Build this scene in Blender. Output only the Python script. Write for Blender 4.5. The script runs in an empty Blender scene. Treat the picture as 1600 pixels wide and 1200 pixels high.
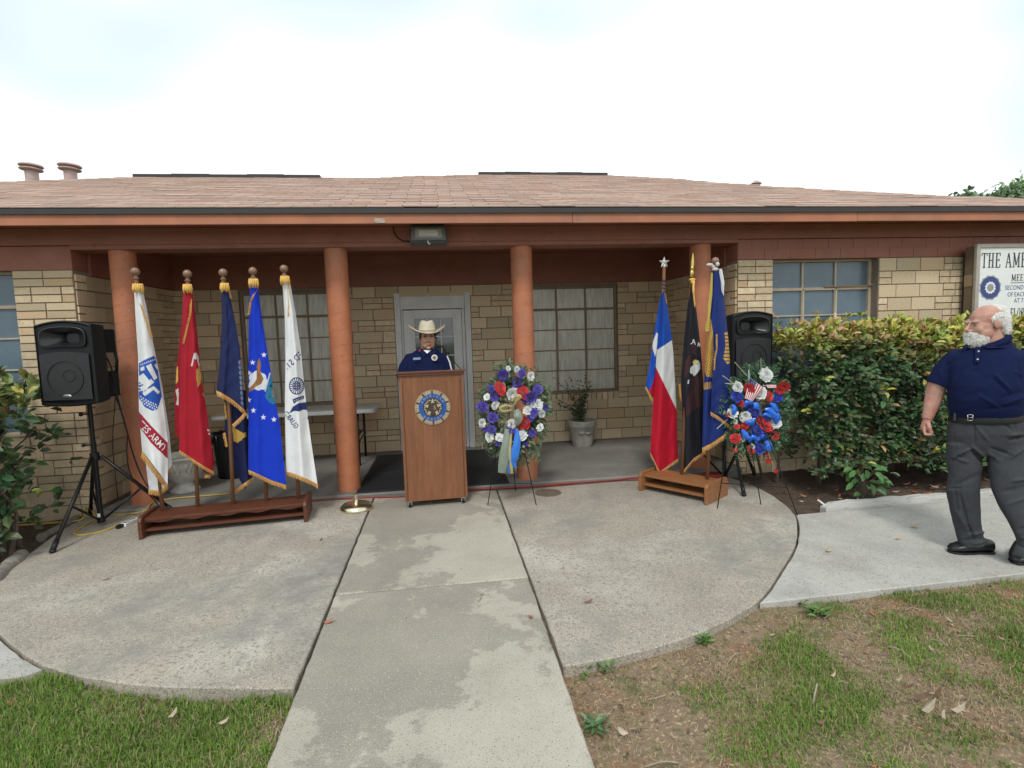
import bpy, bmesh, math, random
import numpy as np
from mathutils import Vector, Matrix, Euler, noise as mnoise

rnd = random.Random(11)
rng = np.random.default_rng(11)
SC = bpy.context.scene
COL = SC.collection
rad = math.radians

# ------------------------------------------------------------------ camera
# x runs along the facade, y away from the viewer, z up; the viewer stands at x=0, y=0
F, H = 850.0, 1.5
P_, R_, W_ = np.radians([5.15, -1.825, 7.35])
RT = np.array([math.cos(W_), -math.sin(W_), 0.0])
FW = np.array([math.sin(W_), math.cos(W_), 0.0])
UP = np.array([0.0, 0.0, 1.0])
cP, sP, cR, sR = math.cos(P_), math.sin(P_), math.cos(R_), math.sin(R_)
EYE = np.array([0.0, 0.0, H])
_up2 = FW * sP + UP * cP
cam_x = RT * cR + _up2 * sR
cam_y = -RT * sR + _up2 * cR
cam_f = FW * cP - UP * sP
cam = bpy.data.cameras.new('camera')
cam.sensor_width = 36.0
cam.lens = 36.0 * F / 1600.0
cam.clip_start = 0.05
cam.clip_end = 2000
cam_o = bpy.data.objects.new('camera', cam)
m = Matrix.Identity(4)
for i in range(3):
    m[i][0], m[i][1], m[i][2], m[i][3] = cam_x[i], cam_y[i], -cam_f[i], EYE[i]
cam_o.matrix_world = m
COL.objects.link(cam_o)
SC.camera = cam_o

# ------------------------------------------------------------------ sky, sun, exposure
SUN_EL, SUN_AZ = rad(50), rad(196)          # azimuth measured clockwise from +y (behind the viewer, a little left)
world = bpy.data.worlds.new('World')
SC.world = world
world.use_nodes = True
wt = world.node_tree
for n in list(wt.nodes):
    wt.nodes.remove(n)
wo = wt.nodes.new('ShaderNodeOutputWorld')
sky = wt.nodes.new('ShaderNodeTexSky')
sky.sky_type = 'NISHITA'
sky.sun_disc = False
sky.sun_elevation = SUN_EL
sky.sun_rotation = SUN_AZ
sky.dust_density = 3.0
b1 = wt.nodes.new('ShaderNodeBackground'); b1.inputs[1].default_value = 0.08
wt.links.new(sky.outputs[0], b1.inputs[0])
b2 = wt.nodes.new('ShaderNodeBackground')       # the cloud layer: almost white, thin and slightly blue in places
tc = wt.nodes.new('ShaderNodeTexCoord')
mp = wt.nodes.new('ShaderNodeMapping'); mp.inputs['Scale'].default_value = (1.0, 1.0, 2.2)
nz = wt.nodes.new('ShaderNodeTexNoise'); nz.inputs['Scale'].default_value = 0.9; nz.inputs['Detail'].default_value = 3
cr = wt.nodes.new('ShaderNodeValToRGB')
cr.color_ramp.elements[0].position = 0.45; cr.color_ramp.elements[0].color = (0.70, 0.815, 0.845, 1)
cr.color_ramp.elements[1].position = 0.56; cr.color_ramp.elements[1].color = (1.06, 1.07, 1.06, 1)
wt.links.new(tc.outputs['Generated'], mp.inputs[0]); wt.links.new(mp.outputs[0], nz.inputs['Vector'])
wt.links.new(nz.outputs[0], cr.inputs[0]); wt.links.new(cr.outputs[0], b2.inputs[0])
b2.inputs[1].default_value = 0.98
mx = wt.nodes.new('ShaderNodeMixShader'); mx.inputs[0].default_value = 0.93
wt.links.new(b1.outputs[0], mx.inputs[1]); wt.links.new(b2.outputs[0], mx.inputs[2])
wt.links.new(mx.outputs[0], wo.inputs[0])

sun = bpy.data.lights.new('sun', 'SUN')
sun.energy = 1.3
sun.angle = rad(11)
sun.color = (1.0, 0.965, 0.91)
sun_o = bpy.data.objects.new('sun', sun)
sd = Vector((math.sin(SUN_AZ) * math.cos(SUN_EL), math.cos(SUN_AZ) * math.cos(SUN_EL), math.sin(SUN_EL)))
sun_o.rotation_euler = sd.to_track_quat('Z', 'Y').to_euler()
sun_o.location = (0, -5, 12)
COL.objects.link(sun_o)
SC.view_settings.view_transform = 'Standard'
SC.view_settings.look = 'None'
SC.view_settings.exposure = 0.34
SC.view_settings.gamma = 1.0
SC.view_settings.use_curve_mapping = False
SC.cycles.max_bounces = 6
SC.cycles.diffuse_bounces = 4

# ------------------------------------------------------------------ picture measurements -> places
def ray(px, py):
    x = (np.asarray(px, float) - 800) / F
    y = -(np.asarray(py, float) - 600) / F
    x, y = cR * x - sR * y, sR * x + cR * y
    return x[..., None] * RT + (cP + y * sP)[..., None] * FW + (-sP + y * cP)[..., None] * UP
def aty(px, py, Y):
    v = ray(px, py)
    return EYE + v * (np.asarray(Y, float) / v[..., 1])[..., None]
def atz(px, py, z=0.0):
    v = ray(px, py)
    return EYE + v * ((z - H) / v[..., 2])[..., None]
def proj(p):
    q = np.asarray(p, float) - EYE
    X, Fo, Z = q @ RT, q @ FW, q[..., 2]
    dep = Fo * cP - Z * sP
    y = Fo * sP + Z * cP
    return 800 + F * (cR * X + sR * y) / dep, 600 - F * (-sR * X + cR * y) / dep, dep
class Facing:
    """vertical plane through p that faces the viewer; off moves towards the viewer"""
    def __init__(s, x, y):
        s.p = np.array([x, y]); s.D = math.hypot(x, y); s.v = s.p / s.D
        s.e = np.array([s.v[1], -s.v[0], 0.0]); s.n = np.array([-s.v[0], -s.v[1], 0.0])
    def at(s, px, py, off=0.0):
        v = ray(px, py)
        return EYE + v * ((s.D - off) / (v[..., :2] @ s.v))[..., None]
    def loc(s, u, v, z):
        return np.array([s.p[0], s.p[1], 0]) + s.e * u + s.n * v + np.array([0, 0, z])

# ------------------------------------------------------------------ materials
def nn(t, typ, **kw):
    n = t.nodes.new(typ)
    for k, v in kw.items():
        setattr(n, k, v)
    return n
MATS = {}
def mat(name, col, rough=0.6, var=0.12, vscale=6.0, bump=0.0, bscale=60.0, metal=0.0, rand=0.0, attr=False,
        spots=None, stretch=(1, 1, 1), spec=0.5, sheen=0.0, coat=0.0, trans=0.0, voro=False, col2=None, c2=(0.45, 0.6), detail=6):
    """procedural surface: colour broken up by noise, optional per-object random tone, specks, fine relief"""
    mt = bpy.data.materials.new(name)
    mt.use_nodes = True
    t = mt.node_tree
    bs = t.nodes['Principled BSDF']
    bs.inputs['Roughness'].default_value = rough
    bs.inputs['Metallic'].default_value = metal
    bs.inputs['Specular IOR Level'].default_value = spec
    bs.inputs['Sheen Weight'].default_value = sheen
    bs.inputs['Coat Weight'].default_value = coat
    bs.inputs['Subsurface Weight'].default_value = 0.0
    tcn = nn(t, 'ShaderNodeTexCoord')
    mpn = nn(t, 'ShaderNodeMapping'); mpn.inputs['Scale'].default_value = stretch
    t.links.new(tcn.outputs['Object'], mpn.inputs[0])
    if attr:
        a = nn(t, 'ShaderNodeAttribute', attribute_name='Col'); base = a.outputs['Color']
    else:
        r = nn(t, 'ShaderNodeRGB'); r.outputs[0].default_value = (*col, 1); base = r.outputs[0]
    def mix(f, a, b, blend='MIX'):
        mn = nn(t, 'ShaderNodeMix', data_type='RGBA', blend_type=blend)
        if hasattr(f, 'links') or hasattr(f, 'is_linked'):
            t.links.new(f, mn.inputs[0])
        else:
            mn.inputs[0].default_value = f
        for s, k in ((a, 6), (b, 7)):
            if isinstance(s, tuple):
                mn.inputs[k].default_value = (*s, 1)
            else:
                t.links.new(s, mn.inputs[k])
        return mn.outputs[2]
    def ramp(f, lo, hi, p0=0.3, p1=0.7):
        rn = nn(t, 'ShaderNodeMapRange'); rn.inputs['From Min'].default_value = p0; rn.inputs['From Max'].default_value = p1
        rn.inputs['To Min'].default_value = lo; rn.inputs['To Max'].default_value = hi
        t.links.new(f, rn.inputs[0]); return rn.outputs[0]
    def noise(scale, det=detail, off=0.0, rg=0.6):
        q = nn(t, 'ShaderNodeTexNoise'); q.inputs['Scale'].default_value = scale; q.inputs['Detail'].default_value = det
        q.inputs['Roughness'].default_value = rg
        if off:
            m2 = nn(t, 'ShaderNodeMapping'); m2.inputs['Location'].default_value = (off, off, off)
            t.links.new(mpn.outputs[0], m2.inputs[0]); t.links.new(m2.outputs[0], q.inputs['Vector'])
        else:
            t.links.new(mpn.outputs[0], q.inputs['Vector'])
        return q.outputs[0]
    if col2 is not None:
        base = mix(ramp(noise(vscale * 0.35, 9, 3.3, .7), 0, 1, *c2), base, col2)
    if var:
        v = ramp(noise(vscale), 1 - var, 1 + var)
        comb = nn(t, 'ShaderNodeCombineColor')
        for k in range(3):
            t.links.new(v, comb.inputs[k])
        base = mix(1.0, base, comb.outputs[0], 'MULTIPLY')
    if rand:
        oi = nn(t, 'ShaderNodeObjectInfo'); ge = nn(t, 'ShaderNodeNewGeometry')
        ad = nn(t, 'ShaderNodeMath', operation='ADD'); t.links.new(oi.outputs['Random'], ad.inputs[0]); t.links.new(ge.outputs['Random Per Island'], ad.inputs[1])
        fr = nn(t, 'ShaderNodeMath', operation='FRACT'); t.links.new(ad.outputs[0], fr.inputs[0])
        v = ramp(fr.outputs[0], 1 - rand, 1 + rand, 0, 1)
        comb = nn(t, 'ShaderNodeCombineColor')
        for k in range(3):
            t.links.new(v, comb.inputs[k])
        base = mix(1.0, base, comb.outputs[0], 'MULTIPLY')
        mt['fract'] = 1
        mt_fr = fr.outputs[0]
        # a few pieces of a warmer or darker kind
        gt = nn(t, 'ShaderNodeMath', operation='MULTIPLY'); gt.inputs[1].default_value = 7.31; t.links.new(fr.outputs[0], gt.inputs[0])
        f2 = nn(t, 'ShaderNodeMath', operation='FRACT'); t.links.new(gt.outputs[0], f2.inputs[0])
        tint = ramp(f2.outputs[0], 0, 0.55, 0.72, 1.0)
        base = mix(tint, base, tuple(np.clip(np.array(col) * np.array([0.92, 0.70, 0.56]), 0, 1)))
    if spots:
        for sc_, colr, lo, hi in spots:
            vn = nn(t, 'ShaderNodeTexNoise'); vn.inputs['Scale'].default_value = sc_; vn.inputs['Detail'].default_value = 2 if sc_ > 30 else 9; vn.inputs['Roughness'].default_value = .5 if sc_ > 30 else .74
            t.links.new(mpn.outputs[0], vn.inputs['Vector'])
            base = mix(ramp(vn.outputs[0], 0, 1, lo, hi), base, colr)
    t.links.new(base, bs.inputs['Base Color'])
    if bump:
        bn = nn(t, 'ShaderNodeBump'); bn.inputs['Strength'].default_value = min(1, bump); bn.inputs['Distance'].default_value = 0.004 * max(1, bump)
        t.links.new(noise(bscale, 4, 1.7), bn.inputs['Height'])
        t.links.new(bn.outputs[0], bs.inputs['Normal'])
    if trans:
        bs.inputs['Transmission Weight'].default_value = trans
    mt['_'] = name
    MATS[name] = mt
    return mt

# ------------------------------------------------------------------ objects
BASE = {}
def base_of(o):
    return BASE.get(o.name, np.zeros(3)) if o is not None else np.zeros(3)
def tag(o, label=None, cat=None, group=None, kind=None):
    if label: o['label'] = label
    if cat: o['category'] = cat
    if group: o['group'] = group
    if kind: o['kind'] = kind
    return o
def thing(name, label, cat, loc, group=None):
    o = bpy.data.objects.new(name, None)
    o.empty_display_size = 0.1
    COL.objects.link(o)
    o.location = tuple(float(v) for v in loc)
    BASE[o.name] = np.array([float(v) for v in loc])
    return tag(o, label, cat, group)
def mesh_from(name, v, f, m, smooth=False, mats=None, fm=None):
    me = bpy.data.meshes.new(name)
    me.from_pydata([tuple(p) for p in v] if not isinstance(v, np.ndarray) else v.tolist(), [], f if not isinstance(f, np.ndarray) else f.tolist())
    if mats:
        for q in mats: me.materials.append(q)
        me.polygons.foreach_set('material_index', np.array(fm, dtype=np.int32))
    elif m is not None:
        me.materials.append(m)
    if smooth:
        me.polygons.foreach_set('use_smooth', np.ones(len(me.polygons), dtype=bool))
    me.update()
    return me
def put(name, v, f, m, parent=None, smooth=False, kind=None, org=None, col=None, mats=None, fm=None):
    """link one mesh object given in world coordinates"""
    v = np.asarray(v, float).reshape(-1, 3)
    if parent is not None:
        b = base_of(parent)
    elif org is not None:
        b = np.array(org, float)
    else:
        lo, hi = v.min(0), v.max(0)
        b = np.array([(lo[0] + hi[0]) / 2, (lo[1] + hi[1]) / 2, lo[2]])
    me = mesh_from(name, v - b, f, m, smooth, mats, fm)
    if col is not None:
        a = me.color_attributes.new('Col', 'FLOAT_COLOR', 'POINT')
        c4 = np.ones((len(v), 4), dtype=np.float32); c4[:, :3] = col
        a.data.foreach_set('color', c4.ravel())
    o = bpy.data.objects.new(name, me)
    COL.objects.link(o)
    if parent is not None:
        o.parent = parent
        BASE[o.name] = b
    else:
        o.location = tuple(b)
        BASE[o.name] = b
    if kind: o['kind'] = kind
    return o
def rotm(axis, a):
    return np.array(Matrix.Rotation(a, 3, Vector(axis)))
class MB:
    def __init__(s):
        s.v = []; s.f = []; s.fm = []; s.cur = 0
    def add(s, v, f):
        n = len(s.v)
        s.v.extend([tuple(p) for p in v])
        for q in f:
            s.f.append([i + n for i in q]); s.fm.append(s.cur)
        return s
    def box(s, c, size, rot=None):
        c = np.array(c, float); h = np.array(size, float) / 2
        p = np.array([[x, y, z] for x in (-1, 1) for y in (-1, 1) for z in (-1, 1)], float) * h
        if rot is not None: p = p @ rot.T
        return s.add(p + c, [(0, 1, 3, 2), (4, 6, 7, 5), (0, 4, 5, 1), (2, 3, 7, 6), (0, 2, 6, 4), (1, 5, 7, 3)])
    def bb(s, x0, x1, y0, y1, z0, z1):
        return s.box(((x0 + x1) / 2, (y0 + y1) / 2, (z0 + z1) / 2), (abs(x1 - x0), abs(y1 - y0), abs(z1 - z0)))
    def tube(s, pts, r, n=8, cap=True, flat=None):
        pts = np.array(pts, float); k = len(pts)
        r = np.full(k, r, float) if np.isscalar(r) else np.array(r, float)
        d = np.gradient(pts, axis=0) if k > 2 else np.repeat([pts[-1] - pts[0]], k, 0)
        d /= np.linalg.norm(d, axis=1)[:, None] + 1e-12
        a = np.array([0, 0, 1.0]) if abs(d[0][2]) < 0.9 else np.array([1.0, 0, 0])
        u = np.cross(d[0], a); u /= np.linalg.norm(u)
        V = []
        for i in range(k):
            u = u - d[i] * (u @ d[i]); u /= np.linalg.norm(u); w = np.cross(d[i], u)
            for j in range(n):
                th = 2 * math.pi * j / n
                V.append(pts[i] + (u * math.cos(th) + w * math.sin(th) * (flat or 1)) * r[i])
        Fc = [(i * n + j, i * n + (j + 1) % n, (i + 1) * n + (j + 1) % n, (i + 1) * n + j) for i in range(k - 1) for j in range(n)]
        if cap:
            Fc += [tuple(range(n))[::-1], tuple((k - 1) * n + j for j in range(n))]
        return s.add(V, Fc)
    def lathe(s, prof, c, n=24, rot=None, cap=True):
        V = []
        for r, z in prof:
            for j in range(n):
                th = 2 * math.pi * j / n
                p = np.array([r * math.cos(th), r * math.sin(th), z])
                V.append((p if rot is None else rot @ p) + np.array(c, float))
        k = len(prof)
        Fc = [(i * n + j, i * n + (j + 1) % n, (i + 1) * n + (j + 1) % n, (i + 1) * n + j) for i in range(k - 1) for j in range(n)]
        if cap:
            Fc += [tuple(range(n))[::-1], tuple((k - 1) * n + j for j in range(n))]
        return s.add(V, Fc)
    def ball(s, c, r, n=12, rot=None):
        r = np.array([r] * 3 if np.isscalar(r) else r, float); c = np.array(c, float)
        V = []
        k = max(4, n // 2)
        for i in range(1, k):
            ph = math.pi * i / k
            for j in range(n):
                th = 2 * math.pi * j / n
                p = np.array([math.sin(ph) * math.cos(th), math.sin(ph) * math.sin(th), -math.cos(ph)]) * r
                V.append((p if rot is None else rot @ p) + c)
        Fc = [(i * n + j, i * n + (j + 1) % n, (i + 1) * n + (j + 1) % n, (i + 1) * n + j) for i in range(k - 2) for j in range(n)]
        b, tpt = len(V), len(V) + 1
        pb, pt = np.array([0, 0, -1.0]) * r, np.array([0, 0, 1.0]) * r
        V += [(pb if rot is None else rot @ pb) + c, (pt if rot is None else rot @ pt) + c]
        Fc += [(b, (j + 1) % n, j) for j in range(n)] + [(tpt, (k - 2) * n + j, (k - 2) * n + (j + 1) % n) for j in range(n)]
        return s.add(V, Fc)
    def loft(s, rings, cap=True):
        """rings: arrays of n points each"""
        n = len(rings[0]); V = [p for r in rings for p in r]; k = len(rings)
        Fc = [(i * n + j, i * n + (j + 1) % n, (i + 1) * n + (j + 1) % n, (i + 1) * n + j) for i in range(k - 1) for j in range(n)]
        if cap:
            Fc += [tuple(range(n))[::-1], tuple((k - 1) * n + j for j in range(n))]
        return s.add(V, Fc)
    def prism(s, poly, z0, z1, fn=None):
        """poly in 2d; fn maps (x, y, z) to the world"""
        n = len(poly)
        fn = fn or (lambda x, y, z: (x, y, z))
        V = [fn(x, y, z0) for x, y in poly] + [fn(x, y, z1) for x, y in poly]
        Fc = [tuple(range(n))[::-1], tuple(range(n, 2 * n))] + [(i, (i + 1) % n, n + (i + 1) % n, n + i) for i in range(n)]
        return s.add(V, Fc)
    def build(s, name, m, parent=None, smooth=False, bevel=0.0, kind=None, org=None, mats=None, autos=None, seg=2):
        v, f, fm = s.v, s.f, s.fm
        bm = bmesh.new()
        for p in v: bm.verts.new(tuple(float(q) for q in p))
        bm.verts.ensure_lookup_table()
        for q, k in zip(f, fm):
            try:
                fc = bm.faces.new([bm.verts[i] for i in q]); fc.material_index = k if mats else 0
            except ValueError:
                pass
        bmesh.ops.recalc_face_normals(bm, faces=bm.faces)
        if bevel:
            ed = [e for e in bm.edges if len(e.link_faces) == 2 and e.calc_face_angle(0) > 0.5]
            bmesh.ops.bevel(bm, geom=ed, offset=bevel, segments=seg, affect='EDGES', profile=0.6, clamp_overlap=True)
        if parent is not None: b = base_of(parent)
        elif org is not None: b = np.array(org, float)
        else:
            a = np.array([tuple(q.co) for q in bm.verts]); lo, hi = a.min(0), a.max(0)
            b = np.array([(lo[0] + hi[0]) / 2, (lo[1] + hi[1]) / 2, lo[2]])
        bmesh.ops.translate(bm, verts=bm.verts, vec=tuple(-b))
        me = bpy.data.meshes.new(name)
        bm.to_mesh(me); bm.free()
        if mats:
            for q in mats: me.materials.append(q)
        else:
            me.materials.append(m)
        if smooth or autos:
            me.polygons.foreach_set('use_smooth', np.ones(len(me.polygons), dtype=bool))
            if autos:
                me.set_sharp_from_angle(angle=rad(autos))
        o = bpy.data.objects.new(name, me)
        COL.objects.link(o)
        if parent is not None: o.parent = parent
        else: o.location = tuple(b)
        BASE[o.name] = b
        if kind: o['kind'] = kind
        return o
def remeshed(mb, voxel=0.005, smooth=4, fac=0.5):
    """melt overlapping solids into one continuous skin; returns world vertices and faces"""
    me = mesh_from('tmp', mb.v, mb.f, None)
    bm = bmesh.new(); bm.from_mesh(me); bmesh.ops.recalc_face_normals(bm, faces=bm.faces); bm.to_mesh(me); bm.free()
    o = bpy.data.objects.new('tmp', me); COL.objects.link(o)
    r = o.modifiers.new('r', 'REMESH'); r.mode = 'VOXEL'; r.voxel_size = voxel
    if smooth:
        s = o.modifiers.new('s', 'SMOOTH'); s.iterations = smooth; s.factor = fac
    dg = bpy.context.evaluated_depsgraph_get()
    ev = o.evaluated_get(dg).to_mesh()
    v = np.empty(len(ev.vertices) * 3, np.float32); ev.vertices.foreach_get('co', v); v = v.reshape(-1, 3).astype(float)
    nrm = np.empty(len(ev.vertices) * 3, np.float32); ev.vertices.foreach_get('normal', nrm)
    f = [tuple(p.vertices) for p in ev.polygons]
    bpy.data.objects.remove(o); bpy.data.meshes.remove(me)
    return v, f, nrm.reshape(-1, 3).astype(float)
TXT = {}
def text_geo(s, space=1.0, bold=0.0):
    k = (s, space, bold)
    if k in TXT: return TXT[k]
    cu = bpy.data.curves.new('t', 'FONT'); cu.body = s; cu.size = 1.0; cu.resolution_u = 2; cu.space_character = space; cu.offset = bold
    cu.align_x = 'CENTER'; cu.align_y = 'CENTER'
    o = bpy.data.objects.new('t', cu); COL.objects.link(o)
    dg = bpy.context.evaluated_depsgraph_get()
    me = o.evaluated_get(dg).to_mesh()
    v = np.array([tuple(q.co) for q in me.vertices])[:, :2]; f = [tuple(p.vertices) for p in me.polygons]
    bpy.data.objects.remove(o); bpy.data.curves.remove(cu)
    v = v - np.array([(v[:, 0].max() + v[:, 0].min()) / 2, (v[:, 1].max() + v[:, 1].min()) / 2])
    TXT[k] = (v, f)
    return TXT[k]
def fbm(p, sc, seed=0.0):
    return mnoise.fractal(Vector((p[0] * sc + seed, p[1] * sc + seed, p[2] * sc)), 1.0, 2.0, 4)

# ================================================================== MATERIALS
BRICK = mat('cream_brick', (0.66, 0.525, 0.35), 0.85, 0.14, 14, 0.8, 90, rand=0.17, spots=[(48, (0.36, 0.26, 0.16), 0.62, 0.76), (9, (0.50, 0.36, 0.22), 0.58, 0.78)], stretch=(1, 1, 1))
MORTAR = mat('mortar', (0.25, 0.20, 0.155), 0.95, 0.15, 20, 0.4, 120)
MAROON = mat('maroon_paint', (0.31, 0.118, 0.080), 0.6, 0.12, 5, 0.25, 45, col2=(0.30, 0.13, 0.10), c2=(0.5, 0.7), spots=[(13, (0.13, 0.05, 0.045), 0.62, 0.74)])
ORANGE = mat('terracotta_paint', (0.50, 0.178, 0.085), 0.55, 0.12, 7, 0.2, 60, col2=(0.42, 0.175, 0.105), c2=(0.46, 0.66), spots=[(38, (0.30, 0.13, 0.085), 0.66, 0.72), (47, (0.62, 0.50, 0.42), 0.735, 0.76), (7, (0.33, 0.13, 0.08), 0.60, 0.80)])
FASC = mat('fascia_paint', (0.43, 0.168, 0.092), 0.6, 0.12, 4, 0.2, 60, col2=(0.37, 0.165, 0.105), c2=(0.46, 0.66), spots=[(12, (0.26, 0.11, 0.08), 0.64, 0.8)])
DRIP = mat('dark_metal_edge', (0.03, 0.028, 0.03), 0.5, 0.1, 8)
SHINGLE = mat('asphalt_shingle', (0.43, 0.305, 0.25), 0.95, 0.16, 40, 0.6, 300, rand=0.19)
ROOFDECK = mat('roof_underlay', (0.16, 0.10, 0.08), 0.95, 0.1, 20)
CONC = mat('patio_concrete', (0.385, 0.34, 0.28), 0.92, 0.16, 2.2, 0.9, 160, col2=(0.50, 0.465, 0.40), c2=(0.5, 0.62),
           spots=[(150, (0.15, 0.125, 0.10), 0.56, 0.68), (130, (0.62, 0.58, 0.51), 0.57, 0.70), (60, (0.26, 0.23, 0.19), 0.54, 0.68), (1.3, (0.26, 0.245, 0.22), 0.50, 0.66), (26, (0.27, 0.24, 0.205), 0.58, 0.8)])
CONC2 = mat('walk_concrete', (0.31, 0.28, 0.235), 0.92, 0.14, 2.6, 0.5, 160, col2=(0.43, 0.395, 0.325), c2=(0.49, 0.515),
            spots=[(150, (0.14, 0.13, 0.11), 0.59, 0.70), (130, (0.50, 0.47, 0.41), 0.60, 0.72), (22, (0.24, 0.225, 0.20), 0.56, 0.8)])
CONC3 = mat('pale_path_concrete', (0.44, 0.425, 0.39), 0.92, 0.15, 3.0, 0.6, 150, col2=(0.34, 0.32, 0.28), c2=(0.5, 0.62),
            spots=[(110, (0.2, 0.18, 0.16), 0.60, 0.68), (5, (0.50, 0.48, 0.44), 0.54, 0.70), (16, (0.36, 0.34, 0.30), 0.54, 0.75)])
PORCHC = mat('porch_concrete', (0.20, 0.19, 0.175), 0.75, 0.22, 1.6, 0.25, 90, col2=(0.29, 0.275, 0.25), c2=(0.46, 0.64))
SOIL = mat('lawn_soil', (0.25, 0.175, 0.115), 1.0, 0.3, 9, 2.0, 70, col2=(0.27, 0.145, 0.085), c2=(0.5, 0.6),
           spots=[(60, (0.42, 0.33, 0.20), 0.57, 0.66), (35, (0.10, 0.075, 0.05), 0.58, 0.68), (9, (0.12, 0.115, 0.05), 0.5, 0.62)])
MULCH = mat('mulch', (0.085, 0.058, 0.040), 1.0, 0.3, 12, 1.0, 80, spots=[(50, (0.17, 0.12, 0.08), 0.58, 0.66), (30, (0.03, 0.022, 0.016), 0.56, 0.66)])
FARG = mat('far_ground', (0.13, 0.14, 0.06), 1.0, 0.3, 0.3, 0.0)
TANF = mat('tan_window_frame', (0.50, 0.41, 0.30), 0.6, 0.1, 10)
BROWNF = mat('brown_window_frame', (0.27, 0.19, 0.125), 0.6, 0.15, 10)
PANEB = mat('blue_grey_pane', (0.12, 0.175, 0.225), 0.22, 0.18, 2.5, 0.04, 6, spec=0.6)
PANEG = mat('curtained_pane', (0.62, 0.61, 0.53), 0.28, 0.22, 7, 0.05, 8, stretch=(6, 1, 0.7), spec=0.6)
GREYD = mat('grey_door_paint', (0.72, 0.72, 0.715), 0.5, 0.08, 6, 0.1, 60)
GLASS = mat('door_glass', (0.10, 0.12, 0.12), 0.05, 0.3, 5, 0.0, spec=1.0)
CORDR = mat('red_cord', (0.30, 0.045, 0.035), 0.5, 0.1, 20)
WHITE = mat('white_paint', (0.78, 0.79, 0.78), 0.5, 0.04, 6)
BLACKP = mat('black_plastic', (0.010, 0.011, 0.013), 0.45, 0.15, 30, 0.15, 260, spec=.35)
BLACKM = mat('black_metal', (0.009, 0.009, 0.010), 0.4, 0.1, 20, 0.0, spec=.35)
RUBBER = mat('rubber_mat', (0.018, 0.020, 0.024), 0.65, 0.2, 20, 0.1, 90)
LEAF = mat('leaf', (1, 1, 1), 0.38, 0.10, 20, attr=True, spec=0.45)
GRASS = mat('grass_blade', (1, 1, 1), 0.6, 0.0, attr=True, spec=0.25)
CLOTH = mat('flag_cloth', (1, 1, 1), 0.6, 0.07, 9, 0.3, 420, attr=True, sheen=0.04, spec=0.25)
GOLDF = mat('gold_fringe', (0.80, 0.47, 0.085), 0.6, 0.22, 60, 0.5, 300, sheen=0.3)
SHIPP = mat('painted_paper', (1, 1, 1), 0.6, 0.05, 8, attr=True)

def catmull(pts, n=8):
    P = [np.array(p, float) for p in pts]
    P = [2 * P[0] - P[1]] + P + [2 * P[-1] - P[-2]]
    out = []
    for i in range(1, len(P) - 2):
        for k in range(n):
            t = k / n
            out.append(0.5 * ((2 * P[i]) + (-P[i - 1] + P[i + 1]) * t + (2 * P[i - 1] - 5 * P[i] + 4 * P[i + 1] - P[i + 2]) * t * t + (-P[i - 1] + 3 * P[i] - 3 * P[i + 1] + P[i + 2]) * t ** 3))
    out.append(P[-2])
    return np.array(out)

# ================================================================== GROUND
def slab(name, poly, ztop, thick, m, rough=0.004, bev=0.006):
    poly = np.array(poly, float)
    out = []
    for i in range(len(poly)):                       # finely stepped, slightly worn edge
        a, b = poly[i], poly[(i + 1) % len(poly)]
        L = np.linalg.norm(b - a); k = max(1, int(L / 0.035)) if L < 6 else 1
        for j in range(k):
            p = a + (b - a) * j / k
            nrm = np.array([-(b - a)[1], (b - a)[0]]) / (L + 1e-9)
            w = fbm((p[0], p[1], 0), 9, 3.1) * rough
            out.append(p + nrm * w)
    mb = MB(); mb.prism([tuple(p) for p in out], ztop - thick, ztop)
    o = mb.build(name, m, bevel=bev, kind='structure', seg=1)
    return o
circR = catmull([(2.80, 5.19), (2.88, 4.82), (2.89, 4.49), (2.80, 4.05), (2.66, 3.76), (2.37, 3.363), (2.03, 3.014), (1.659, 2.673), (1.244, 2.455), (0.873, 2.345), (0.482, 2.29)], 5)
circL = catmull([(-0.696, 2.345), (-1.161, 2.436), (-1.468, 2.52), (-1.92, 2.729), (-2.395, 3.112), (-2.72, 3.50), (-2.95, 3.885), (-3.11, 4.474), (-3.19, 4.9), (-3.2, 5.19)], 5)
slab('patio_right', [(0.492, 5.19)] + [tuple(p) for p in circR[:-1]][::1] + [(0.492, 2.293)], 0.0, 0.14, CONC)
slab('patio_left', [tuple(p) for p in circL] + [(-0.696, 5.19)], 0.004, 0.14, CONC)
slab('walkway', [(-0.682, 3.222), (0.478, 3.222), (0.478, 5.19), (-0.682, 5.19)], 0.0, 0.14, CONC2)
slab('walkway', [(-0.675, 1.2), (-0.682, 3.212), (0.478, 3.212), (0.466, 1.2)], -0.002, 0.14, CONC2)
slab('walkway', [(-0.675, -6), (-0.675, 1.19), (0.466, 1.19), (0.466, -6)], -0.002, 0.14, CONC2)
iR = [p for p in circR if 2.66 < p[1] < 3.96]
slab('side_path', [tuple(p + np.array([0.014, -0.004])) for p in iR][::-1] + [(3.4, 3.93), (9.5, 3.93), (9.5, 2.80), (3.39, 2.70)], -0.006, 0.14, CONC3)
iL = [p for p in circL if 2.70 < p[1] < 3.9]
slab('side_path', [tuple(p - np.array([0.014, 0.004])) for p in iL] + [(-9.5, 3.88), (-9.5, 2.66), (-2.0, 2.68)], -0.006, 0.14, CONC3)
slab('porch_floor', [(-3.12, 5.205), (3.06, 5.205), (3.06, 7.16), (-3.12, 7.16)], 0.040, 0.2, PORCHC, 0.002, 0.012)

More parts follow.
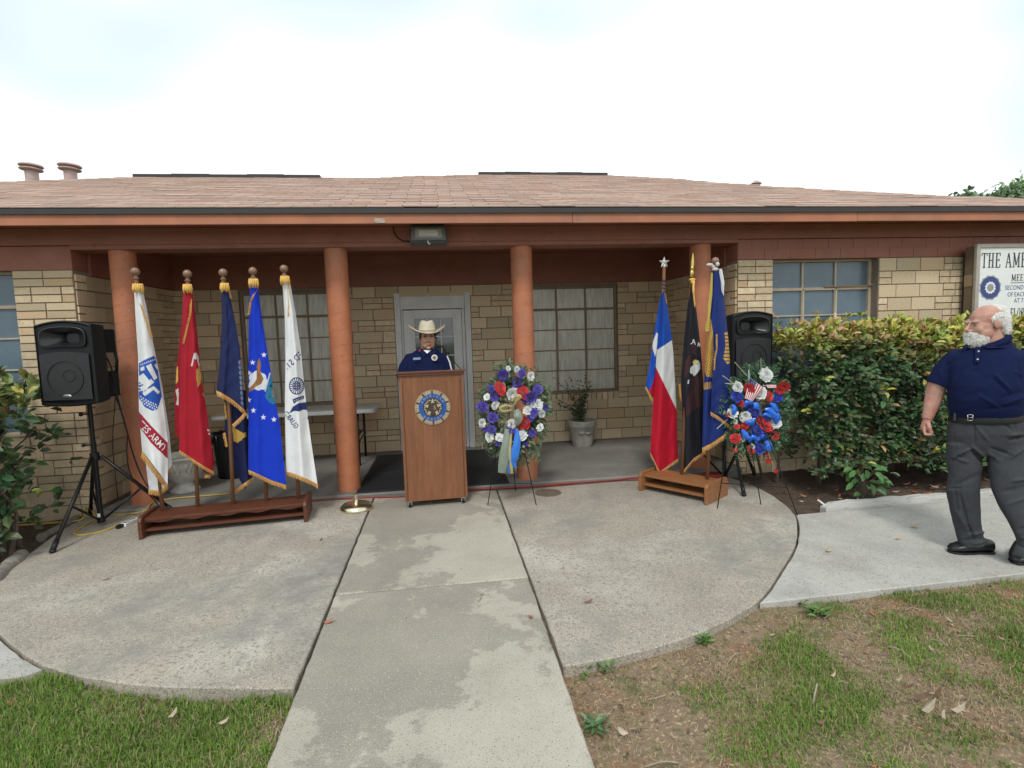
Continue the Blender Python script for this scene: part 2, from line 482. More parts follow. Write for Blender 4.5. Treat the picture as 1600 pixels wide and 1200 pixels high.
def soil_z(x, y):
    return -0.052 + 0.018 * fbm((x, y, 0), 1.3, 5.0) + 0.008 * fbm((x, y, 0), 9, 2.0)
def soil_patch(name, x0, x1, y0, y1, step, m, zf):
    nx, ny = int((x1 - x0) / step) + 1, int((y1 - y0) / step) + 1
    X, Y = np.meshgrid(np.linspace(x0, x1, nx), np.linspace(y0, y1, ny))
    V = [(x, y, zf(x, y)) for x, y in zip(X.ravel(), Y.ravel())]
    Fc = [(j * nx + i, j * nx + i + 1, (j + 1) * nx + i + 1, (j + 1) * nx + i) for j in range(ny - 1) for i in range(nx - 1)]
    return put(name, V, Fc, m, smooth=True, kind='structure')
soil_patch('lawn_soil', -7, 9.5, 0.2, 3.4, 0.055, SOIL, soil_z)
soil_patch('flower_bed_soil', -7, 9.5, 3.45, 5.7, 0.055, MULCH, lambda x, y: -0.045 + 0.02 * fbm((x, y, 0), 2.2, 8.0) + 0.012 * fbm((x, y, 0), 12, 1.0))
g = MB(); g.bb(-300, 300, -120, 500, -0.5, -0.10)
g.build('ground', FARG, kind='structure')

# ================================================================== BUILDING
YF, YB, XL, XR = 5.31, 7.10, -3.10, 3.05            # wall front, porch back wall, porch side walls
ZB = 2.19                                           # top of the bare brick
house = thing('brick_building', 'long low cream brick building with a terracotta columned porch and pinkish shingle roof', 'building', (0, 6.5, 0))
pieces = []                                         # (wall key, centre, size)
def lay(key, axis, a0, a1, face, sgn, z0, z1, holes=(), small=(), seed=0, mode='ashlar', h=0.1375, jt=0.011):
    r = random.Random(seed)
    n = int(round((z1 - z0) / h)); h = (z1 - z0) / n
    for k in range(n):
        zb, zt = z0 + k * h + jt / 2, z0 + (k + 1) * h - jt / 2
        zm = (zb + zt) / 2
        segs = [(a0, a1)]
        for (h0, h1, g0, g1) in holes:
            if g0 < zm < g1:
                ns = []
                for s0, s1 in segs:
                    if h1 <= s0 or h0 >= s1: ns.append((s0, s1)); continue
                    if h0 > s0: ns.append((s0, h0))
                    if h1 < s1: ns.append((h1, s1))
                segs = ns
        def piece(p0, p1, q0, q1):
            if p1 - p0 < 0.02: return
            pr = 0.012 + r.uniform(-0.002, 0.003)
            c = face + sgn * (pr / 2)
            if axis == 'x':
                pieces.append((key, ((p0 + p1) / 2, c, (q0 + q1) / 2), (p1 - p0 - jt, pr, q1 - q0)))
            else:
                pieces.append((key, (c, (p0 + p1) / 2, (q0 + q1) / 2), (pr, p1 - p0 - jt, q1 - q0)))
        for s0, s1 in segs:
            issm = mode == 'small' or any(a <= (s0 + s1) / 2 <= b and zm > zz for a, b, zz in small)
            L = s1 - s0
            if issm and L < 0.6:
                hh = (zt - zb - jt) / 2
                for q, (u0, u1) in enumerate(((zb, zb + hh), (zb + hh + jt, zt))):
                    if k % 2 == 0: cuts = [0.28, 0.78, 1.0]
                    else: cuts = [0.5, 1.0]
                    p = s0
                    for c in cuts:
                        e = s0 + L * c; piece(p, e, u0, u1); p = e
                continue
            p = s0; i = 0
            # alternate whole stones with stacks of small ones, stacks mostly at the ends
            first = True
            while p < s1 - 0.01:
                rem = s1 - p
                near = (p - s0) < 0.15 or rem < 0.42
                if near and first and k % 2 == 0 and mode != 'plain':
                    w = min(0.11 + 0.02 * (k % 3), rem)
                    hh = (zt - zb - jt) / 2
                    piece(p, p + w, zb, zb + hh); piece(p, p + w, zb + hh + jt, zt)
                    p += w; first = False; continue
                first = False
                if rem < 0.46 and mode != 'plain' and rem > 0.12 and (k + i) % 2 == 0:
                    hh = (zt - zb - jt) / 2; c = p + rem * (0.62 if k % 4 < 2 else 0.45)
                    for u0, u1 in ((zb, zb + hh), (zb + hh + jt, zt)):
                        piece(p, c, u0, u1); piece(c, s1, u0, u1)
                    p = s1; continue
                w = 0.285 + (0.09 if (k + i) % 3 == 1 and key != 'front' else 0)
                if i == 0 and k % 2 == 1: w *= 0.72
                if rem - w < 0.1: w = rem
                if w > 0.5: w = rem / 2
                piece(p, p + w, zb, zt); p += w; i += 1
WL, WR, DR = (-2.42, -1.22, 0.70, 2.12), (1.12, 2.37, 0.70, 2.12), (-0.56, 0.405, 0.0, 2.07)
WFR, WFL = (3.44, 4.65, 0.735, 2.2), (-4.98, -3.65, 0.735, 2.2)
def wall(name, boxes):
    mb = MB()
    for b in boxes: mb.bb(*b)
    return mb.build(name, MORTAR, house)
def cut(x0, x1, y0, y1, z0, z1, holes):
    out = []; xs = sorted({x0, x1} | {h[0] for h in holes} | {h[1] for h in holes})
    for a, b in zip(xs[:-1], xs[1:]):
        hz = [h for h in holes if h[0] <= (a + b) / 2 <= h[1]]
        if hz:
            h = hz[0]
            if h[2] > z0: out.append((a, b, y0, y1, z0, h[2]))
            if h[3] < z1: out.append((a, b, y0, y1, h[3], z1))
        else: out.append((a, b, y0, y1, z0, z1))
    return out
w_back = wall('wall', cut(XL - .25, XR + .25, YB, YB + 0.25, -0.1, ZB - 0.03, [WL, WR, DR]))
w_fr = wall('wall', cut(XR + 0.002, 7.0, YF, YF + 0.22, -0.1, ZB, [WFR]))
w_fl = wall('wall', cut(-6.9, XL - 0.072, YF, YF + 0.22, -0.1, ZB, [WFL]))
w_sr = wall('wall', [(XR, XR + 0.2, YF + 0.222, YB - .002, -0.1, ZB - 0.03)])
w_sl = wall('wall', [(XL - 0.27, XL - 0.07, YF + 0.222, YB - .002, -0.1, ZB - 0.03)])
XLs = XL - 0.07
lay('back', 'x', XLs, XR, YB, -1, 0.05, ZB - 0.03, [(a - 0.0, b + 0.0, c - (0.10 if c > 0.3 else 0), d) for a, b, c, d in (WL, WR, DR)], seed=2)
lay('front', 'x', XR, 5.66, YF, -1, -0.05, ZB, [(WFR[0], WFR[1], WFR[2] - 0.1, WFR[3] + .1)], small=[(3.0, 3.45, 0.5)], seed=3)
lay('frontL', 'x', -6.9, XLs, YF, -1, -0.05, ZB, [(WFL[0], WFL[1], WFL[2] - 0.1, WFL[3] + .1)], small=[(-3.66, -3.1, 0.72)], seed=4)
lay('sideR', 'y', YF, YB, XR, -1, 0.05, ZB - 0.03, seed=5)
lay('sideL', 'y', YF, YB, XLs, 1, 0.05, ZB - 0.03, seed=6)
for key, W in (('back', WL), ('back', WR)):          # soldier course under the porch windows
    n = int((W[1] - W[0]) / 0.078)
    for i in range(n):
        a = W[0] + (W[1] - W[0]) * i / n
        pieces.append((key, (a + (W[1] - W[0]) / n / 2, YB - 0.012, W[2] - 0.052), ((W[1] - W[0]) / n - 0.012, 0.024, 0.092)))
for key, W in (('front', WFR), ('frontL', WFL)):
    n = int((W[1] - W[0]) / 0.2)
    for i in range(n):
        a = W[0] + (W[1] - W[0]) * i / n
        pieces.append((key, (a + (W[1] - W[0]) / n / 2, YF - 0.012, W[2] - 0.052), ((W[1] - W[0]) / n - 0.012, 0.024, 0.08)))
walls = dict(back=w_back, front=w_fr, frontL=w_fl, sideR=w_sr, sideL=w_sl)
def seen_size(c, s):
    x, y, d = proj(c)
    if d < 0.1 or not (-20 < x < 1620 and -20 < y < 1220): return 0
    occ = 1.0
    if x > 1195 and y > 520: occ = 0.02               # behind the hedge
    if x < 70 and y > 590: occ = 0.05
    if 625 < x < 730 and y > 580: occ = 0.05
    w = s[0] if s[0] > s[1] else s[1] * abs(c[0]) / 6.5
    return w * s[2] / d ** 2 * occ
pieces.sort(key=lambda q: -seen_size(q[1], q[2]))
cube = MB(); cube.box((0, 0, 0), (1, 1, 1))
brick_me = mesh_from('brick', cube.v, cube.f, BRICK)
bm = bmesh.new(); bm.from_mesh(brick_me); bmesh.ops.recalc_face_normals(bm, faces=bm.faces); bm.to_mesh(brick_me); bm.free()
b0 = base_of(house)
for key, c, s in pieces[:300]:
    o = bpy.data.objects.new('brick', brick_me); COL.objects.link(o)
    o.parent = walls[key]; o.location = tuple(np.array(c) - b0); o.scale = s
rest = {}
for key, c, s in pieces[300:]:
    rest.setdefault(key, MB()).box(c, s)
for key, mb in rest.items():
    mb.build('brickwork', BRICK, walls[key], kind='stuff')

# painted upper wall, beam, ceiling, soffit
mb = MB(); mb.bb(XR + .002, 7.4, YF - 0.004, YF + 0.21, ZB + 0.003, 2.395); fr1 = mb.build('painted_wall', MAROON, house)
mb = MB(); mb.bb(-7.3, XLs - .002, YF - 0.004, YF + 0.21, ZB + 0.003, 2.395); fr2 = mb.build('painted_wall', MAROON, house)
mb = MB()
for k in range(2):                                   # painted stones in relief
    x = XR + 0.01 - (0.14 if k else 0)
    while x < 7.3:
        x1 = min(x + 0.285, 7.35)
        a = max(x, XR + 0.01)
        mb.bb(a + .0025, x1 - .0025, YF - 0.0075, YF - .0045, ZB + 0.006 + k * 0.1, ZB + 0.1035 + k * 0.1); x = x1
mb.build('painted_brick', MAROON, fr1, kind='stuff')
mb = MB(); mb.bb(-7.3, 7.4, 5.285, 5.53, 2.40, 2.545); mb.bb(XLs, XR, 5.285, 5.53, 2.36, 2.3995); mb.build('beam', MAROON, house, bevel=0.006)
mb = MB(); mb.bb(XLs, XR, YB - 0.02, YB + 0.2, ZB - 0.028, 2.55); mb.build('header_board', MAROON, house)
mb = MB(); mb.bb(XR - 0.02, XR + 0.18, 5.532, YB - .022, ZB - 0.028, 2.55); mb.build('header_board', MAROON, house)
mb = MB(); mb.bb(XLs - 0.18, XLs + 0.02, 5.532, YB - .022, ZB - 0.028, 2.55); mb.build('header_board', MAROON, house)
mb = MB(); mb.bb(-7.3, 7.5, 5.532, 9.0, 2.552, 2.58); mb.build('porch_ceiling', MAROON, house)
mb = MB(); mb.bb(-7.35, 7.55, 4.925, 5.531, 2.547, 2.562)
mb.build('soffit', MAROON, house)
mb = MB(); mb.bb(-7.4, 1.23, 4.898, 4.923, 2.492, 2.585); mb.build('fascia', FASC, house, bevel=0.004)
mb = MB(); mb.bb(1.233, 4.05, 4.898, 4.923, 2.490, 2.583); mb.build('fascia', FASC, house, bevel=0.004)
mb = MB(); mb.bb(4.053, 7.6, 4.898, 4.923, 2.492, 2.585); mb.build('fascia', FASC, house, bevel=0.004)
mb = MB(); mb.bb(-7.45, 7.65, 4.882, 4.93, 2.587, 2.615); mb.bb(-7.45, 7.65, 4.876, 4.8818, 2.575, 2.618); mb.build('drip_edge', DRIP, house)
mb = MB(); mb.bb(-6.9, 7.2, 7.4, 12.5, -0.1, 2.5); mb.build('interior_light_stop', MORTAR, house)  # unseen solid box filling the interior, added to stop light
for i, x in enumerate((-2.81, -0.945, 0.83, 2.70)):
    mb = MB(); mb.lathe([(0.108, 0.038), (0.108, 0.3), (0.107, 1.2), (0.105, 2.3605)], (x, 5.412, 0), 40)
    c = mb.build('column', ORANGE, house, autos=40)
    mb = MB()
    pts = [(x + 0.1072 * math.cos(a), 5.412 + 0.1072 * math.sin(a), 0.06 + a / (2 * math.pi) * 0.155 + 0.03 * i) for a in np.linspace(0, 2 * math.pi * 14.4, 600)]
    mb.tube(pts, 0.0019, 4); mb.build('seam', ORANGE, c)
for x, pz in ((-3.35, 2.545), (-1.9, 2.545), (-0.07, 2.36), (1.3, 2.545), (3.3, 2.545), (4.0, 2.545)):
    mb = MB(); mb.tube([(x, 4.99, pz), (x, 4.99, pz - 0.02), (x + 0.012, 4.985, pz - 0.035), (x + 0.02, 4.98, pz - 0.02)], 0.0022, 5)
    mb.build('cup_hook', WHITE, house)

# ---- roof
TN = 0.355
def rz(y): return 2.622 + TN * (y - 4.885)
def on_roof(px, py):
    v = ray(px, py); k = ((2.622 - TN * 4.885) - H) / (v[2] - TN * v[1]); return EYE + v * k
topline = [on_roof(*p) for p in ((-150, 291.5), (0, 286), (100, 281.5), (215, 277), (503, 278.5), (580, 278.5), (660, 275.5), (748, 274), (943, 273.5), (1060, 281), (1175, 290), (1400, 303), (1598, 312))]
topline = [np.array([-7.45, 4.885, 2.622])] + topline + [np.array([7.65, 4.885, 2.622])]
V = list(topline); n = len(V)
back = [np.array([p[0], 2 * 8.6 - p[1] + (0.0), p[2]]) if False else np.array([p[0], 13.2, 2.62]) for p in topline]
V = [p for p in topline] + back
Fc = [tuple(range(n - 1, -1, -1))] + [(i, i + 1, n + i + 1, n + i) for i in range(n - 1)]
roof = put('roof', V, Fc, ROOFDECK, house)
tx = np.array([p[0] for p in topline]); ty = np.array([p[1] for p in topline])
order = np.argsort(tx)
shs = []
rows = int((ty.max() - 4.885) * math.hypot(1, TN) / 0.127) + 1
rs = random.Random(5)
for r in range(rows):
    s = r * 0.127
    y = 4.878 + s / math.hypot(1, TN)
    off = 0.1525 * (r % 2) + 0.0
    wob = rs.uniform(-0.02, 0.02)
    x = -7.6 + off + wob
    while x < 7.7:
        xc = x + 0.1525
        if np.interp(xc, tx[order], ty[order]) > y + 0.07:
            shs.append((xc, y, rs.uniform(0, 0.006) if rs.random() < .25 else rs.uniform(0, .0015), rs.uniform(-0.004, 0.004)))
        x += 0.305
sl = math.atan(TN)
def sh_mb(mb, w=0.2975, l=0.150, t=0.008):
    Rm = rotm((1, 0, 0), sl - 0.035)
    mb.box((0, l / 2 * math.cos(sl), l / 2 * math.sin(sl) + 0.006), (w, l, t), Rm)
one = MB(); sh_mb(one); sh_me = mesh_from('shingle', one.v, one.f, SHINGLE)
bm = bmesh.new(); bm.from_mesh(sh_me); bmesh.ops.recalc_face_normals(bm, faces=bm.faces); bm.to_mesh(sh_me); bm.free()
def shk(q):
    x, y, d = proj((q[0], q[1], rz(q[1]))); return -(1 / d if -60 < x < 1660 else 0)
shs.sort(key=shk)
for x, y, lift, yaw in shs[:300]:
    o = bpy.data.objects.new('shingle', sh_me); COL.objects.link(o); o.parent = roof
    o.location = tuple(np.array([x, y, rz(y) + lift]) - b0); o.rotation_euler = (0, 0, yaw)
mb = MB()
base_v = np.array(one.v)
for x, y, lift, yaw in shs[300:]:
    c, s = math.cos(yaw), math.sin(yaw)
    q = base_v.copy(); q[:, 0], q[:, 1] = base_v[:, 0] * c - base_v[:, 1] * s, base_v[:, 0] * s + base_v[:, 1] * c
    mb.add(q + np.array([x, y, rz(y) + lift]), one.f)
mb.build('shingles', SHINGLE, roof, kind='stuff')
for a, b, dz in (((215, 277), (503, 278.5), 0.012), ((748, 274), (943, 273.5), 0.012)):
    p, q = on_roof(*a), on_roof(*b); y = (p[1] + q[1]) / 2
    mb = MB(); k = max(2, int((q[0] - p[0]) / 0.4))
    for i in range(k):
        x0 = p[0] + (q[0] - p[0]) * i / k; x1 = p[0] + (q[0] - p[0]) * (i + 1) / k
        mb.bb(x0, x1 - 0.004, y - 0.12, y + 0.14, rz(y) - 0.045, rz(y) + dz + 0.006 * (i % 2))
    mb.build('ridge_vent', DRIP, roof)
VENT = mat('faded_vent_paint', (0.50, 0.37, 0.34), 0.6, 0.15, 12)
for px, lean, big in ((48.5, 3, 1.0), (109, 3, 1.0)):
    p = aty(px, 262, 8.3); z0 = 3.2; zt = p[2]
    mb = MB()
    rt = rotm((0, 1, 0), 0.05)
    mb.lathe([(0.075, z0 - zt), (0.075, -0.02)], (p[0], 8.3, zt), 20)
    mb.lathe([(0.076, -0.05), (0.125, -0.035), (0.132, -0.025), (0.125, -0.015), (0.08, -0.008), (0.08, 0.008), (0.13, 0.010), (0.138, 0.020), (0.125, 0.038), (0.07, 0.052), (0.01, 0.058)], (p[0], 8.3, zt), 28, rt)
    mb.build('roof_vent', VENT, house, autos=35)
p = aty(1181, 291, 9.2)
mb = MB(); mb.lathe([(0.07, -0.7), (0.07, 0.03)], p, 14); mb.lathe([(0.05, 0.04), (0.10, 0.04), (0.04, 0.09), (0.01, 0.10)], p, 14); mb.build('roof_vent', VENT, house, autos=35)

# ---- windows and door
def window(W, y, cols, rows, fm_, pm_, sill=True, hopper=True, heavy=0.03):
    x0, x1, z0, z1 = W
    mb = MB(); t = heavy
    mb.bb(x0, x0 + t, y - 0.03, y + 0.03, z0, z1); mb.bb(x1 - t, x1, y - 0.03, y + 0.03, z0, z1)
    mb.bb(x0 + t, x1 - t, y - 0.03, y + 0.03, z1 - t, z1); mb.bb(x0 + t, x1 - t, y - 0.03, y + 0.03, z0, z0 + t)
    w = mb.build('window', fm_, house, bevel=0.004)
    a0, a1, c0, c1 = x0 + t, x1 - t, z0 + t, z1 - t
    cw, rh = (a1 - a0) / cols, (c1 - c0) / rows
    mb = MB()
    for i in range(1, cols):
        th = 0.011
        mb.bb(a0 + i * cw - th, a0 + i * cw + th, y - 0.018, y + 0.012, c0, c1)
    for j in range(1, rows):
        th = 0.007 if j != rows - 1 else 0.014
        mb.bb(a0, a1, y - 0.0165, y + 0.0105, c0 + j * rh - th, c0 + j * rh + th)
    if hopper:                                     # the opening sash: a second, bolder frame inside
        for xa in (a0 + cw, a0 + 2 * cw):
            mb.bb(xa - 0.004, xa + 0.016, y - 0.026, y - 0.019, c0 + rh, c0 + (rows - 1) * rh)
        mb.bb(a0 + .012, a1 - .012, y - 0.026, y - 0.019, c0 + (rows - 1) * rh - 0.017, c0 + (rows - 1) * rh - 0.0)
    mb.build('muntin', fm_, w, bevel=0.002)
    for i in range(cols):
        for j in range(rows):
            mb = MB(); tl = rnd.uniform(-0.0015, 0.0015)
            mb.bb(a0 + i * cw + 0.004, a0 + (i + 1) * cw - 0.004, y + 0.0, y + 0.005 + abs(tl), c0 + j * rh + 0.004, c0 + (j + 1) * rh - 0.004)
            mb.build('pane', pm_, w)
    if sill:
        mb = MB(); mb.bb(x0 - 0.0, x1 + 0.0, y - 0.075, y - 0.031, z0 - 0.002, z0 + 0.018); mb.build('sill', fm_, w, bevel=0.004)
    return w
window(WL, YB + 0.06, 3, 5, BROWNF, PANEG)
window(WR, YB + 0.06, 3, 5, BROWNF, PANEG)
window(WFR, YF + 0.12, 3, 5, TANF, PANEB)
window(WFL, YF + 0.12, 3, 5, TANF, PANEB)
mb = MB(); mb.tube([(4.1, 5.40, 1.905), (4.68, 5.385, 1.91)], 0.008, 6); mb.build('window_rod', BROWNF, house)

x0, x1, z0, z1 = DR
mb = MB(); yd = YB + 0.02
mb.bb(x0 + .002, x0 + 0.075, yd - 0.045, yd + 0.1, 0.042, z1); mb.bb(x1 - 0.075, x1 - .002, yd - 0.045, yd + 0.1, 0.042, z1)
mb.bb(x0 + .075, x1 - .075, yd - 0.03, yd + 0.1, 1.865, z1); mb.bb(x1 - 0.115, x1 - 0.078, yd - 0.02, yd + 0.1, 0.042, 1.862)
mb.bb(x0 + .078, x0 + 0.1, yd - 0.02, yd + 0.1, 0.042, 1.862)
door = mb.build('door', GREYD, house, bevel=0.006)
lx0, lx1, lz0, lz1 = x0 + 0.103, x1 - 0.118, 0.055, 1.855
gx0, gx1, gz0, gz1 = lx0 + 0.13, lx1 - 0.10, 1.02, 1.755
mb = MB()
mb.bb(lx0, gx0, yd, yd + .04, lz0, lz1); mb.bb(gx1, lx1, yd, yd + .04, lz0, lz1)
mb.bb(gx0, gx1, yd, yd + .04, gz1, lz1); mb.bb(gx0, gx1, yd, yd + .04, lz0, gz0)
mb.bb(gx0 - .02, gx0 + .012, yd - .012, yd - .001, gz0 - .02, gz1 + .02); mb.bb(gx1 - .012, gx1 + .02, yd - .012, yd - .001, gz0 - .02, gz1 + .02)
mb.bb(gx0 + .0125, gx1 - .0125, yd - .012, yd - .001, gz1 - .012, gz1 + .02); mb.bb(gx0 + .0125, gx1 - .0125, yd - .012, yd - .001, gz0 - .02, gz0 + .012)
mb.bb(lx0 + .09, lx1 - .09, yd - .008, yd - .001, 0.2, 0.85)
mb.build('door_leaf', GREYD, door, bevel=0.004)
mb = MB()
for i in (1, 2):
    xx = gx0 + (gx1 - gx0) * i / 3; mb.bb(xx - .007, xx + .007, yd + .004, yd + .018, gz0, gz1)
    zz = gz0 + (gz1 - gz0) * i / 3; mb.bb(gx0, gx1, yd + .005, yd + .017, zz - .007, zz + .007)
mb.build('glazing_bar', GREYD, door)
for i in range(3):
    for j in range(3):
        mb = MB(); mb.bb(gx0 + (gx1 - gx0) * i / 3 + .003, gx0 + (gx1 - gx0) * (i + 1) / 3 - .003, yd + .02, yd + .024, gz0 + (gz1 - gz0) * j / 3 + .003, gz0 + (gz1 - gz0) * (j + 1) / 3 - .003)
        mb.build('pane', GLASS, door)
mb = MB(); mb.tube([(lx0 + .05, yd, 0.98), (lx0 + .05, yd - .05, 0.98), (lx0 + .13, yd - .055, 0.98)], 0.009, 8); mb.lathe([(0.026, 0), (0.026, 0.01)], (lx0 + .05, yd, 0.98), 14, rotm((1, 0, 0), rad(90)))
mb.build('handle', mat('satin_metal', (0.55, 0.52, 0.45), 0.3, 0.05, metal=1.0), door, autos=40)
mb = MB(); mb.bb(x0 + .08, x1 - .08, YB - 0.06, YB + 0.05, 0.041, 0.056); mb.build('threshold', mat('alu_threshold', (0.35, 0.35, 0.34), 0.45, 0.1, metal=0.6), door)

# ================================================================== FIXED THINGS ON AND ROUND THE BUILDING
LENSG = mat('lamp_glass', (0.42, 0.43, 0.42), 0.15, 0.1, 6, spec=0.8)
fl = thing('floodlight', 'grey metal floodlight mounted under the eave above the lectern', 'floodlight', (-0.065, 5.2, 2.36))
GREYM = mat('grey_cast_metal', (0.10, 0.105, 0.11), 0.5, 0.15, 20)
mb = MB(); R10 = rotm((1, 0, 0), rad(-12))
mb.box((-0.065, 5.245, 2.495), (0.30, 0.10, 0.09)); mb.box((-0.065, 5.21, 2.435), (0.335, 0.10, 0.145), R10)
for i in range(9): mb.box((-0.065 - 0.14 + i * 0.035, 5.262, 2.43), (0.008, 0.03, 0.11), R10)
mb.build('housing', GREYM, fl, bevel=0.006)
mb = MB()
for a, b, w, h in ((-0.14, 0, 0.03, 0.125), (0.14, 0, 0.03, 0.125), (0, 0.053, 0.25, 0.018), (0, -0.053, 0.25, 0.018)):
    mb.box(np.array([-0.065, 5.2, 2.435]) + R10 @ np.array([a, -0.062, b]), (w, 0.016, h), R10)
mb.build('bezel', mat('grey_bezel', (0.17, 0.175, 0.18), 0.45, 0.1, 20), fl, bevel=0.003)
mb = MB(); mb.box(np.array([-0.065, 5.2, 2.435]) + R10 @ np.array([0, -0.056, 0]), (0.25, 0.006, 0.09), R10); mb.build('lens', LENSG, fl)
mb = MB(); mb.box(np.array([-0.065, 5.2, 2.435]) + R10 @ np.array([0, -0.0605, 0.008]), (0.17, 0.003, 0.055), R10); mb.build('reflector', mat('reflector', (0.72, 0.71, 0.66), 0.35, 0.1, 9), fl)
mb = MB(); mb.tube(catmull([(-0.39, 5.27, 2.54), (-0.37, 5.262, 2.46), (-0.31, 5.255, 2.41), (-0.24, 5.25, 2.40)], 6), 0.006, 6); mb.build('cable', BLACKM, fl, smooth=True)
tag(put('paper_scrap', [(-0.515, 4.889, 2.535), (-0.43, 4.889, 2.533), (-0.425, 4.889, 2.497), (-0.50, 4.889, 2.495), (-0.515, 4.888, 2.51)], [(0, 1, 2, 3, 4)], mat('weathered_patch', (0.42, 0.36, 0.29), 0.8, 0.4, 60)), 'small weathered patch of peeling paint on the orange fascia left of the floodlight', 'paint patch')

# ---- sign on the right
SIGNW = mat('sign_panel', (0.80, 0.82, 0.82), 0.4, 0.04, 6)
INK = mat('sign_ink', (0.035, 0.035, 0.05), 0.5, 0.0)
INKB = mat('sign_ink_blue', (0.12, 0.15, 0.27), 0.5, 0.0)
EMB = mat('emblem_blue', (0.035, 0.06, 0.24), 0.45, 0.1, 60)
EMG = mat('emblem_grey', (0.30, 0.30, 0.30), 0.5, 0.2, 90)
sg = thing('sign_board', 'framed white sign with black lettering and blue emblem, behind the bald man', 'sign', (6.5, 5.1, 0))
mb = MB(); mb.bb(5.60, 7.45, 5.12, 5.225, 0.75, 2.272); mb.build('cabinet', mat('sign_cabinet', (0.17, 0.125, 0.085), 0.7, 0.15, 9), sg)
mb = MB(); mb.bb(5.588, 5.632, 5.085, 5.118, 0.72, 2.29); mb.bb(7.44, 7.48, 5.085, 5.118, 0.72, 2.29); mb.bb(5.6325, 7.4395, 5.085, 5.118, 2.25, 2.29); mb.bb(5.6325, 7.4395, 5.085, 5.118, 0.72, 0.76)
mb.build('frame', mat('sign_frame', (0.40, 0.37, 0.33), 0.6, 0.1, 12), sg, bevel=0.004)
mb = MB(); mb.bb(5.633, 7.439, 5.100, 5.117, 0.761, 2.249); mb.build('panel', SIGNW, sg)
mb = MB(); mb.bb(5.592, 5.5995, 5.13, 5.22, 1.86, 1.98); mb.build('bracket', mat('brown_post', (0.30, 0.22, 0.14), 0.8, 0.2, 6, stretch=(1, 1, .2)), sg)
def sign_text(s, xl, z, h, m, sq=0.62, bold=0.012, serif=False, sp=1.05):
    v, f = text_geo(s, sp, bold)
    hh = v[:, 1].max() - v[:, 1].min()
    k = h / hh
    x = (v[:, 0] - v[:, 0].min()) * k * sq + xl
    zz = v[:, 1] * k + z
    P = np.stack([x, np.full(len(x), 5.0975), zz], 1)
    put('lettering', P, f, m, sg)
    return x.max()
def px2(px, py): return aty(np.array(px, float), np.array(py, float), 5.1)
# letters built stroke by stroke (narrow slab-serif capitals): thick stems, thin bars, flat serifs
GL = {'T': (.8, [(.4, 0, .4, 1, 1), (0, 1, .8, 1, 0), (.2, 0, .6, 0, 0)], [(.02, 1, .02, .82), (.78, 1, .78, .82)]),
      'H': (.9, [(.2, 0, .2, 1, 1), (.7, 0, .7, 1, 1), (.2, .5, .7, .5, 0), (0, 0, .38, 0, 0), (0, 1, .38, 1, 0), (.52, 0, .9, 0, 0), (.52, 1, .9, 1, 0)], []),
      'E': (.75, [(.2, 0, .2, 1, 1), (0, 1, .7, 1, 0), (0, 0, .72, 0, 0), (.2, .52, .55, .52, 0)], [(.7, 1, .7, .8), (.72, 0, .72, .22), (.55, .62, .55, .42)]),
      'A': (.9, [(.12, 0, .42, 1, .35), (.78, 0, .45, 1, 1), (.2, .33, .66, .33, 0), (0, 0, .28, 0, 0), (.58, 0, .95, 0, 0)], []),
      'M': (1.1, [(.18, 0, .18, 1, .35), (.92, 0, .92, 1, 1), (.2, 1, .55, .12, 1), (.92, 1, .55, .12, .3), (0, 0, .34, 0, 0), (0, 1, .3, 1, 0), (.74, 0, 1.1, 0, 0), (.84, 1, 1.1, 1, 0)], []),
      'R': (.9, [(.2, 0, .2, 1, 1), (0, 1, .55, 1, 0), (0, 0, .38, 0, 0), (.2, .5, .55, .5, 0), (.66, .58, .66, .92, 1), (.55, .5, .66, .6, .4), (.55, 1, .66, .9, .4), (.45, .5, .75, 0, 1), (.68, 0, .95, 0, 0)], []),
      'I': (.42, [(.2, 0, .2, 1, 1), (0, 0, .4, 0, 0), (0, 1, .4, 1, 0)], []),
      'C': (.8, [(.16, .2, .16, .8, 1), (.16, .8, .32, 1, .5), (.32, 1, .58, 1, 0), (.58, 1, .7, .85, .3), (.16, .2, .32, 0, .5), (.32, 0, .58, 0, 0), (.58, 0, .72, .18, .3)], [(.7, 1, .7, .72)]),
      'N': (.95, [(.18, 0, .18, 1, .3), (.78, 0, .78, 1, .3), (.18, 1, .78, 0, 1), (0, 1, .3, 1, 0), (0, 0, .34, 0, 0), (.62, 1, .95, 1, 0)], []),
      'F': (.72, [(.2, 0, .2, 1, 1), (0, 1, .68, 1, 0), (0, 0, .38, 0, 0), (.2, .52, .52, .52, 0)], [(.68, 1, .68, .78), (.52, .62, .52, .42)]),
      'L': (.72, [(.2, 0, .2, 1, 1), (0, 1, .38, 1, 0), (0, 0, .7, 0, 0)], [(.7, 0, .7, .24)]),
      'O': (.86, [(.14, .22, .14, .78, 1), (.72, .22, .72, .78, 1), (.14, .78, .3, 1, .5), (.3, 1, .56, 1, 0), (.56, 1, .72, .78, .5), (.14, .22, .3, 0, .5), (.3, 0, .56, 0, 0), (.56, 0, .72, .22, .5)], []),
      ' ': (.45, [], [])}
GL['G'] = (.85, GL['C'][1] + [(.66, 0, .66, .42, 1), (.48, .44, .85, .44, 0)], GL['C'][2])
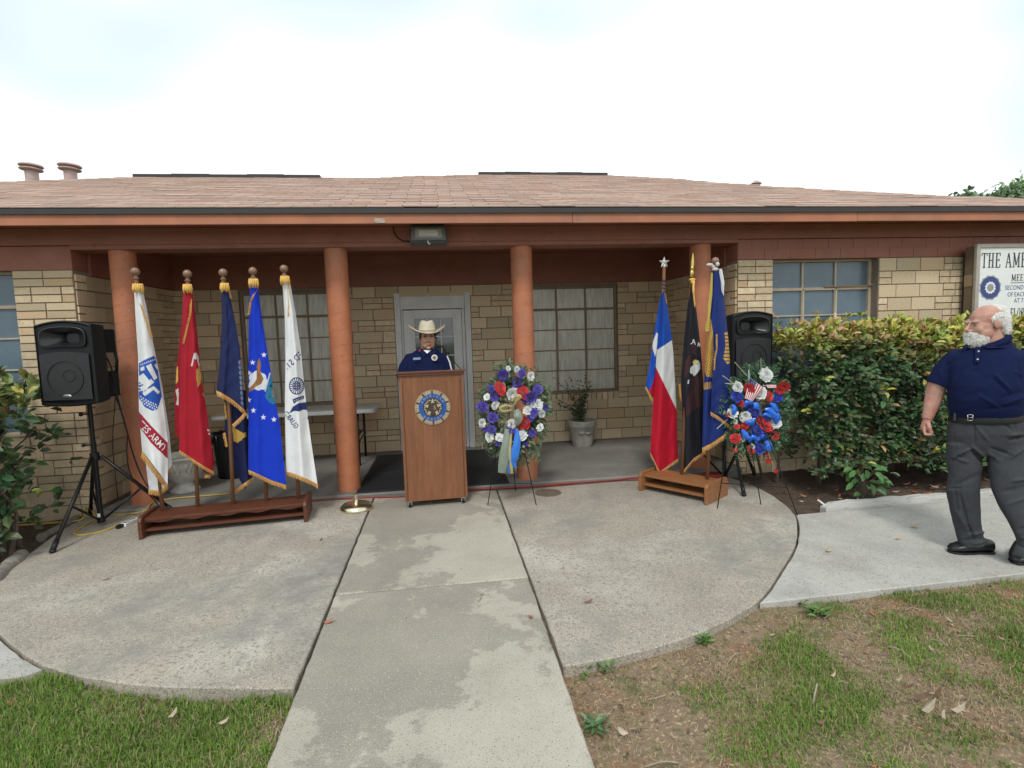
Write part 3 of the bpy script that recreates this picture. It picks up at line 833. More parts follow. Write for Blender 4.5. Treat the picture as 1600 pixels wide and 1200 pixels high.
def serif_text(s, xl, zb, h, sq, m, stem=0.17):
    mb = MB(); x = xl
    for ch in s:
        w, st, sf = GL[ch]
        for q in st + [(a, b, c, d, 0) for a, b, c, d in sf]:
            ax, az, bx, bz, k = q
            t = h * sq * (stem * (0.35 + 0.65 * k)) if k else h * 0.055
            p, r = np.array([x + ax * h * sq, zb + az * h]), np.array([x + bx * h * sq, zb + bz * h])
            d = r - p; L = np.linalg.norm(d); nrm = np.array([-d[1], d[0]]) / L * t / 2
            c4 = [p - nrm, r - nrm, r + nrm, p + nrm]
            mb.add([(c[0], 5.0975 - 0.0002 * len(mb.f) % 0.001, c[1]) for c in c4], [(0, 1, 2, 3)])
        x += (w + 0.16) * h * sq
    mb.build('lettering', m, sg)
p = px2([1533, 1558, 1565], [418, 418, 397]); serif_text('THE AMERICAN LEGION', p[0][0], p[0][2], 0.145, 0.56, INK)
p = px2([1580], [439]); serif_text('MEE', p[0][0], p[0][2], 0.068, 0.72, INK)
mb = MB(); a, b = px2([1579, 1612], [441.5, 441]); mb.bb(a[0], b[0], 5.096, 5.0985, a[2] - .004, a[2]); mb.build('underline', INK, sg)
for s, x, y, h in (('SECOND', 1570.5, 449.5, 0.048), ('OF EACH', 1574, 460, 0.048), ('AT 7:', 1584, 469.5, 0.048)):
    p = px2([x], [y]); xx = p[0][0]
    for wd in s.split(' '): xx = sign_text(wd, xx, p[0][2], h, INKB, 0.80, 0.0) + .018
p = px2([1578], [496]); serif_text('FLOR', p[0][0], p[0][2], 0.095, 0.5, INK)
# emblem: star-burst rim, blue ring, laurel and a bell-metal disc with US
ec = px2([1547], [449.5])[0]
def disc(r0, r1, n, y, m, name, wob=0.0, k=0):
    V = []; Fc = []
    for i in range(n):
        a = 2 * math.pi * i / n
        w = 1 + wob * (1 if i % 2 else -1)
        V += [(ec[0] + r0 * math.sin(a), y, ec[2] + r0 * math.cos(a)), (ec[0] + r1 * w * math.sin(a), y, ec[2] + r1 * w * math.cos(a))]
    Fc = [(2 * i, 2 * i + 1, 2 * ((i + 1) % n) + 1, 2 * ((i + 1) % n)) for i in range(n)]
    return put(name, V, Fc, m, sg)
disc(0.003, 0.128, 24, 5.0985, EMG, 'emblem', 0.05); disc(0.06, 0.115, 24, 5.0975, EMB, 'emblem', 0.0); disc(0.002, 0.062, 24, 5.0970, SIGNW, 'emblem', 0.12); disc(0.001, 0.04, 20, 5.0962, EMG, 'emblem')

# ================================================================== FOLIAGE
def leaves(name, P, D, N, L, Wd, C, parent=None, label=None, curl=0.18, kind='stuff', m=None):
    """P base points, D directions, N normals, L lengths, Wd widths, C colours: one folded, pointed leaf each"""
    n = len(P)
    D = D / np.linalg.norm(D, axis=1)[:, None]
    S = np.cross(D, N); S /= np.linalg.norm(S, axis=1)[:, None] + 1e-9
    U = np.cross(S, D)
    t = [(0, 0, 0), (0.30, 0.85, .10), (0.32, 0, -.02), (0.30, -0.85, .10), (0.70, 0.86, .04), (0.68, 0, -.07), (0.70, -0.86, .04), (1, 0, -.16)]
    V = np.empty((n, 8, 3))
    for k, (a, b, c) in enumerate(t):
        V[:, k] = P + D * (L * a)[:, None] + S * (Wd * 0.5 * b)[:, None] + U * (L * (c * curl / .18) - 0)[:, None]
    fq = [(0, 1, 2), (0, 2, 3)]; f4 = [(1, 4, 5, 2), (2, 5, 6, 3)]; f3 = [(4, 7, 5), (5, 7, 6)]
    off = np.arange(n)[:, None] * 8
    Fc = []
    for q in fq + f3 + f4:
        Fc += (off + np.array(q)).tolist()
    return put(name, V.reshape(-1, 3), Fc, m or LEAF, parent, kind=kind, col=np.repeat(C, 8, 0))
def rdir(n): 
    v = rng.normal(size=(n, 3)); return v / np.linalg.norm(v, axis=1)[:, None]

def hedge(th, n, xr, yr, zr, size, seed, top=None, gaps=True, nsing=0, young=1.0, front=1.0):
    r = np.random.default_rng(seed)
    # sprays of 4-7 leaves set along an uneven outer surface, more behind to fill the depth
    ns = n // 5
    x = r.uniform(*xr, ns); z = zr[0] + (zr[1] - zr[0]) * r.uniform(0, 1, ns) ** 0.8
    tp = top(x) if top else np.full(ns, zr[1])
    face = r.uniform(0, 1, ns)
    y = np.where(face < 0.5 * front, yr[0] + 0.02 + np.abs(r.normal(0, 0.07, ns)), r.uniform(yr[0], yr[1], ns))
    bul = np.array([0.09 * fbm((a, 0, c), 1.7, seed) + 0.06 * fbm((a, 3, c), 4.5, seed) for a, c in zip(x, z)])
    y = y + bul * 1.4
    z = zr[0] + (z - zr[0]) / (zr[1] - zr[0]) * (tp - zr[0])
    ontop = r.uniform(0, 1, ns) < 0.26
    z = np.where(ontop, tp + r.normal(0.0, 0.045, ns) + bul * 0.9, z)
    # rounded front top edge, ragged foot
    y = np.where(z > tp - 0.2, y + (z - (tp - 0.2)) ** 1 * 0.5, y)
    low = np.array([0.10 * fbm((a, 9, 0), 1.3, seed) for a in x])
    keep = (z > zr[0] + low + 0.10) | (r.uniform(0, 1, ns) < 0.35)
    x, y, z, tp, ontop = x[keep], y[keep], z[keep], tp[keep], ontop[keep]
    k = 5
    P = np.repeat(np.stack([x, y, z], 1), k, 0); m_ = len(P)
    topf = np.repeat(np.clip((z - (tp - 0.30 - .10 * np.sin(x * 3.1))) / 0.30, 0, 1), k)
    out = np.stack([r.normal(0, 1.0, m_), -0.75 + r.normal(0, 0.75, m_), 0.15 + 0.8 * topf + r.normal(0, 0.55, m_)], 1)
    Nn = np.stack([r.normal(0, .35, m_), -0.7 + r.normal(0, .3, m_), 0.75 + r.normal(0, .3, m_)], 1)
    L = size * r.uniform(0.55, 1.15, m_); Wd = L * r.uniform(0.46, 0.62, m_)
    P = P + out * 0.012
    yng = np.clip(topf * r.uniform(0.3, 1.25, m_) * young + (np.repeat(r.uniform(0, 1, len(x)), k) < 0.045) * 0.8, 0, 1)
    yng = np.where(np.repeat(z > tp - 0.06, k), np.maximum(yng, r.uniform(.4, 1, m_) * young), yng)[:, None]
    dark = np.stack([r.uniform(.042, .10, m_), r.uniform(.082, .155, m_), r.uniform(.034, .065, m_)], 1)
    gold = np.stack([r.uniform(.34, .58, m_), r.uniform(.40, .55, m_), r.uniform(.06, .13, m_)], 1)
    rust = np.stack([r.uniform(.42, .56, m_), r.uniform(.27, .36, m_), r.uniform(.11, .17, m_)], 1)
    w = (np.repeat(r.uniform(0, 1, len(x)), k) < (0.36 if young > .5 else .04))[:, None]
    C = dark * (1 - yng) + np.where(w, rust, gold) * yng
    # the leaves that show largest become parts of their own
    sel = np.zeros(m_, bool)
    if nsing:
        px, py, dd = proj(P)
        vis = (px > 0) & (px < 1600) & (P[:, 1] < yr[0] + 0.10)
        idx = np.argsort(-(L / dd) * vis)[:nsing]; sel[idx] = True
        for i in idx:
            leaves('leaf', P[i:i + 1], out[i:i + 1], Nn[i:i + 1], L[i:i + 1], Wd[i:i + 1], C[i:i + 1], th, kind=None)
    q = ~sel
    leaves('foliage', P[q], out[q], Nn[q], L[q], Wd[q], C[q], th)
    # woody stems
    mb = MB()
    for i in range(int((xr[1] - xr[0]) * 9)):
        bx = r.uniform(*xr); by = r.uniform(yr[0] + 0.25, yr[1] - 0.1)
        t0 = tp.mean() * 0.8
        pts = [(bx, by, -0.06)]
        for s in (0.3, 0.6, 0.9):
            pts.append((bx + r.normal(0, 0.12) * s, by + r.normal(0, 0.12) * s, t0 * s))
        mb.tube(catmull(pts, 3), np.linspace(0.016, 0.005, len(catmull(pts, 3))), 5)
    mb.build('branch', BARK, th, kind='stuff')
BARK = mat('twig_bark', (0.10, 0.075, 0.055), 0.9, 0.3, 30)
h1 = thing('hedge', 'long dense green hedge with yellow and rust new leaves under the right window', 'hedge', (5.0, 4.75, 0))
def htop(x): return 1.36 + 0.06 * np.clip((x - 3) / 3, 0, 1) + 0.03 * np.sin(x * 2.1)
hedge(h1, 38000, (3.22, 7.6), (4.27, 5.2), (0.12, 1.38), 0.070, 21, htop, nsing=299)
h2 = thing('shrub', 'dark glossy green shrub at the left edge beside the loudspeaker stand', 'shrub', (-3.6, 4.5, 0))
hedge(h2, 6500, (-4.6, -3.13), (4.10, 5.0), (0.06, 1.2), 0.10, 33, lambda x: 1.22 + 0.0 * x, young=0.25, nsing=120)
hs = thing('low_plant', 'low sprig of broad green leaves growing at the foot of the hedge', 'plant', (3.62, 4.22, -0.04))
r = np.random.default_rng(5); k = 34
a = r.uniform(0, 2 * math.pi, k); P = np.stack([3.62 + 0.16 * np.cos(a) * r.uniform(0.2, 1, k), 4.2 + 0.07 * np.sin(a), r.uniform(0.04, 0.27, k)], 1)
Dn = np.stack([np.cos(a), -0.35 + 0.3 * np.sin(a), r.uniform(-.75, .2, k)], 1); Nn = np.stack([np.zeros(k), -np.ones(k) * .8, np.ones(k)], 1)
for i in range(k):
    leaves('leaf', P[i:i + 1], Dn[i:i + 1], Nn[i:i + 1], np.array([0.115 * r.uniform(.7, 1.1)]), np.array([0.045]), np.array([[.06, .15, .04]]) * r.uniform(.7, 1.6), hs, kind=None)
mb = MB()
for i in range(k): mb.tube([(3.62, 4.24, -0.04), (3.62 + (P[i][0] - 3.62) * .4, 4.24, P[i][2] * .6), P[i]], 0.0025, 4)
mb.build('stem', BARK, hs)

# trees beyond the roof, far right
def tree(label, x, y, zc, rx, rz_, n, seed, hue):
    r = np.random.default_rng(seed)
    t = thing('tree', label, 'tree', (x, y, -0.1), 'trees beyond the roof at the right')
    mb = MB(); mb.tube([(x, y, -0.1), (x + .1, y, zc * .5), (x, y, zc)], [0.28, 0.2, 0.1], 10)
    for i in range(7):
        a = r.uniform(0, 6.28); mb.tube([(x, y, zc * .5), (x + math.cos(a) * rx * .4, y + math.sin(a) * rx * .4, zc * .85), (x + math.cos(a) * rx * .75, y + math.sin(a) * rx * .7, zc + r.uniform(-.3, .6) * rz_)], [0.12, 0.07, 0.03], 6)
    mb.build('trunk', BARK, t, smooth=True)
    nc = 70
    cc = rdir(nc) * np.array([rx, rx, rz_]) * r.uniform(0.35, 1.0, nc)[:, None] + np.array([x, y, zc])
    i = r.integers(0, nc, n)
    P = cc[i] + r.normal(0, 0.26 * rx / 2.4, (n, 3))
    tone = r.uniform(.6, 1.35, nc)[i][:, None]
    C = np.array(hue) * tone * r.uniform(.7, 1.3, (n, 1))
    leaves('crown', P, r.normal(size=(n, 3)) + np.array([0, -.3, 0]), r.normal(size=(n, 3)) + np.array([0, 0, 1]), np.full(n, .24), np.full(n, .15), C, t)
p = aty(1545, 309, 20); tree('small dark leafy tree showing above the roof slope, left of the larger tree', p[0] - .1, 20, p[2] - .95, 1.7, 1.25, 9000, 3, (.20, .29, .16))
p = aty(1640, 285, 22); tree('larger mid green tree above the roof at the right edge', p[0] + .6, 22, p[2] - 2.2, 3.0, 2.4, 20000, 4, (.22, .38, .12))

# ================================================================== PORCH THINGS
for i, (x0, x1, y0, y1, lb) in enumerate(((-0.86, -0.135, 5.225, 5.93, 'front left black ribbed rubber mat before the door'), (-0.12, 0.62, 5.225, 5.93, 'front right black ribbed rubber mat between lectern and wreath'),
                                   (-0.85, -0.135, 5.96, 6.88, 'rear left black ribbed rubber mat beside the folding table'), (-0.12, 0.61, 5.96, 6.88, 'rear right black ribbed rubber mat at the door sill'))):
    t = thing('door_mat', lb, 'mat', ((x0 + x1) / 2, (y0 + y1) / 2, 0.041), 'rubber mats in front of the door')
    mb = MB(); mb.bb(x0, x1, y0, y1, 0.041, 0.047); mb.build('mat_base', RUBBER, t, bevel=0.002)
    mb = MB(); e = 0.045
    mb.bb(x0 + .004, x1 - .004, y0 + .004, y0 + e - .01, 0.0472, 0.053); mb.bb(x0 + .004, x1 - .004, y1 - e + .01, y1 - .004, 0.0472, 0.053)
    mb.bb(x0 + .004, x0 + e - .01, y0 + e - .008, y1 - e + .008, 0.0472, 0.053); mb.bb(x1 - e + .01, x1 - .004, y0 + e - .008, y1 - e + .008, 0.0472, 0.053)
    mb.build('mat_border', RUBBER, t)
    mb = MB(); x = x0 + e
    while x < x1 - e - .012:
        mb.bb(x, x + .012, y0 + e, y1 - e, 0.0472, 0.053); x += 0.024
    mb.build('ribs', RUBBER, t, kind='stuff')

# folding table under the left porch window
TBL = mat('table_plastic', (0.62, 0.62, 0.60), 0.45, 0.04, 20, 0.1, 150)
t = thing('folding_table', 'white plastic folding table with black legs behind the row of flags', 'table', (-1.68, 6.65, 0.04))
mb = MB(); c = []
zt = 0.70
pl = []
for cx_, cy_, a0 in ((-0.84, 6.42, -90), (-0.84, 6.95, 0), (-2.52, 6.95, 90), (-2.52, 6.42, 180)):
    for k in range(5): pl.append((cx_ + 0.06 * math.cos(rad(a0 + k * 22.5)), cy_ + 0.06 * math.sin(rad(a0 + k * 22.5))))
mb.prism(pl, zt - 0.042, zt); mb.build('tabletop', TBL, t, bevel=0.008)
for x, s in ((-0.99, -1), (-2.37, 1)):
    for y in (6.42, 6.94):
        mb = MB(); mb.tube([(x, y, 0.04), (x - 0.0 * s, y, zt - 0.045)], 0.014, 8); mb.ball((x, y, 0.05), (.017, .017, .012), 8); mb.build('leg', BLACKM, t, smooth=True)
    mb = MB(); mb.tube([(x, 6.42, 0.40), (x, 6.94, 0.40)], 0.011, 6); mb.tube([(x, 6.42, 0.3), (x + .02, 6.68, 0.36), (x, 6.94, 0.3)], 0.008, 6); mb.build('leg_brace', BLACKM, t, smooth=True)
    mb = MB(); mb.tube([(x, 6.68, 0.40), (x + s * 0.38, 6.68, zt - .05)], 0.009, 6); mb.build('fold_brace', BLACKM, t, smooth=True)

# pot with a plant under the right porch window
POT = mat('weathered_resin_pot', (0.36, 0.34, 0.31), 0.75, 0.22, 10, 0.3, 60, col2=(0.22, 0.21, 0.19), c2=(.5, .7))
t = thing('flower_pot', 'round grey weathered pot holding a twiggy plant under the right porch window', 'pot', (1.77, 6.78, 0.04))
mb = MB(); mb.lathe([(0.125, 0.041), (0.128, 0.055), (0.142, 0.12), (0.145, 0.135), (0.148, 0.15), (0.168, 0.29), (0.178, 0.30), (0.186, 0.315), (0.186, 0.375), (0.178, 0.382), (0.160, 0.378), (0.150, 0.33), (0.02, 0.325)], (1.77, 6.78, 0), 36); mb.build('bowl', POT, t, autos=40)
mb = MB(); mb.lathe([(0.001, 0.342), (0.152, 0.338)], (1.77, 6.78, 0), 20, cap=False); mb.build('potting_soil', MULCH, t)
mb = MB()
mb.ball((1.77 - .05, 6.78 - .16, .235), (.03, .012, .022), 10); mb.ball((1.77 + .03, 6.78 - .165, .23), (.035, .012, .018), 10)
for q in (-1, 1): mb.tube([(1.77 + q * .09, 6.78 - .148, .245), (1.77 + q * .05, 6.78 - .162, .225), (1.77, 6.78 - .168, .235)], 0.006, 5)
mb.build('relief_ornament', POT, t, smooth=True)
t2 = thing('potted_plant', 'sparse twiggy green plant growing in the grey pot', 'plant', (1.74, 6.78, 0.34))
r = np.random.default_rng(9); mb = MB(); PP = []; DD = []
for i in range(26):
    a = r.uniform(0, 6.28); sp = r.uniform(.05, .28); hgt = r.uniform(.15, .62)
    if math.cos(a) > 0: sp *= .55
    pts = catmull([(1.75, 6.77, .33), (1.75 + math.cos(a) * sp * .3, 6.77 + math.sin(a) * sp * .2, .33 + hgt * .5), (1.75 + math.cos(a) * sp * 1.2, 6.77 + math.sin(a) * sp * .5, .33 + hgt)], 5)
    mb.tube(pts, np.linspace(.0035, .0015, len(pts)), 4)
    for q in pts[3:]:
        for _ in range(3): PP.append(q + r.normal(0, .012, 3)); DD.append(r.normal(size=3) + np.array([math.cos(a), 0, .3]))
mb.build('stem', BARK, t2)
k = len(PP); leaves('foliage', np.array(PP), np.array(DD), r.normal(size=(k, 3)) + np.array([0, -.5, .8]), np.full(k, .034) * r.uniform(.6, 1.3, k), np.full(k, .018), np.array([[.05, .09, .035]]) * r.uniform(.5, 1.5, (k, 1)), t2)

# white urn behind the first flag
t = thing('urn_planter', 'white footed urn planter on the porch behind the white army flag', 'planter', (-2.62, 5.78, 0.04))
URN = mat('white_urn', (0.60, 0.58, 0.54), 0.7, 0.16, 14, 0.2, 60)
mb = MB(); mb.lathe([(0.135, 0.041), (0.135, 0.06), (0.115, 0.075), (0.085, 0.10), (0.075, 0.12), (0.095, 0.14), (0.15, 0.19), (0.18, 0.27), (0.20, 0.35), (0.215, 0.375), (0.232, 0.385), (0.232, 0.405), (0.205, 0.405), (0.185, 0.35), (0.02, 0.33)], (-2.62, 5.78, 0), 40); mb.build('bowl', URN, t, autos=40)
mb = MB()
for i in range(24):
    a = i / 24 * 6.283; mb.tube([(-2.62 + .175 * math.cos(a), 5.78 + .175 * math.sin(a), .255), (-2.62 + .20 * math.cos(a), 5.78 + .20 * math.sin(a), .345)], 0.009, 5)
mb.build('rim_fluting', URN, t, smooth=True)
mb = MB(); mb.lathe([(0.001, 0.335), (0.19, 0.332)], (-2.62, 5.78, 0), 20, cap=False); mb.build('potting_soil', mat('dark_soil', (.015, .012, .01), 1, .2, 40), t)
# dark waste bin between the red and the navy flag
t = thing('waste_bin', 'black round bin standing in the shade of the porch behind the red flag', 'bin', (-2.32, 6.3, 0.04))
mb = MB(); mb.lathe([(0.17, 0.041), (0.20, 0.50), (0.212, 0.51), (0.212, 0.53), (0.19, 0.53), (0.18, 0.45), (0.02, 0.42)], (-2.32, 6.3, 0), 28); mb.build('bin_body', BLACKP, t, autos=40)
mb = MB()
for i in range(22):
    a = i / 22 * 6.283 + rnd.uniform(-.1, .1); mb.tube([(-2.32 + .185 * math.cos(a), 6.3 + .185 * math.sin(a), .53), (-2.32 + .213 * math.cos(a), 6.3 + .213 * math.sin(a), .535), (-2.32 + .218 * math.cos(a + .06), 6.3 + .218 * math.sin(a + .06), .40 + rnd.uniform(-.04, .04))], [.008, .013, .006], 5)
mb.build('bin_liner', mat('black_bag', (.012, .012, .014), .25, .1, 20), t, smooth=True)

# brass flag base left of the lectern
BRASS = mat('brass', (0.74, 0.69, 0.50), 0.26, 0.08, 20, metal=1.0)
t = thing('flagpole_base', 'empty gold coloured domed flagpole base standing left of the lectern', 'flagpole base', (-0.80, 4.86, 0))
mb = MB(); mb.lathe([(0.138, 0.001), (0.142, 0.014), (0.137, 0.034), (0.118, 0.052), (0.08, 0.064), (0.04, 0.070), (0.024, 0.074)], (-0.80, 4.86, 0), 40); mb.build('base_dish', BRASS, t, autos=50)
mb = MB(); mb.lathe([(0.026, 0.066), (0.021, 0.075), (0.0195, 0.13), (0.0205, 0.132), (0.0205, 0.142), (0.014, 0.142), (0.013, 0.10)], (-0.80, 4.86, 0), 20); mb.build('socket', BRASS, t, autos=50)
mb = MB(); mb.box((-0.79, 4.725, 0.026), (0.05, 0.004, 0.014), rotm((1, 0, 0), rad(-40))); mb.build('sticker', WHITE, t)

# floor drain cover in the patio, cords
DR_ = mat('rusty_cover', (0.15, 0.115, 0.085), 0.8, 0.25, 30)
t = thing('drain_cover', 'small round rusty cover set in the patio right of the walkway', 'drain cover', (0.95, 4.955, 0.001))
mb = MB(); mb.lathe([(0.125, 0.0015), (0.122, 0.006), (0.112, 0.006), (0.11, 0.003)], (0.95, 4.955, 0), 32); mb.build('rim', DR_, t)
mb = MB(); mb.lathe([(0.001, 0.0055), (0.108, 0.0048)], (0.95, 4.955, 0), 32, cap=False); mb.ball((0.95, 4.955, 0.006), (.015, .015, .005), 8); mb.build('lid', DR_, t)

def cord(name, label, cat, pts, r_, m, z=0.0, n=8):
    q = catmull(pts, n); mb = MB(); mb.tube(q, r_, 6)
    o = mb.build(name, m, smooth=True); tag(o, label, cat); return o
rr = random.Random(3)
pts = [(x, 5.165 + 0.018 * math.sin(x * 5.1) + rr.uniform(-.012, .012) + (0.03 if x < -1 else 0), 0.012) for x in np.arange(-1.35, 2.3, 0.16)]
cord('extension_cord', 'red brown cord lying along the porch edge behind the lectern', 'cord', [(-2.2, 5.10, .012), (-1.7, 5.19, .012)] + pts, 0.0075, CORDR)
pts = [(x, 5.148 + 0.02 * math.sin(x * 3.7 + 1) + rr.uniform(-.01, .01), 0.026 + .004 * math.sin(x * 7)) for x in np.arange(0.2, 2.5, 0.17)]
cord('extension_cord', 'second red cord twisted over the first one, right of the lectern', 'cord', pts, 0.007, CORDR)
YEL = mat('yellow_cable', (0.58, 0.40, 0.08), 0.45, 0.1, 30)
cord('extension_cord', 'yellow extension cord looping round the left speaker stand', 'cord',
     [(*atz(-40, 830, -.02)[:2], -.01), (*atz(20, 823, -.02)[:2], -.012), (*atz(90, 818, -.01)[:2], 0.0), (*atz(130, 812, 0)[:2], .012), (*atz(135, 800, 0)[:2], .10), (*atz(150, 812, 0)[:2], .012), (*atz(140, 818, 0)[:2], .012), (*atz(117, 833, 0)[:2], .010), (*atz(125, 838, 0)[:2], .010), (*atz(160, 832, 0)[:2], .010), (*atz(192, 820, 0)[:2], .010)], 0.008, YEL)
cord('extension_cord', 'yellow cord running back past the orange column into the porch', 'cord', [(*atz(172, 806, 0)[:2], .012), (*atz(200, 805, 0)[:2], .012), (*atz(228, 806, 0)[:2], .05), (*atz(250, 790, 0)[:2], .05), (-2.1, 5.5, .05)], 0.007, YEL)
p0, p1 = atz(193, 822, .01), atz(212, 813, .01)
t = thing('power_strip', 'short white power strip on the patio by the flag stand', 'power strip', tuple((p0 + p1) / 2))
ang = math.atan2(p1[1] - p0[1], p1[0] - p0[0]); Rz = rotm((0, 0, 1), ang); c = (p0 + p1) / 2 + np.array([0, 0, .008])
mb = MB(); mb.box(c, (0.15, 0.05, 0.03), Rz); mb.build('strip_body', WHITE, t, bevel=0.005)
mb = MB()
for k in range(4): mb.box(c + Rz @ np.array([-.05 + .033 * k, 0, .0158]), (.018, .024, .0012), Rz)
mb.build('sockets', BLACKP, t)
mb = MB(); mb.box(c + Rz @ np.array([-.10, .01, .0]), (.05, .035, .03), Rz); mb.build('plug', BLACKP, t, bevel=.004)

# driftwood and timber edging
WOODG = mat('weathered_wood', (0.24, 0.215, 0.185), 0.95, 0.35, 9, 0.8, 60, stretch=(0.35, 3, 3))
WOODP = mat('peeling_white_timber', (0.50, 0.49, 0.46), 0.9, 0.2, 6, 0.6, 40, stretch=(.35, 3, 3), spots=[(14, (0.20, 0.17, 0.14), 0.56, 0.66)])
def log(label, a, b, r_, m, seed, cat='log'):
    a, b = np.array(a, float), np.array(b, float); r = random.Random(seed)
    k = 14; pts = [a + (b - a) * i / k + np.array([r.uniform(-.005, .005)] * 3) for i in range(k + 1)]
    mb = MB(); mb.tube(pts, [r_ * r.uniform(.86, 1.1) for _ in pts], 9)
    o = mb.build('log', m, autos=50); return tag(o, label, cat)
log('grey weathered driftwood log at the left edge of the patio', (*atz(34, 868, 0)[:2], .0), (*atz(-70, 960, 0)[:2], .0), 0.05, WOODG, 1)
log('dark weathered log lying in the bed behind the left speaker stand', (*atz(62, 838, 0)[:2], -.02), (*atz(122, 808, 0)[:2], -.01), 0.035, WOODG, 2)
e = thing('garden_edging', 'peeling white timber edging along the hedge bed', 'edging', (5, 3.98, 0))
r2 = random.Random(4)
for (xa, xb) in ((3.06, 5.2), (5.22, 7.4), (7.42, 9.3)):
    mb = MB(); k = 26
    for i in range(k):
        pass
    pts0 = []
    ring = []
    for i in range(k + 1):
        x = xa + (xb - xa) * i / k; j = r2.uniform(-.004, .004); hh = 0.045 + r2.uniform(-.008, .006) - (0.03 if (i == 0 and xa < 3.1) else 0)
        ring.append([(x, 3.955 + j, -.05), (x, 4.04 + j, -.05), (x, 4.035 + j, hh), (x, 3.965 + j, hh)])
    mb.loft([np.array(q) for q in ring]); mb.build('timber', WOODP, e, bevel=.004)
tag(put('broken_slat', *(lambda mb: (mb.v, mb.f))(MB().box((*atz(1285, 792, 0)[:2], .03), (.10, .02, .012), rotm((0, 1, 0), rad(38)))), WHITE), 'short white splinter of wood leaning at the end of the edging', 'wood splinter')

# ================================================================== LOUDSPEAKERS ON TRIPODS
GRILLE = mat('speaker_grille', (0.022, 0.023, 0.026), 0.55, 0.1, 30, 0.9, 700)
SILVER = mat('silver_badge', (0.45, 0.45, 0.44), 0.3, 0.1, 30, metal=0.8)
def speaker(label, cx, cy, z0, yaw, hgt=0.68, w=0.43, dep=0.37):
    t = thing('loudspeaker', label, 'loudspeaker', (cx, cy + dep / 2, z0), 'loudspeakers on tripod stands')
    Rz = rotm((0, 0, 1), rad(yaw)); c0 = np.array([cx, cy + dep / 2, z0])
    def T(p): 
        p = np.array(p, float).reshape(-1, 3) - np.array([0, dep / 2, 0]); return p @ Rz.T + c0
    def outline(sx, top, bot, n=12):
        a = w / 2 * sx; pts = []
        for i in range(n + 1):
            u = -1 + 2 * i / n; pts.append((a * u, top + 0.035 * (1 - u * u)))
        for i in range(n + 1):
            u = 1 - 2 * i / n; pts.append((a * u, bot - 0.02 * (1 - u * u) + 0.02))
        return pts
    mb = MB()
    rings = []
    for y, sx, tp, bt in ((0.012, .93, hgt - .055, .02), (0.0, .955, hgt - .045, .012), (0.012, 1.0, hgt - .035, 0), (0.06, 1.0, hgt - .035, 0), (0.18, .93, hgt - .045, .015), (0.20, .86, hgt - .06, .03)):
        rings.append(np.array([T((x, y, z))[0] for x, z in outline(sx, tp, bt)]))
    mb.loft(rings); shell = mb.build('front_shell', BLACKP, t)
    mb = MB()
    for za, zb in ((0.045, 0.26), (0.42, hgt - .07)):
        b = MB(); b.box((0, 0.275, (za + zb) / 2), (w * .80, 0.17, zb - za)); mb.add(T(b.v), b.f)
    b = MB(); b.box((0, 0.26, 0.34), (w * .34, 0.13, 0.17)); mb.add(T(b.v), b.f)
    mb.build('rear_shell', BLACKP, t, bevel=0.012)
    mb = MB(); mb.tube(T([(w * .38, .345, .25), (w * .40, .35, .34), (w * .38, .345, .43)]), .012, 8); mb.tube(T([(-w * .38, .345, .25), (-w * .40, .35, .34), (-w * .38, .345, .43)]), .012, 8); mb.build('carry_handle', BLACKP, t, smooth=True)
    # horn: a rounded mouth that narrows inwards
    def rr_(hw, hh, zc, y, n=24, pw=4.0, bow=0.0):
        out = []
        for i in range(n):
            a = 2 * math.pi * i / n; ca, sa = math.cos(a), math.sin(a)
            x = hw * math.copysign(abs(ca) ** (2 / pw), ca); z = hh * math.copysign(abs(sa) ** (2 / pw), sa)
            out.append(T((x, y, zc + z + bow * (1 - (x / hw) ** 2)))[0])
        return np.array(out)
    zc = hgt - 0.145
    mb = MB(); mb.loft([rr_(.172, .078, zc, -.03, bow=.016), rr_(.172, .078, zc, .004, bow=.014), rr_(.160, .068, zc, .03, bow=.006), rr_(.11, .06, zc + .006, .13)])
    cutter = mb.build('cutter', BLACKP, None)
    shell.location = tuple(base_of(shell)); shell.parent = None
    bo = shell.modifiers.new('b', 'BOOLEAN'); bo.object = cutter; bo.operation = 'DIFFERENCE'; bo.solver = 'EXACT'
    bpy.context.view_layer.update()
    dg = bpy.context.evaluated_depsgraph_get(); nm = bpy.data.meshes.new_from_object(shell.evaluated_get(dg))
    shell.modifiers.clear(); shell.data = nm; shell.parent = t; shell.location = (0, 0, 0)
    nm.polygons.foreach_set('use_smooth', np.ones(len(nm.polygons), dtype=bool)); nm.set_sharp_from_angle(angle=rad(35))
    bpy.data.objects.remove(cutter)
    mb = MB(); mb.loft([rr_(.176, .082, zc, -.0045, bow=.017), rr_(.171, .077, zc, -.007, bow=.0165), rr_(.166, .072, zc, .004, bow=.014), rr_(.150, .060, zc, .022, bow=.006), rr_(.10, .046, zc + .004, .055, bow=0), rr_(.07, .040, zc + .008, .085), rr_(.05, .036, zc + .008, .12)], cap=False)
    b = MB(); b.add(list(rr_(.051, .037, zc + .008, .118)), [tuple(range(24))]); mb.add(b.v, b.f)
    h = mb.build('horn', MATS.get('horn_plastic') or mat('horn_plastic', (0.020, 0.021, 0.024), 0.3, 0.1, 20, spec=.5), t, autos=60)
    mb = MB(); gr = []
    n = 14; hw = .186
    V = []; 
    for i in range(n + 1):
        u = -1 + 2 * i / n
        for z in (0.055, hgt - .265 + .02 * (1 - u * u)):
            V.append(T((hw * u, -.004 - .006 * (1 - u * u), z))[0])
    mb.add(V, [(2 * i, 2 * i + 2, 2 * i + 3, 2 * i + 1) for i in range(n)])
    V2 = []
    mb.build('grille', GRILLE, t, smooth=True)
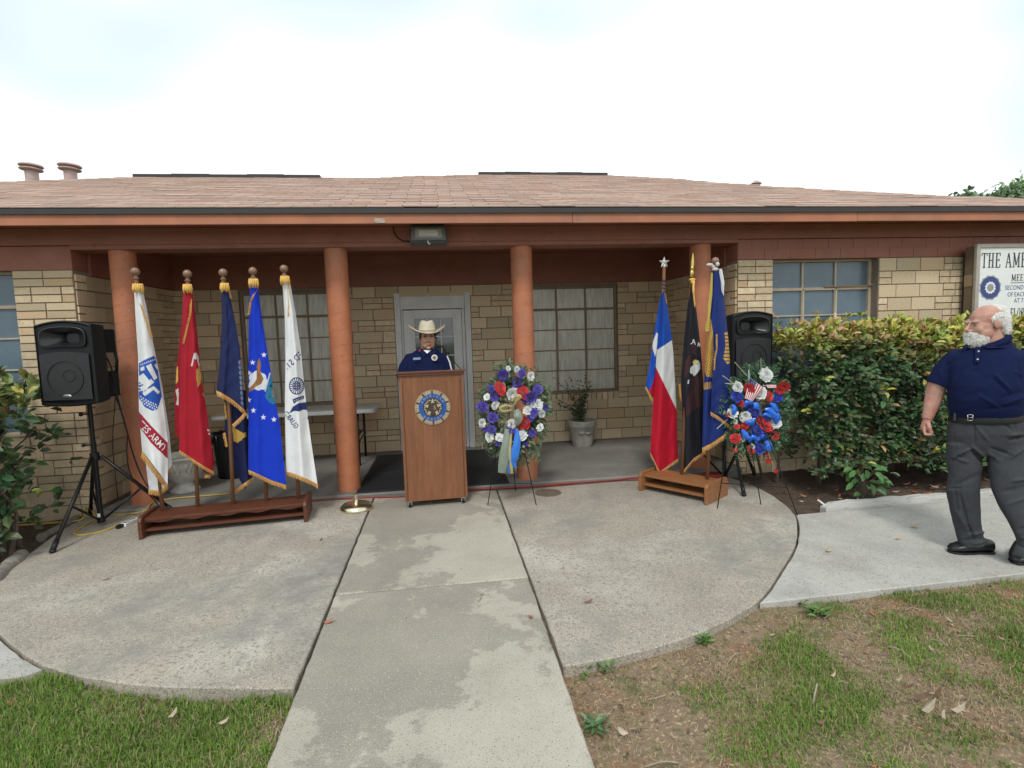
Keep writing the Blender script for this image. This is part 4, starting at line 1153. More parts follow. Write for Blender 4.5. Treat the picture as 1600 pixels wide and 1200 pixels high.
    mb = MB(); mb.tube([T((.135 * math.cos(a), -.0105, .225 + .135 * math.sin(a)))[0] for a in np.linspace(0, 2 * math.pi, 33)], .0028, 5, cap=False); mb.tube([T((.045 * math.cos(a) + .03, -.0105, .245 + .045 * math.sin(a)))[0] for a in np.linspace(0, 2 * math.pi, 25)], .0022, 5, cap=False)
    mb.build('cone_ring', BLACKP, t, smooth=True)
    mb = MB(); b = MB(); b.ball((0, 0, 0), (.036, .006, .014), 16); mb.add(T(np.array(b.v) + np.array([0, -.012, .085])), b.f); mb.build('badge', SILVER, t, smooth=True)
    return t
def tripod(label, cx, cy, ztop, hub, feet, group='tripod stands'):
    t = thing('speaker_stand', label, 'stand', (cx, cy, 0), group)
    mb = MB(); mb.tube([(cx, cy, .035), (cx, cy, hub + .12)], .0195, 12); mb.tube([(cx, cy, hub + .10), (cx, cy, ztop)], .0165, 12); mb.build('pole', BLACKM, t, smooth=False, autos=40)
    mb = MB(); mb.lathe([(.024, hub - .035), (.034, hub - .03), (.034, hub + .03), (.024, hub + .035)], (cx, cy, 0), 14); mb.build('collar', BLACKP, t, autos=40); mb = MB(); mb.lathe([(.024, .03), (.03, .035), (.03, .075), (.024, .08)], (cx, cy, 0), 14); mb.build('collar', BLACKP, t, autos=40)
    mb = MB(); mb.tube([(cx, cy, hub + .10), (cx - .06, cy - .02, hub + .10)], .008, 6); mb.ball((cx - .065, cy - .02, hub + .10), (.018, .018, .014), 8)
    mb.tube([(cx, cy, hub + .36), (cx - .055, cy - .02, hub + .36)], .008, 6); mb.ball((cx - .06, cy - .02, hub + .36), (.018, .018, .018), 8); mb.build('knob', BLACKP, t, smooth=True)
    for fx, fy in feet:
        d = np.array([fx - cx, fy - cy]); L = np.linalg.norm(d); u = d / L
        a = np.array([cx + u[0] * .04, cy + u[1] * .04, hub]); b = np.array([fx, fy, .022])
        mb = MB(); mb.tube([a, a + (b - a) * .93], .0145, 8); lg = mb.build('leg', BLACKM, t, smooth=True)
        mb = MB(); mb.tube([a + (b - a) * .90, b], [.018, .02], 8); mb.ball(b + np.array([0, 0, -.004]), (.024, .024, .018), 8); mb.build('rubber_foot', BLACKP, lg, smooth=True)
        mb = MB(); m_ = a + (b - a) * .55; mb.tube([(cx + u[0] * .02, cy + u[1] * .02, .06), m_], .0095, 6); mb.build('brace', BLACKM, t, smooth=True)
    return t
speaker('black loudspeaker on the left stand between the shrub and the column', -2.92, 4.70, 1.045, -4)
ts = tripod('black tripod stand carrying the left loudspeaker on the patio', -2.905, 4.90, 1.13, 0.60, [(-2.905, 4.31), (-2.43, 5.12), (-3.19, 5.24)])
mb = MB(); mb.box((-2.907, 4.878, 0.10), (.022, .003, .03)); mb.build('barcode_label', WHITE, ts)
speaker('black loudspeaker on the right stand, partly hidden by the blue emblem flag', 2.87, 4.74, 0.985, 6, hgt=.665)
tripod('black tripod stand behind the right wreath carrying the right loudspeaker', 2.72, 4.95, 1.05, 0.74, [(2.626, 4.44), (2.27, 5.03), (3.1, 5.05)])
cord('speaker_cable', 'black cable hanging from the left loudspeaker to the patio by the orange column', 'cable', [aty(*p, 4.95) for p in ((163, 552), (174, 575), (181, 610), (190, 645), (200, 680), (208, 710), (222, 745), (238, 768))] + [atz(262, 790, .012)], 0.006, BLACKM)
cord('speaker_cable', 'thin black cable drooping in a loop beside the left stand', 'cable', [aty(*p, 4.98) for p in ((180, 618), (198, 672), (198, 705), (202, 735), (216, 760), (235, 775))] + [atz(255, 798, .012)], 0.0045, BLACKM)
cord('speaker_cable', 'thin black cable hanging straight down at the brick corner', 'cable', [aty(*p, 5.1) for p in ((180, 622), (176, 690), (180, 740), (184, 778))], 0.0035, BLACKM)
t = thing('rope_light_coil', 'red translucent coil of cord on the floor behind the right flag stand', 'cord coil', (2.72, 4.9, 0))
mb = MB()
for k in range(4): mb.tube([(2.60 + .11 * math.cos(a) + .01 * k, 5.0 + .07 * math.sin(a), .012 + .017 * k) for a in np.linspace(0, 6.283, 25)], .009, 6, cap=False)
mb.build('coil', CORDR, t, smooth=True)

# ================================================================== LECTERN
WOODL = mat('lectern_veneer', (0.205, 0.078, 0.034), 0.38, 0.16, 9, 0.06, 90, stretch=(5, 5, .45), coat=0.15, col2=(0.25, 0.105, 0.05), c2=(.45, .65))
WOODT = mat('lectern_trim', (0.13, 0.045, 0.025), 0.35, 0.15, 14, stretch=(1, 5, 5), coat=0.2)
lc = np.array([-0.09, 4.80, 0.0]); LR = rotm((0, 0, 1), rad(3.0))
def LT(p): return np.array(p, float).reshape(-1, 3) @ LR.T + lc
def lbox(mb, x0, x1, y0, y1, z0, z1):
    b = MB(); b.bb(x0, x1, y0, y1, z0, z1); mb.add(LT(b.v), b.f)
lt = thing('lectern', 'tall brown wooden lectern on casters with a round blue and bronze seal', 'lectern', (-0.09, 5.0, 0))
hw = 0.277
mb = MB(); lbox(mb, -hw + .022, hw - .022, 0.006, 0.02, 0.055, 1.17); mb.build('front_panel', WOODL, lt)
for s in (-1, 1):
    mb = MB(); lbox(mb, s * hw, s * (hw - .021), 0.0, .40, 0.055, 1.17); mb.build('side_panel', WOODL, lt, bevel=.003)
    mb = MB(); lbox(mb, s * (hw - .0215), s * (hw - .030), 0.001, .0058, 0.06, 1.13); mb.build('trim', WOODT, lt)
mb = MB(); lbox(mb, -hw + .022, hw - .022, .021, .39, .055, .075); mb.build('bottom_board', WOODL, lt)
mb = MB(); lbox(mb, -hw - .012, hw + .012, -.012, .02, 1.172, 1.192); lbox(mb, -hw - .022, hw + .022, -.022, .03, 1.1925, 1.212); mb.build('top_moulding', WOODT, lt, bevel=.005)
b = MB(); b.prism([(0.031, 1.17), (0.43, 1.07), (0.43, 1.09), (0.031, 1.20)], -hw - .01, hw + .01, lambda y, z, x: (x, y, z)); mb = MB(); mb.add(LT(b.v), b.f); mb.build('reading_top', WOODL, lt, bevel=.003)
CASTW = mat('caster_fork', (0.55, 0.56, 0.55), 0.35, 0.1, metal=0.7)
for x in (-hw + .04, hw - .04):
    for y in (.03, .36):
        mb = MB(); b = MB(); b.lathe([(.026, -.010), (.026, .010)], (0, 0, 0), 16, rotm((0, 1, 0), rad(90))); mb.add(LT(np.array(b.v) + np.array([x, y - .008, .027])), b.f); wh = mb.build('caster', BLACKP, lt, autos=40)
        mb = MB(); lbox(mb, x - .018, x - .013, y - .022, y + .016, .022, .054); lbox(mb, x + .013, x + .018, y - .022, y + .016, .022, .054); lbox(mb, x - .019, x + .019, y - .024, y + .018, .0505, .0545); mb.build('fork', CASTW, wh)
# the seal
BRZ = mat('bronze', (0.50, 0.40, 0.27), 0.38, 0.25, 70, 0.3, 200, metal=0.85)
BRZD = mat('dark_bronze', (0.085, 0.06, 0.045), 0.45, 0.2, 80, metal=0.5)
BRZL = mat('polished_bronze', (0.72, 0.63, 0.48), 0.28, 0.15, 60, metal=0.75)
ENAM = mat('blue_enamel', (0.012, 0.085, 0.36), 0.25, 0.1, 30, coat=0.4)
SZ = 0.888
def seal_part(name, rings, m, y, par=lt):
    """rings: list of 2d polygons (x, z) about the seal centre"""
    mb = MB()
    for pl, d in rings:
        b = MB(); b.prism(pl, y, y - d, lambda x, z, yy: (x, yy, z)); mb.add(LT(np.array(b.v) + np.array([0, 0, SZ])), b.f)
    return mb.build(name, m, par)
def cp(r_, n=48, a0=0): return [(r_ * math.sin(2 * math.pi * i / n + a0), r_ * math.cos(2 * math.pi * i / n + a0)) for i in range(n)]
sb = seal_part('seal', [(cp(.155), .006)], BRZ, .0055)
R1 = []
for i in range(10):                                   # the rays between the rim beads
    a = 2 * math.pi * (i + .0) / 10
    for da in (-.18, -.06, .06, .18):
        R1.append(([(.121 * math.sin(a + .31 + da - .02), .121 * math.cos(a + .31 + da - .02)), (.121 * math.sin(a + .31 + da + .02), .121 * math.cos(a + .31 + da + .02)), (.143 * math.sin(a + .31 + da * 1.05 + .025), .143 * math.cos(a + .31 + da * 1.05 + .025)), (.143 * math.sin(a + .31 + da * 1.05 - .025), .143 * math.cos(a + .31 + da * 1.05 - .025))], .0035))
seal_part('seal_rays', R1, BRZL, -.0007, sb)
seal_part('seal_notches', [([(q[0] * .017 + .135 * math.sin(a), q[1] * .017 + .135 * math.cos(a)) for q in ((-.45 * math.cos(a) - math.sin(a), .45 * math.sin(a) - math.cos(a)), (.45 * math.cos(a) - math.sin(a), -.45 * math.sin(a) - math.cos(a)), (.3 * math.cos(a) + math.sin(a), -.3 * math.sin(a) + math.cos(a)), (-.3 * math.cos(a) + math.sin(a), .3 * math.sin(a) + math.cos(a)))], .004) for a in [2 * math.pi * i / 10 for i in range(10)]], BRZD, -.0007, sb)
seal_part('seal_ring', [(cp(.121), .004)], ENAM, -.0008, sb)
seal_part('seal_centre', [(cp(.085), .003)], BRZD, -.0050, sb)
W_ = []
for s in (-1, 1):
    for i in range(9):
        a = s * (0.35 + i * .29); rr2 = .068; cx_, cz_ = rr2 * math.sin(a), rr2 * math.cos(a)
        ta = a + s * 0.9 * (1 if i % 2 else -.9) 
        dx, dz = math.sin(ta - s * 1.2), math.cos(ta - s * 1.2)
        W_.append(([(cx_ - dx * .013, cz_ - dz * .013), (cx_ + dz * .0055, cz_ - dx * .0055), (cx_ + dx * .013, cz_ + dz * .013), (cx_ - dz * .0055, cz_ + dx * .0055)], .004))
seal_part('seal_laurel', W_, BRZL, -.0082, sb)
st = []
for i in range(10):
    a = math.pi * i / 5; r_ = .082 if i % 2 == 0 else .036; st.append((r_ * math.sin(a), r_ * math.cos(a)))
seal_part('seal_star', [(st, .004)], BRZL, -.0125, sb)
seal_part('seal_bell', [(cp(.044, 10, .3), .003), ([(-.018, -.04), (.018, -.04), (.012, -.062), (-.012, -.062)], .003)], BRZD, -.0168, sb)
def seal_text(s, r_, a0, step, h, flip=False, m=BRZL, y=-.0056):
    for i, ch in enumerate(s):
        if ch == ' ': continue
        v, f = text_geo(ch); hh = v[:, 1].max() - v[:, 1].min(); k = h / max(hh, .5)
        a = a0 + step * i
        ca, sa = math.cos(a), math.sin(a)
        q = v * k
        if flip: x = -(q[:, 0] * -ca + q[:, 1] * sa) * -1; 
        if not flip:
            X = r_ * sa + q[:, 0] * ca + q[:, 1] * sa; Z = r_ * ca - q[:, 0] * sa + q[:, 1] * ca
        else:
            X = r_ * sa - q[:, 0] * ca - q[:, 1] * sa; Z = r_ * ca + q[:, 0] * sa - q[:, 1] * ca
        P = LT(np.stack([X, np.full(len(X), y), Z + SZ], 1)); put('seal_lettering', P, f, m, sb)
seal_text('AMERICAN', .103, -1.05, .30, .019)
seal_text('LEGION', .103, math.pi + .72, -.288, .019, flip=True)
seal_text('U', .0, 0, 0, .034, y=-.0202); 
for o in [c for c in bpy.data.objects if c.name.startswith('seal_lettering')][-1:]: o.location.x -= .0165
seal_text('S', .0, 0, 0, .034, y=-.0202)
for o in [bpy.data.objects[-1]] if False else []: pass
_sl = sorted([c for c in bpy.data.objects if c.name.startswith('seal_lettering')], key=lambda o: o.name)
_sl[-1].location.x += .0165

# microphone
t = thing('microphone', 'black gooseneck microphone bending up from the right side of the lectern top', 'microphone', (0.14, 5.0, 1.13))
mp_ = [aty(*q, 5.02) for q in ((722, 579), (712, 568), (706, 561), (701, 554), (697, 548), (692, 543), (687, 541.5))]
mb = MB(); mb.tube(catmull(mp_, 5), .0042, 6); mb.lathe([(.022, 0), (.02, .02)], (mp_[0][0], mp_[0][1], mp_[0][2] - .03), 12); mb.build('gooseneck', BLACKM, t, smooth=True)
mb = MB(); mb.tube([mp_[-1] + np.array([.02, 0, .0]), mp_[-1] + np.array([-.015, -.02, .006])], [.008, .012], 10); mb.ball(mp_[-1] + np.array([-.015, -.02, .006]), .013, 10); mb.tube([mp_[3], mp_[4]], .009, 8); mb.build('capsule', BLACKP, t, smooth=True)

# ================================================================== FLAG STANDS
MAHOG = mat('mahogany', (0.115, 0.038, 0.020), 0.42, 0.25, 10, 0.05, 60, stretch=(.5, 4, 4), coat=0.05, spec=.35)
OAK = mat('honey_oak', (0.29, 0.125, 0.052), 0.42, 0.2, 10, 0.05, 60, stretch=(.8, 4, 4), coat=0.05, spec=.35)
def flag_stand(label, org, ang, W, D, m, holes, apron):
    o3 = np.array([*org, 0.0]); Rz = rotm((0, 0, 1), rad(ang))
    def T(p): return np.array(p, float).reshape(-1, 3) @ Rz.T + o3
    c = T((W / 2, D / 2, 0))[0]
    t = thing('flag_stand', label, 'flag stand', c)
    for a0 in (0, W - .028):
        pl = [(0.004, 0.0), (0.0, .012), (0.0, .145), (.012, .168), (.035, .178), (.08, .180), (D - .09, .180), (D - .03, .172), (D, .15), (D, 0.0)]
        b = MB(); b.prism(pl, a0, a0 + .028, lambda y, z, x: (x, y, z)); mb = MB(); mb.add(T(b.v), b.f); mb.build('end_panel', m, t, bevel=.006)
    b = MB(); b.bb(.0285, W - .0285, .05, D - .06, .132, .154); mb = MB(); mb.add(T(b.v), b.f); mb.build('top_shelf', m, t, bevel=.003)
    b = MB(); b.bb(.0285, W - .0285, .05, D - .10, .048, .068); mb = MB(); mb.add(T(b.v), b.f); mb.build('bottom_shelf', m, t, bevel=.003)
    if apron:
        k = 60; pl = [(.0285, .131)]
        for i in range(k + 1):
            u = i / k; x = .0285 + (W - .057) * u; pl.append((x, .119 + .007 * math.cos(u * math.pi * 2 * 5) * (1 if .05 < u < .95 else .2)))
        pl.append((W - .0285, .131))
        b = MB(); b.prism(pl, .058, .072, lambda x, z, y: (x, y, z)); mb = MB(); mb.add(T(b.v), b.f); mb.build('apron', m, t)
    return t
flag_stand('long dark mahogany stand holding the row of five flags on the left', (-2.39, 4.455), 6.4, 1.24, 0.38, MAHOG, 5, True)
flag_stand('short honey coloured wooden stand holding three flags on the right', (1.79, 4.82), -53.7, 0.68, 0.40, OAK, 3, False)

# ================================================================== FLAGS
POLEW = mat('pole_wood', (0.20, 0.095, 0.045), 0.4, 0.2, 12, stretch=(6, 6, .4))
BALLW = mat('finial_wood', (0.22, 0.125, 0.08), 0.3, 0.1, 12, coat=.3)
def inpoly(X, Y, poly):
    c = np.zeros(X.shape, bool); n = len(poly)
    for i in range(n):
        x0, y0 = poly[i]; x1, y1 = poly[(i + 1) % n]
        if y0 == y1: continue
        k = (Y > y0) != (Y > y1)
        c ^= k & (X < (x1 - x0) * (Y - y0) / (y1 - y0) + x0)
    return c
def star_poly(cx, cy, r_, a0=0, k=.4, n=5):
    return [(cx + (r_ if i % 2 == 0 else r_ * k) * math.sin(math.pi * i / n + a0), cy - (r_ if i % 2 == 0 else r_ * k) * math.cos(math.pi * i / n + a0)) for i in range(2 * n)]
class Sheet:
    """one hanging layer of cloth; its edges were measured in the picture, its folds run down from the pole top"""
    def __init__(s, Y0, L, R, top, bot, folds=1.5, ph=0.0, amp=(.012, .045), wrap=.05, off=0.0, seed=0, lean=0.0):
        s.Y0, s.L, s.R, s.top, s.bot = Y0, np.array(L, float), np.array(R, float), top, bot
        s.folds, s.ph, s.amp, s.wrap, s.off, s.seed, s.lean = folds, ph, amp, wrap, off, seed, lean
    def lx(s, y): return np.interp(y, s.L[:, 1], s.L[:, 0])
    def rx(s, y): return np.interp(y, s.R[:, 1], s.R[:, 0])
    def st(s, px, py):
        xl, xr = s.lx(py), s.rx(py); u = (px - xl) / np.maximum(xr - xl, 1e-3)
        ytop = s.top; ybot = np.interp(u, [b[0] for b in s.bot], [b[1] for b in s.bot])
        return u, (py - ytop) / (ybot - ytop)
    def depth(s, px, py):
        u, t = s.st(np.asarray(px, float), np.asarray(py, float)); u = np.clip(u, -.1, 1.1); t = np.clip(t, 0, 1.05)
        A = s.amp[0] + (s.amp[1] - s.amp[0]) * t
        w = np.sin(2 * math.pi * (s.folds * u + s.ph + .25 * t)) * .6 + .18 * np.sin(2 * math.pi * (s.folds * 1.7 * u - s.ph * 2 + .4 * t + s.seed))
        w = w + .05 * np.sin(2 * math.pi * (s.folds * 2.9 * u + .9 * t + s.seed * 3)) * t
        fine = .0016 * np.sin(13 * u + 9 * t + s.seed) * np.sin(27 * t + 5 * u + s.seed) + .0018 * np.sin(12 * t - 9 * u + 2 * s.seed) + .0012 * np.sin(37 * t + 11 * u + s.seed)
        return s.Y0 + s.off + A * w + s.wrap * (2 * u - 1) ** 2 + fine + s.lean * t
    def world(s, px, py, front=0.0): return aty(px, py, s.depth(px, py) - front)
    def make(s, name, par, colf, step=.75):
        ytop, yb = s.top, max(b[1] for b in s.bot)
        wmax = max(s.rx(y) - s.lx(y) for y in np.linspace(ytop, yb, 20))
        nu, nt = max(8, int(wmax / step)), int((yb - ytop) / step)
        u = np.linspace(0, 1, nu)[None, :]; t = np.linspace(0, 1, nt)[:, None]
        ybot = np.interp(u, [b[0] for b in s.bot], [b[1] for b in s.bot])
        py = ytop + (ybot - ytop) * t
        xl, xr = s.lx(py), s.rx(py); px = xl + (xr - xl) * u
        P = s.world(px.ravel(), py.ravel())
        C = colf(px.ravel(), py.ravel())
        idx = np.arange(nu * nt).reshape(nt, nu)
        Fc = np.stack([idx[:-1, :-1], idx[1:, :-1], idx[1:, 1:], idx[:-1, 1:]], -1).reshape(-1, 4)
        return put(name, P, Fc, CLOTH, par, smooth=True, col=C)
    def fringe(s, par, pts, length=9.0, ang=90.0, dens=1.1, name='fringe', fr=.004):
        """strands hanging from a hem line given in picture units"""
        pts = np.array(pts, float); d = np.linalg.norm(np.diff(pts, axis=0), axis=1); tot = d.sum(); cum = np.r_[0, np.cumsum(d)]
        n = int(tot * dens / 1.0); V = []; Fc = []
        r = np.random.default_rng(int(s.seed * 10) + n)
        dx, dy = math.cos(rad(ang)), math.sin(rad(ang))
        def at(q): return np.array([np.interp(q, cum, pts[:, 0]), np.interp(q, cum, pts[:, 1])])
        for i in range(n):
            q0, q1 = tot * i / n, tot * (i + 1.08) / n
            a, b = at(q0), at(min(q1, tot)); l = length * r.uniform(.86, 1.1); j = r.uniform(-.7, .7); z = r.uniform(-.004, .004)
            dep = s.depth(np.array([a[0], b[0]]), np.array([a[1], b[1]])) - fr
            base = len(V)
            for k, fk in enumerate((0, .35, .7, 1)):
                w = 1 - .35 * fk; mx_ = (a + b) / 2
                aa = mx_ + (a - mx_) * w + np.array([dx, dy]) * l * fk + np.array([j * fk * fk, 0]); bb = mx_ + (b - mx_) * w + np.array([dx, dy]) * l * fk + np.array([j * fk * fk, 0])
                V.append(aty(aa[0], aa[1], dep[0] + z * fk + .002)); V.append(aty((aa + bb)[0] / 2, (aa + bb)[1] / 2, dep.mean() + z * fk - .003)); V.append(aty(bb[0], bb[1], dep[1] + z * fk + .002))
            for k in range(3):
                Fc += [(base + 3 * k, base + 3 * k + 3, base + 3 * k + 4, base + 3 * k + 1), (base + 3 * k + 1, base + 3 * k + 4, base + 3 * k + 5, base + 3 * k + 2)]
        return put(name, V, Fc, GOLDF, par, kind='stuff')
    def text(s, par, string, cx, cy, h, ang=0, arc=None, mirror=False, m=None, squeeze=1.0, name='lettering'):
        v, f = text_geo(string, 1.05, .01); hh = .72; v = v * (h / hh) * np.array([squeeze, 1])
        x, y = v[:, 0].copy(), -v[:, 1].copy()
        if mirror: x = -x
        if arc:                                     # bend on a circle of radius arc (positive: centre below)
            th = x / arc; rr_ = arc - y; x = rr_ * np.sin(th); y = arc - rr_ * np.cos(th)
        c, q = math.cos(rad(ang)), math.sin(rad(ang))
        px, py = cx + x * c - y * q, cy + x * q + y * c
        u, t = s.st(px, py)
        keep = {i for i in range(len(px)) if 0.0 <= u[i] <= 1.0}
        f = [p for p in f if all(i in keep for i in p)]
        if not f: return
        return put(name, s.world(px, py, .0025), f, m, par)
def flag(label, basexy, toppx, ztopfin='ball', fin_scale=1.0, zb=.05, group='flags in wooden stands'):
    b = np.array([*basexy, zb]); tpt = aty(toppx[0], toppx[1], basexy[1] - .0)
    t = thing('flag', label, 'flag', (basexy[0], basexy[1], zb), group)
    mb = MB(); top_ = tpt + (b - tpt) * .02
    mb.tube([b, b + (top_ - b) * .5, top_], .0155, 10); mb.build('pole', POLEW, t, smooth=True)
    d = (tpt - b) / np.linalg.norm(tpt - b)
    if ztopfin == 'ball':
        mb = MB(); mb.ball(tpt, .034, 18); q = tpt - d * .05
        mb.lathe([(.012, -.03), (.016, -.012), (.024, -.006), (.024, 0), (.013, .006), (.012, .03)], q, 16); mb.build('finial', BALLW, t, smooth=True, autos=40)
    elif ztopfin == 'spear':
        G_ = mat('gold_spear', (.62, .48, .16), .3, .1, metal=.8)
        mb = MB(); rx_ = rotm((0, 1, 0), rad(4)); s_ = .215
        mb.lathe([(.013, 0), (.016, .02), (.020, .045), (.012, .055), (.013, .07), (.020, .078), (.012, .088), (.017, .115), (.0145, .14), (.007, .19), (.002, s_)], tpt, 12, rx_); mb.build('spear_finial', G_, t, smooth=True, autos=50)
    elif ztopfin == 'star':
        S_ = mat('silver_star', (.68, .67, .62), .3, .1, metal=.7)
        mb = MB(); pl = star_poly(0, 0, .056, 0, .42); V = [(tpt[0] + x, tpt[1], tpt[2] + .0 - z) for x, z in pl] + [(tpt[0], tpt[1] - .014, tpt[2]), (tpt[0], tpt[1] + .014, tpt[2])]
        mb.add(V, [(i, (i + 1) % 10, 10) for i in range(10)] + [((i + 1) % 10, i, 11) for i in range(10)]); mb.tube([tpt - d * .15, tpt - d * .03], [.013, .011], 10); mb.build('star_finial', S_, t)
    return t, b, tpt
GOLDC = np.array([.72, .42, .09])
def solid(c): return lambda x, y: np.tile(np.array(c, float), (len(x), 1))
def collar(t, s, px0, px1, py, h=11):
    c = s.world(np.array([(px0 + px1) / 2.0]), np.array([py + 2.0]))[0]; w = abs(s.world(np.array([px1 * 1.0]), np.array([py * 1.0]))[0] - s.world(np.array([px0 * 1.0]), np.array([py * 1.0]))[0])[0] / 2 * .80
    mb = MB(); r = random.Random(int(px0)); n = 16; hh = h / 180.0
    for i in range(n):
        a = 2 * math.pi * i / n; x, y = c[0] + w * math.cos(a), s.Y0 + .03 * math.sin(a)
        mb.tube([(x, y, c[2] + .008), (x * 1.0 + .004 * math.cos(a), y + .004 * math.sin(a), c[2] - hh * .5), (x + r.uniform(-.004, .004), y, c[2] - hh * r.uniform(.85, 1.15))], [.0045, .006, .003], 5)
    mb.build('fringe_collar', GOLDF, t, smooth=True)

WHITEC = (.74, .75, .76); BLUEC = (.012, .075, .42); REDC = (.36, .008, .022); NAVYC = (.010, .018, .085); AIRC = (.003, .035, .50); REDB = (.36, .02, .045)
# 1 white flag with blue seal and red banner
t, b, q = flag('white flag with a blue seal and red banner reading STATES ARMY, first from the left', (-2.312, 4.695), (211.4, 424.5))
s = Sheet(4.64, [(209, 446), (212, 500), (216, 560), (217, 640), (222, 705), (228, 735), (232, 764)], [(221, 446), (229, 480), (238, 530), (246, 575), (256, 640), (262, 690), (262, 760)], 446, [(0, 705), (.5, 734), (1, 758)], folds=1.1, ph=.1, amp=(.008, .028), seed=1.2)
s2 = Sheet(4.73, [(214, 446), (225, 520), (240, 600), (250, 700), (258, 738)], [(221, 446), (236, 520), (253, 600), (265, 680), (269, 730)], 446, [(0, 740), (1, 728)], folds=.8, ph=.4, amp=(.005, .02), wrap=.02, seed=2.2)
s3 = Sheet(4.69, [(226, 700), (229, 735), (233, 765)], [(240, 700), (255, 735), (263, 762)], 700, [(0, 765), (.6, 768), (1, 758)], folds=.7, ph=.3, amp=(.01, .02), wrap=.02, seed=2.9)
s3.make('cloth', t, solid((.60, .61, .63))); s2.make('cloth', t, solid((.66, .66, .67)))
def c1(x, y):
    C = np.tile(np.array(WHITEC), (len(x), 1)); blue = np.array((.018, .09, .42))
    m_ = inpoly(x, y, [(217, 568), (226, 562), (240, 556), (248, 562), (254, 590), (258, 610), (252, 622), (246, 640), (238, 642), (226, 636), (217, 622)])
    C[m_] = blue
    for p in ([(218, 606), (236, 592), (241, 597), (224, 612)], [(228, 572), (236, 568), (246, 590), (241, 594)], [(217, 588), (224, 583), (233, 594), (225, 601), (217, 597)], [(222, 614), (240, 603), (250, 612), (247, 616), (240, 609), (226, 619)], [(241, 570), (249, 566), (251, 574), (245, 577)], [(219, 575), (225, 572), (226, 578), (220, 580)]):
        C[inpoly(x, y, p)] = WHITEC
    for k in range(3): C[inpoly(x, y, [(217, 600 + 5 * k), (232, 597 + 5 * k), (232, 598.5 + 5 * k), (217, 601.6 + 5 * k)])] = WHITEC
    for k in range(7):
        for j in range(3):
            cx, cy = 220 + 3.9 * k + j * 1.2, 620 + 2.6 * k + j * 4.3 - (k * k) * .1
            C[(x - cx) ** 2 + (y - cy) ** 2 < 1.5] = WHITEC
    for k in range(9): C[(x - (220 + 3.1 * k)) ** 2 + (y - (570 - 1.2 * k)) ** 2 < 1.2] = WHITEC
    C[inpoly(x, y, [(214, 640), (236, 665), (264, 694), (264, 719), (236, 692), (214, 662)])] = REDB
    return C
s.make('cloth', t, c1)
s.text(t, 'STATES ARMY', 231.5, 673.5, 10.5, ang=47, m=WHITE, squeeze=.86)
s.fringe(t, [(222, 705), (238, 727), (262, 757)], 9, 105); s2.fringe(t, [(257, 740), (269, 728)], 8, 100); s3.fringe(t, [(232, 765), (248, 767), (263, 757)], 8, 90)
s.fringe(t, [(208, 452), (219, 478), (229, 506), (236, 528)], 4, 20, dens=1.0)
collar(t, s, 206, 223, 443)
# 2 red flag
t, b, q = flag('deep red flag with gold fringe, second from the left', (-2.072, 4.75), (292.8, 428))
s = Sheet(4.69, [(286, 448), (284, 520), (281, 590), (280, 650), (280, 706)], [(300, 448), (306, 500), (311, 550), (316, 600), (323, 640), (330, 690), (334, 740)], 448, [(0, 703), (.5, 722), (1, 736)], folds=1.3, ph=.55, amp=(.008, .035), seed=3.1)
s2 = Sheet(4.76, [(288, 448), (282, 520), (276, 575), (273, 620), (273, 680)], [(294, 448), (291, 520), (288, 600), (286, 680)], 448, [(0, 680), (1, 690)], folds=.7, ph=.2, amp=(.004, .015), wrap=.01, seed=4)
s3 = Sheet(4.75, [(308, 700), (317, 735), (321, 745)], [(332, 700), (335, 722), (330, 745)], 700, [(0, 738), (1, 742)], folds=.5, wrap=.01, amp=(.005, .01), seed=4.4)
def c2_(x, y):
    C = np.tile(np.array(REDC), (len(x), 1)); g = np.array((.62, .36, .09)); w = np.array((.62, .60, .58))
    C[inpoly(x, y, [(298, 572), (301, 560), (303, 552), (307, 551), (309, 556), (306, 562), (303, 560), (301, 572)])] = w
    C[inpoly(x, y, [(307, 558), (310, 556), (312, 572), (310, 572)])] = w
    C[inpoly(x, y, [(307, 578), (312, 572), (315, 590), (313, 600), (309, 605), (307, 592)])] = g
    C[inpoly(x, y, [(317, 604), (321, 600), (322, 612), (318, 614)])] = (.10, .05, .03)
    C[inpoly(x, y, [(316, 614), (322, 616), (320, 622)])] = g * .8
    C[inpoly(x, y, [(324, 670), (329, 672), (328, 674), (324, 673)]) | inpoly(x, y, [(325, 677), (330, 676), (329, 679), (325, 679)])] = w
    return C
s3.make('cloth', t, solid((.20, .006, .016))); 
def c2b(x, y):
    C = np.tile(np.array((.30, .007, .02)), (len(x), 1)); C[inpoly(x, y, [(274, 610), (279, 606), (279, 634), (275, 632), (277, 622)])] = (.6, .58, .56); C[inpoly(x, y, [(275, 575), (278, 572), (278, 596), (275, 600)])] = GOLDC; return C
s2.make('cloth', t, c2b); s.make('cloth', t, c2_)
s.fringe(t, [(280, 703), (300, 716), (318, 728), (334, 737)], 6, 88); s3.fringe(t, [(321, 742), (330, 742), (335, 728)], 6, 110); s2.fringe(t, [(272, 664), (276, 680)], 6, 80)
s.fringe(t, [(300, 466), (299, 490), (293, 515), (288, 537)], 3.4, 170, dens=1.1)
collar(t, s, 286, 301, 444)
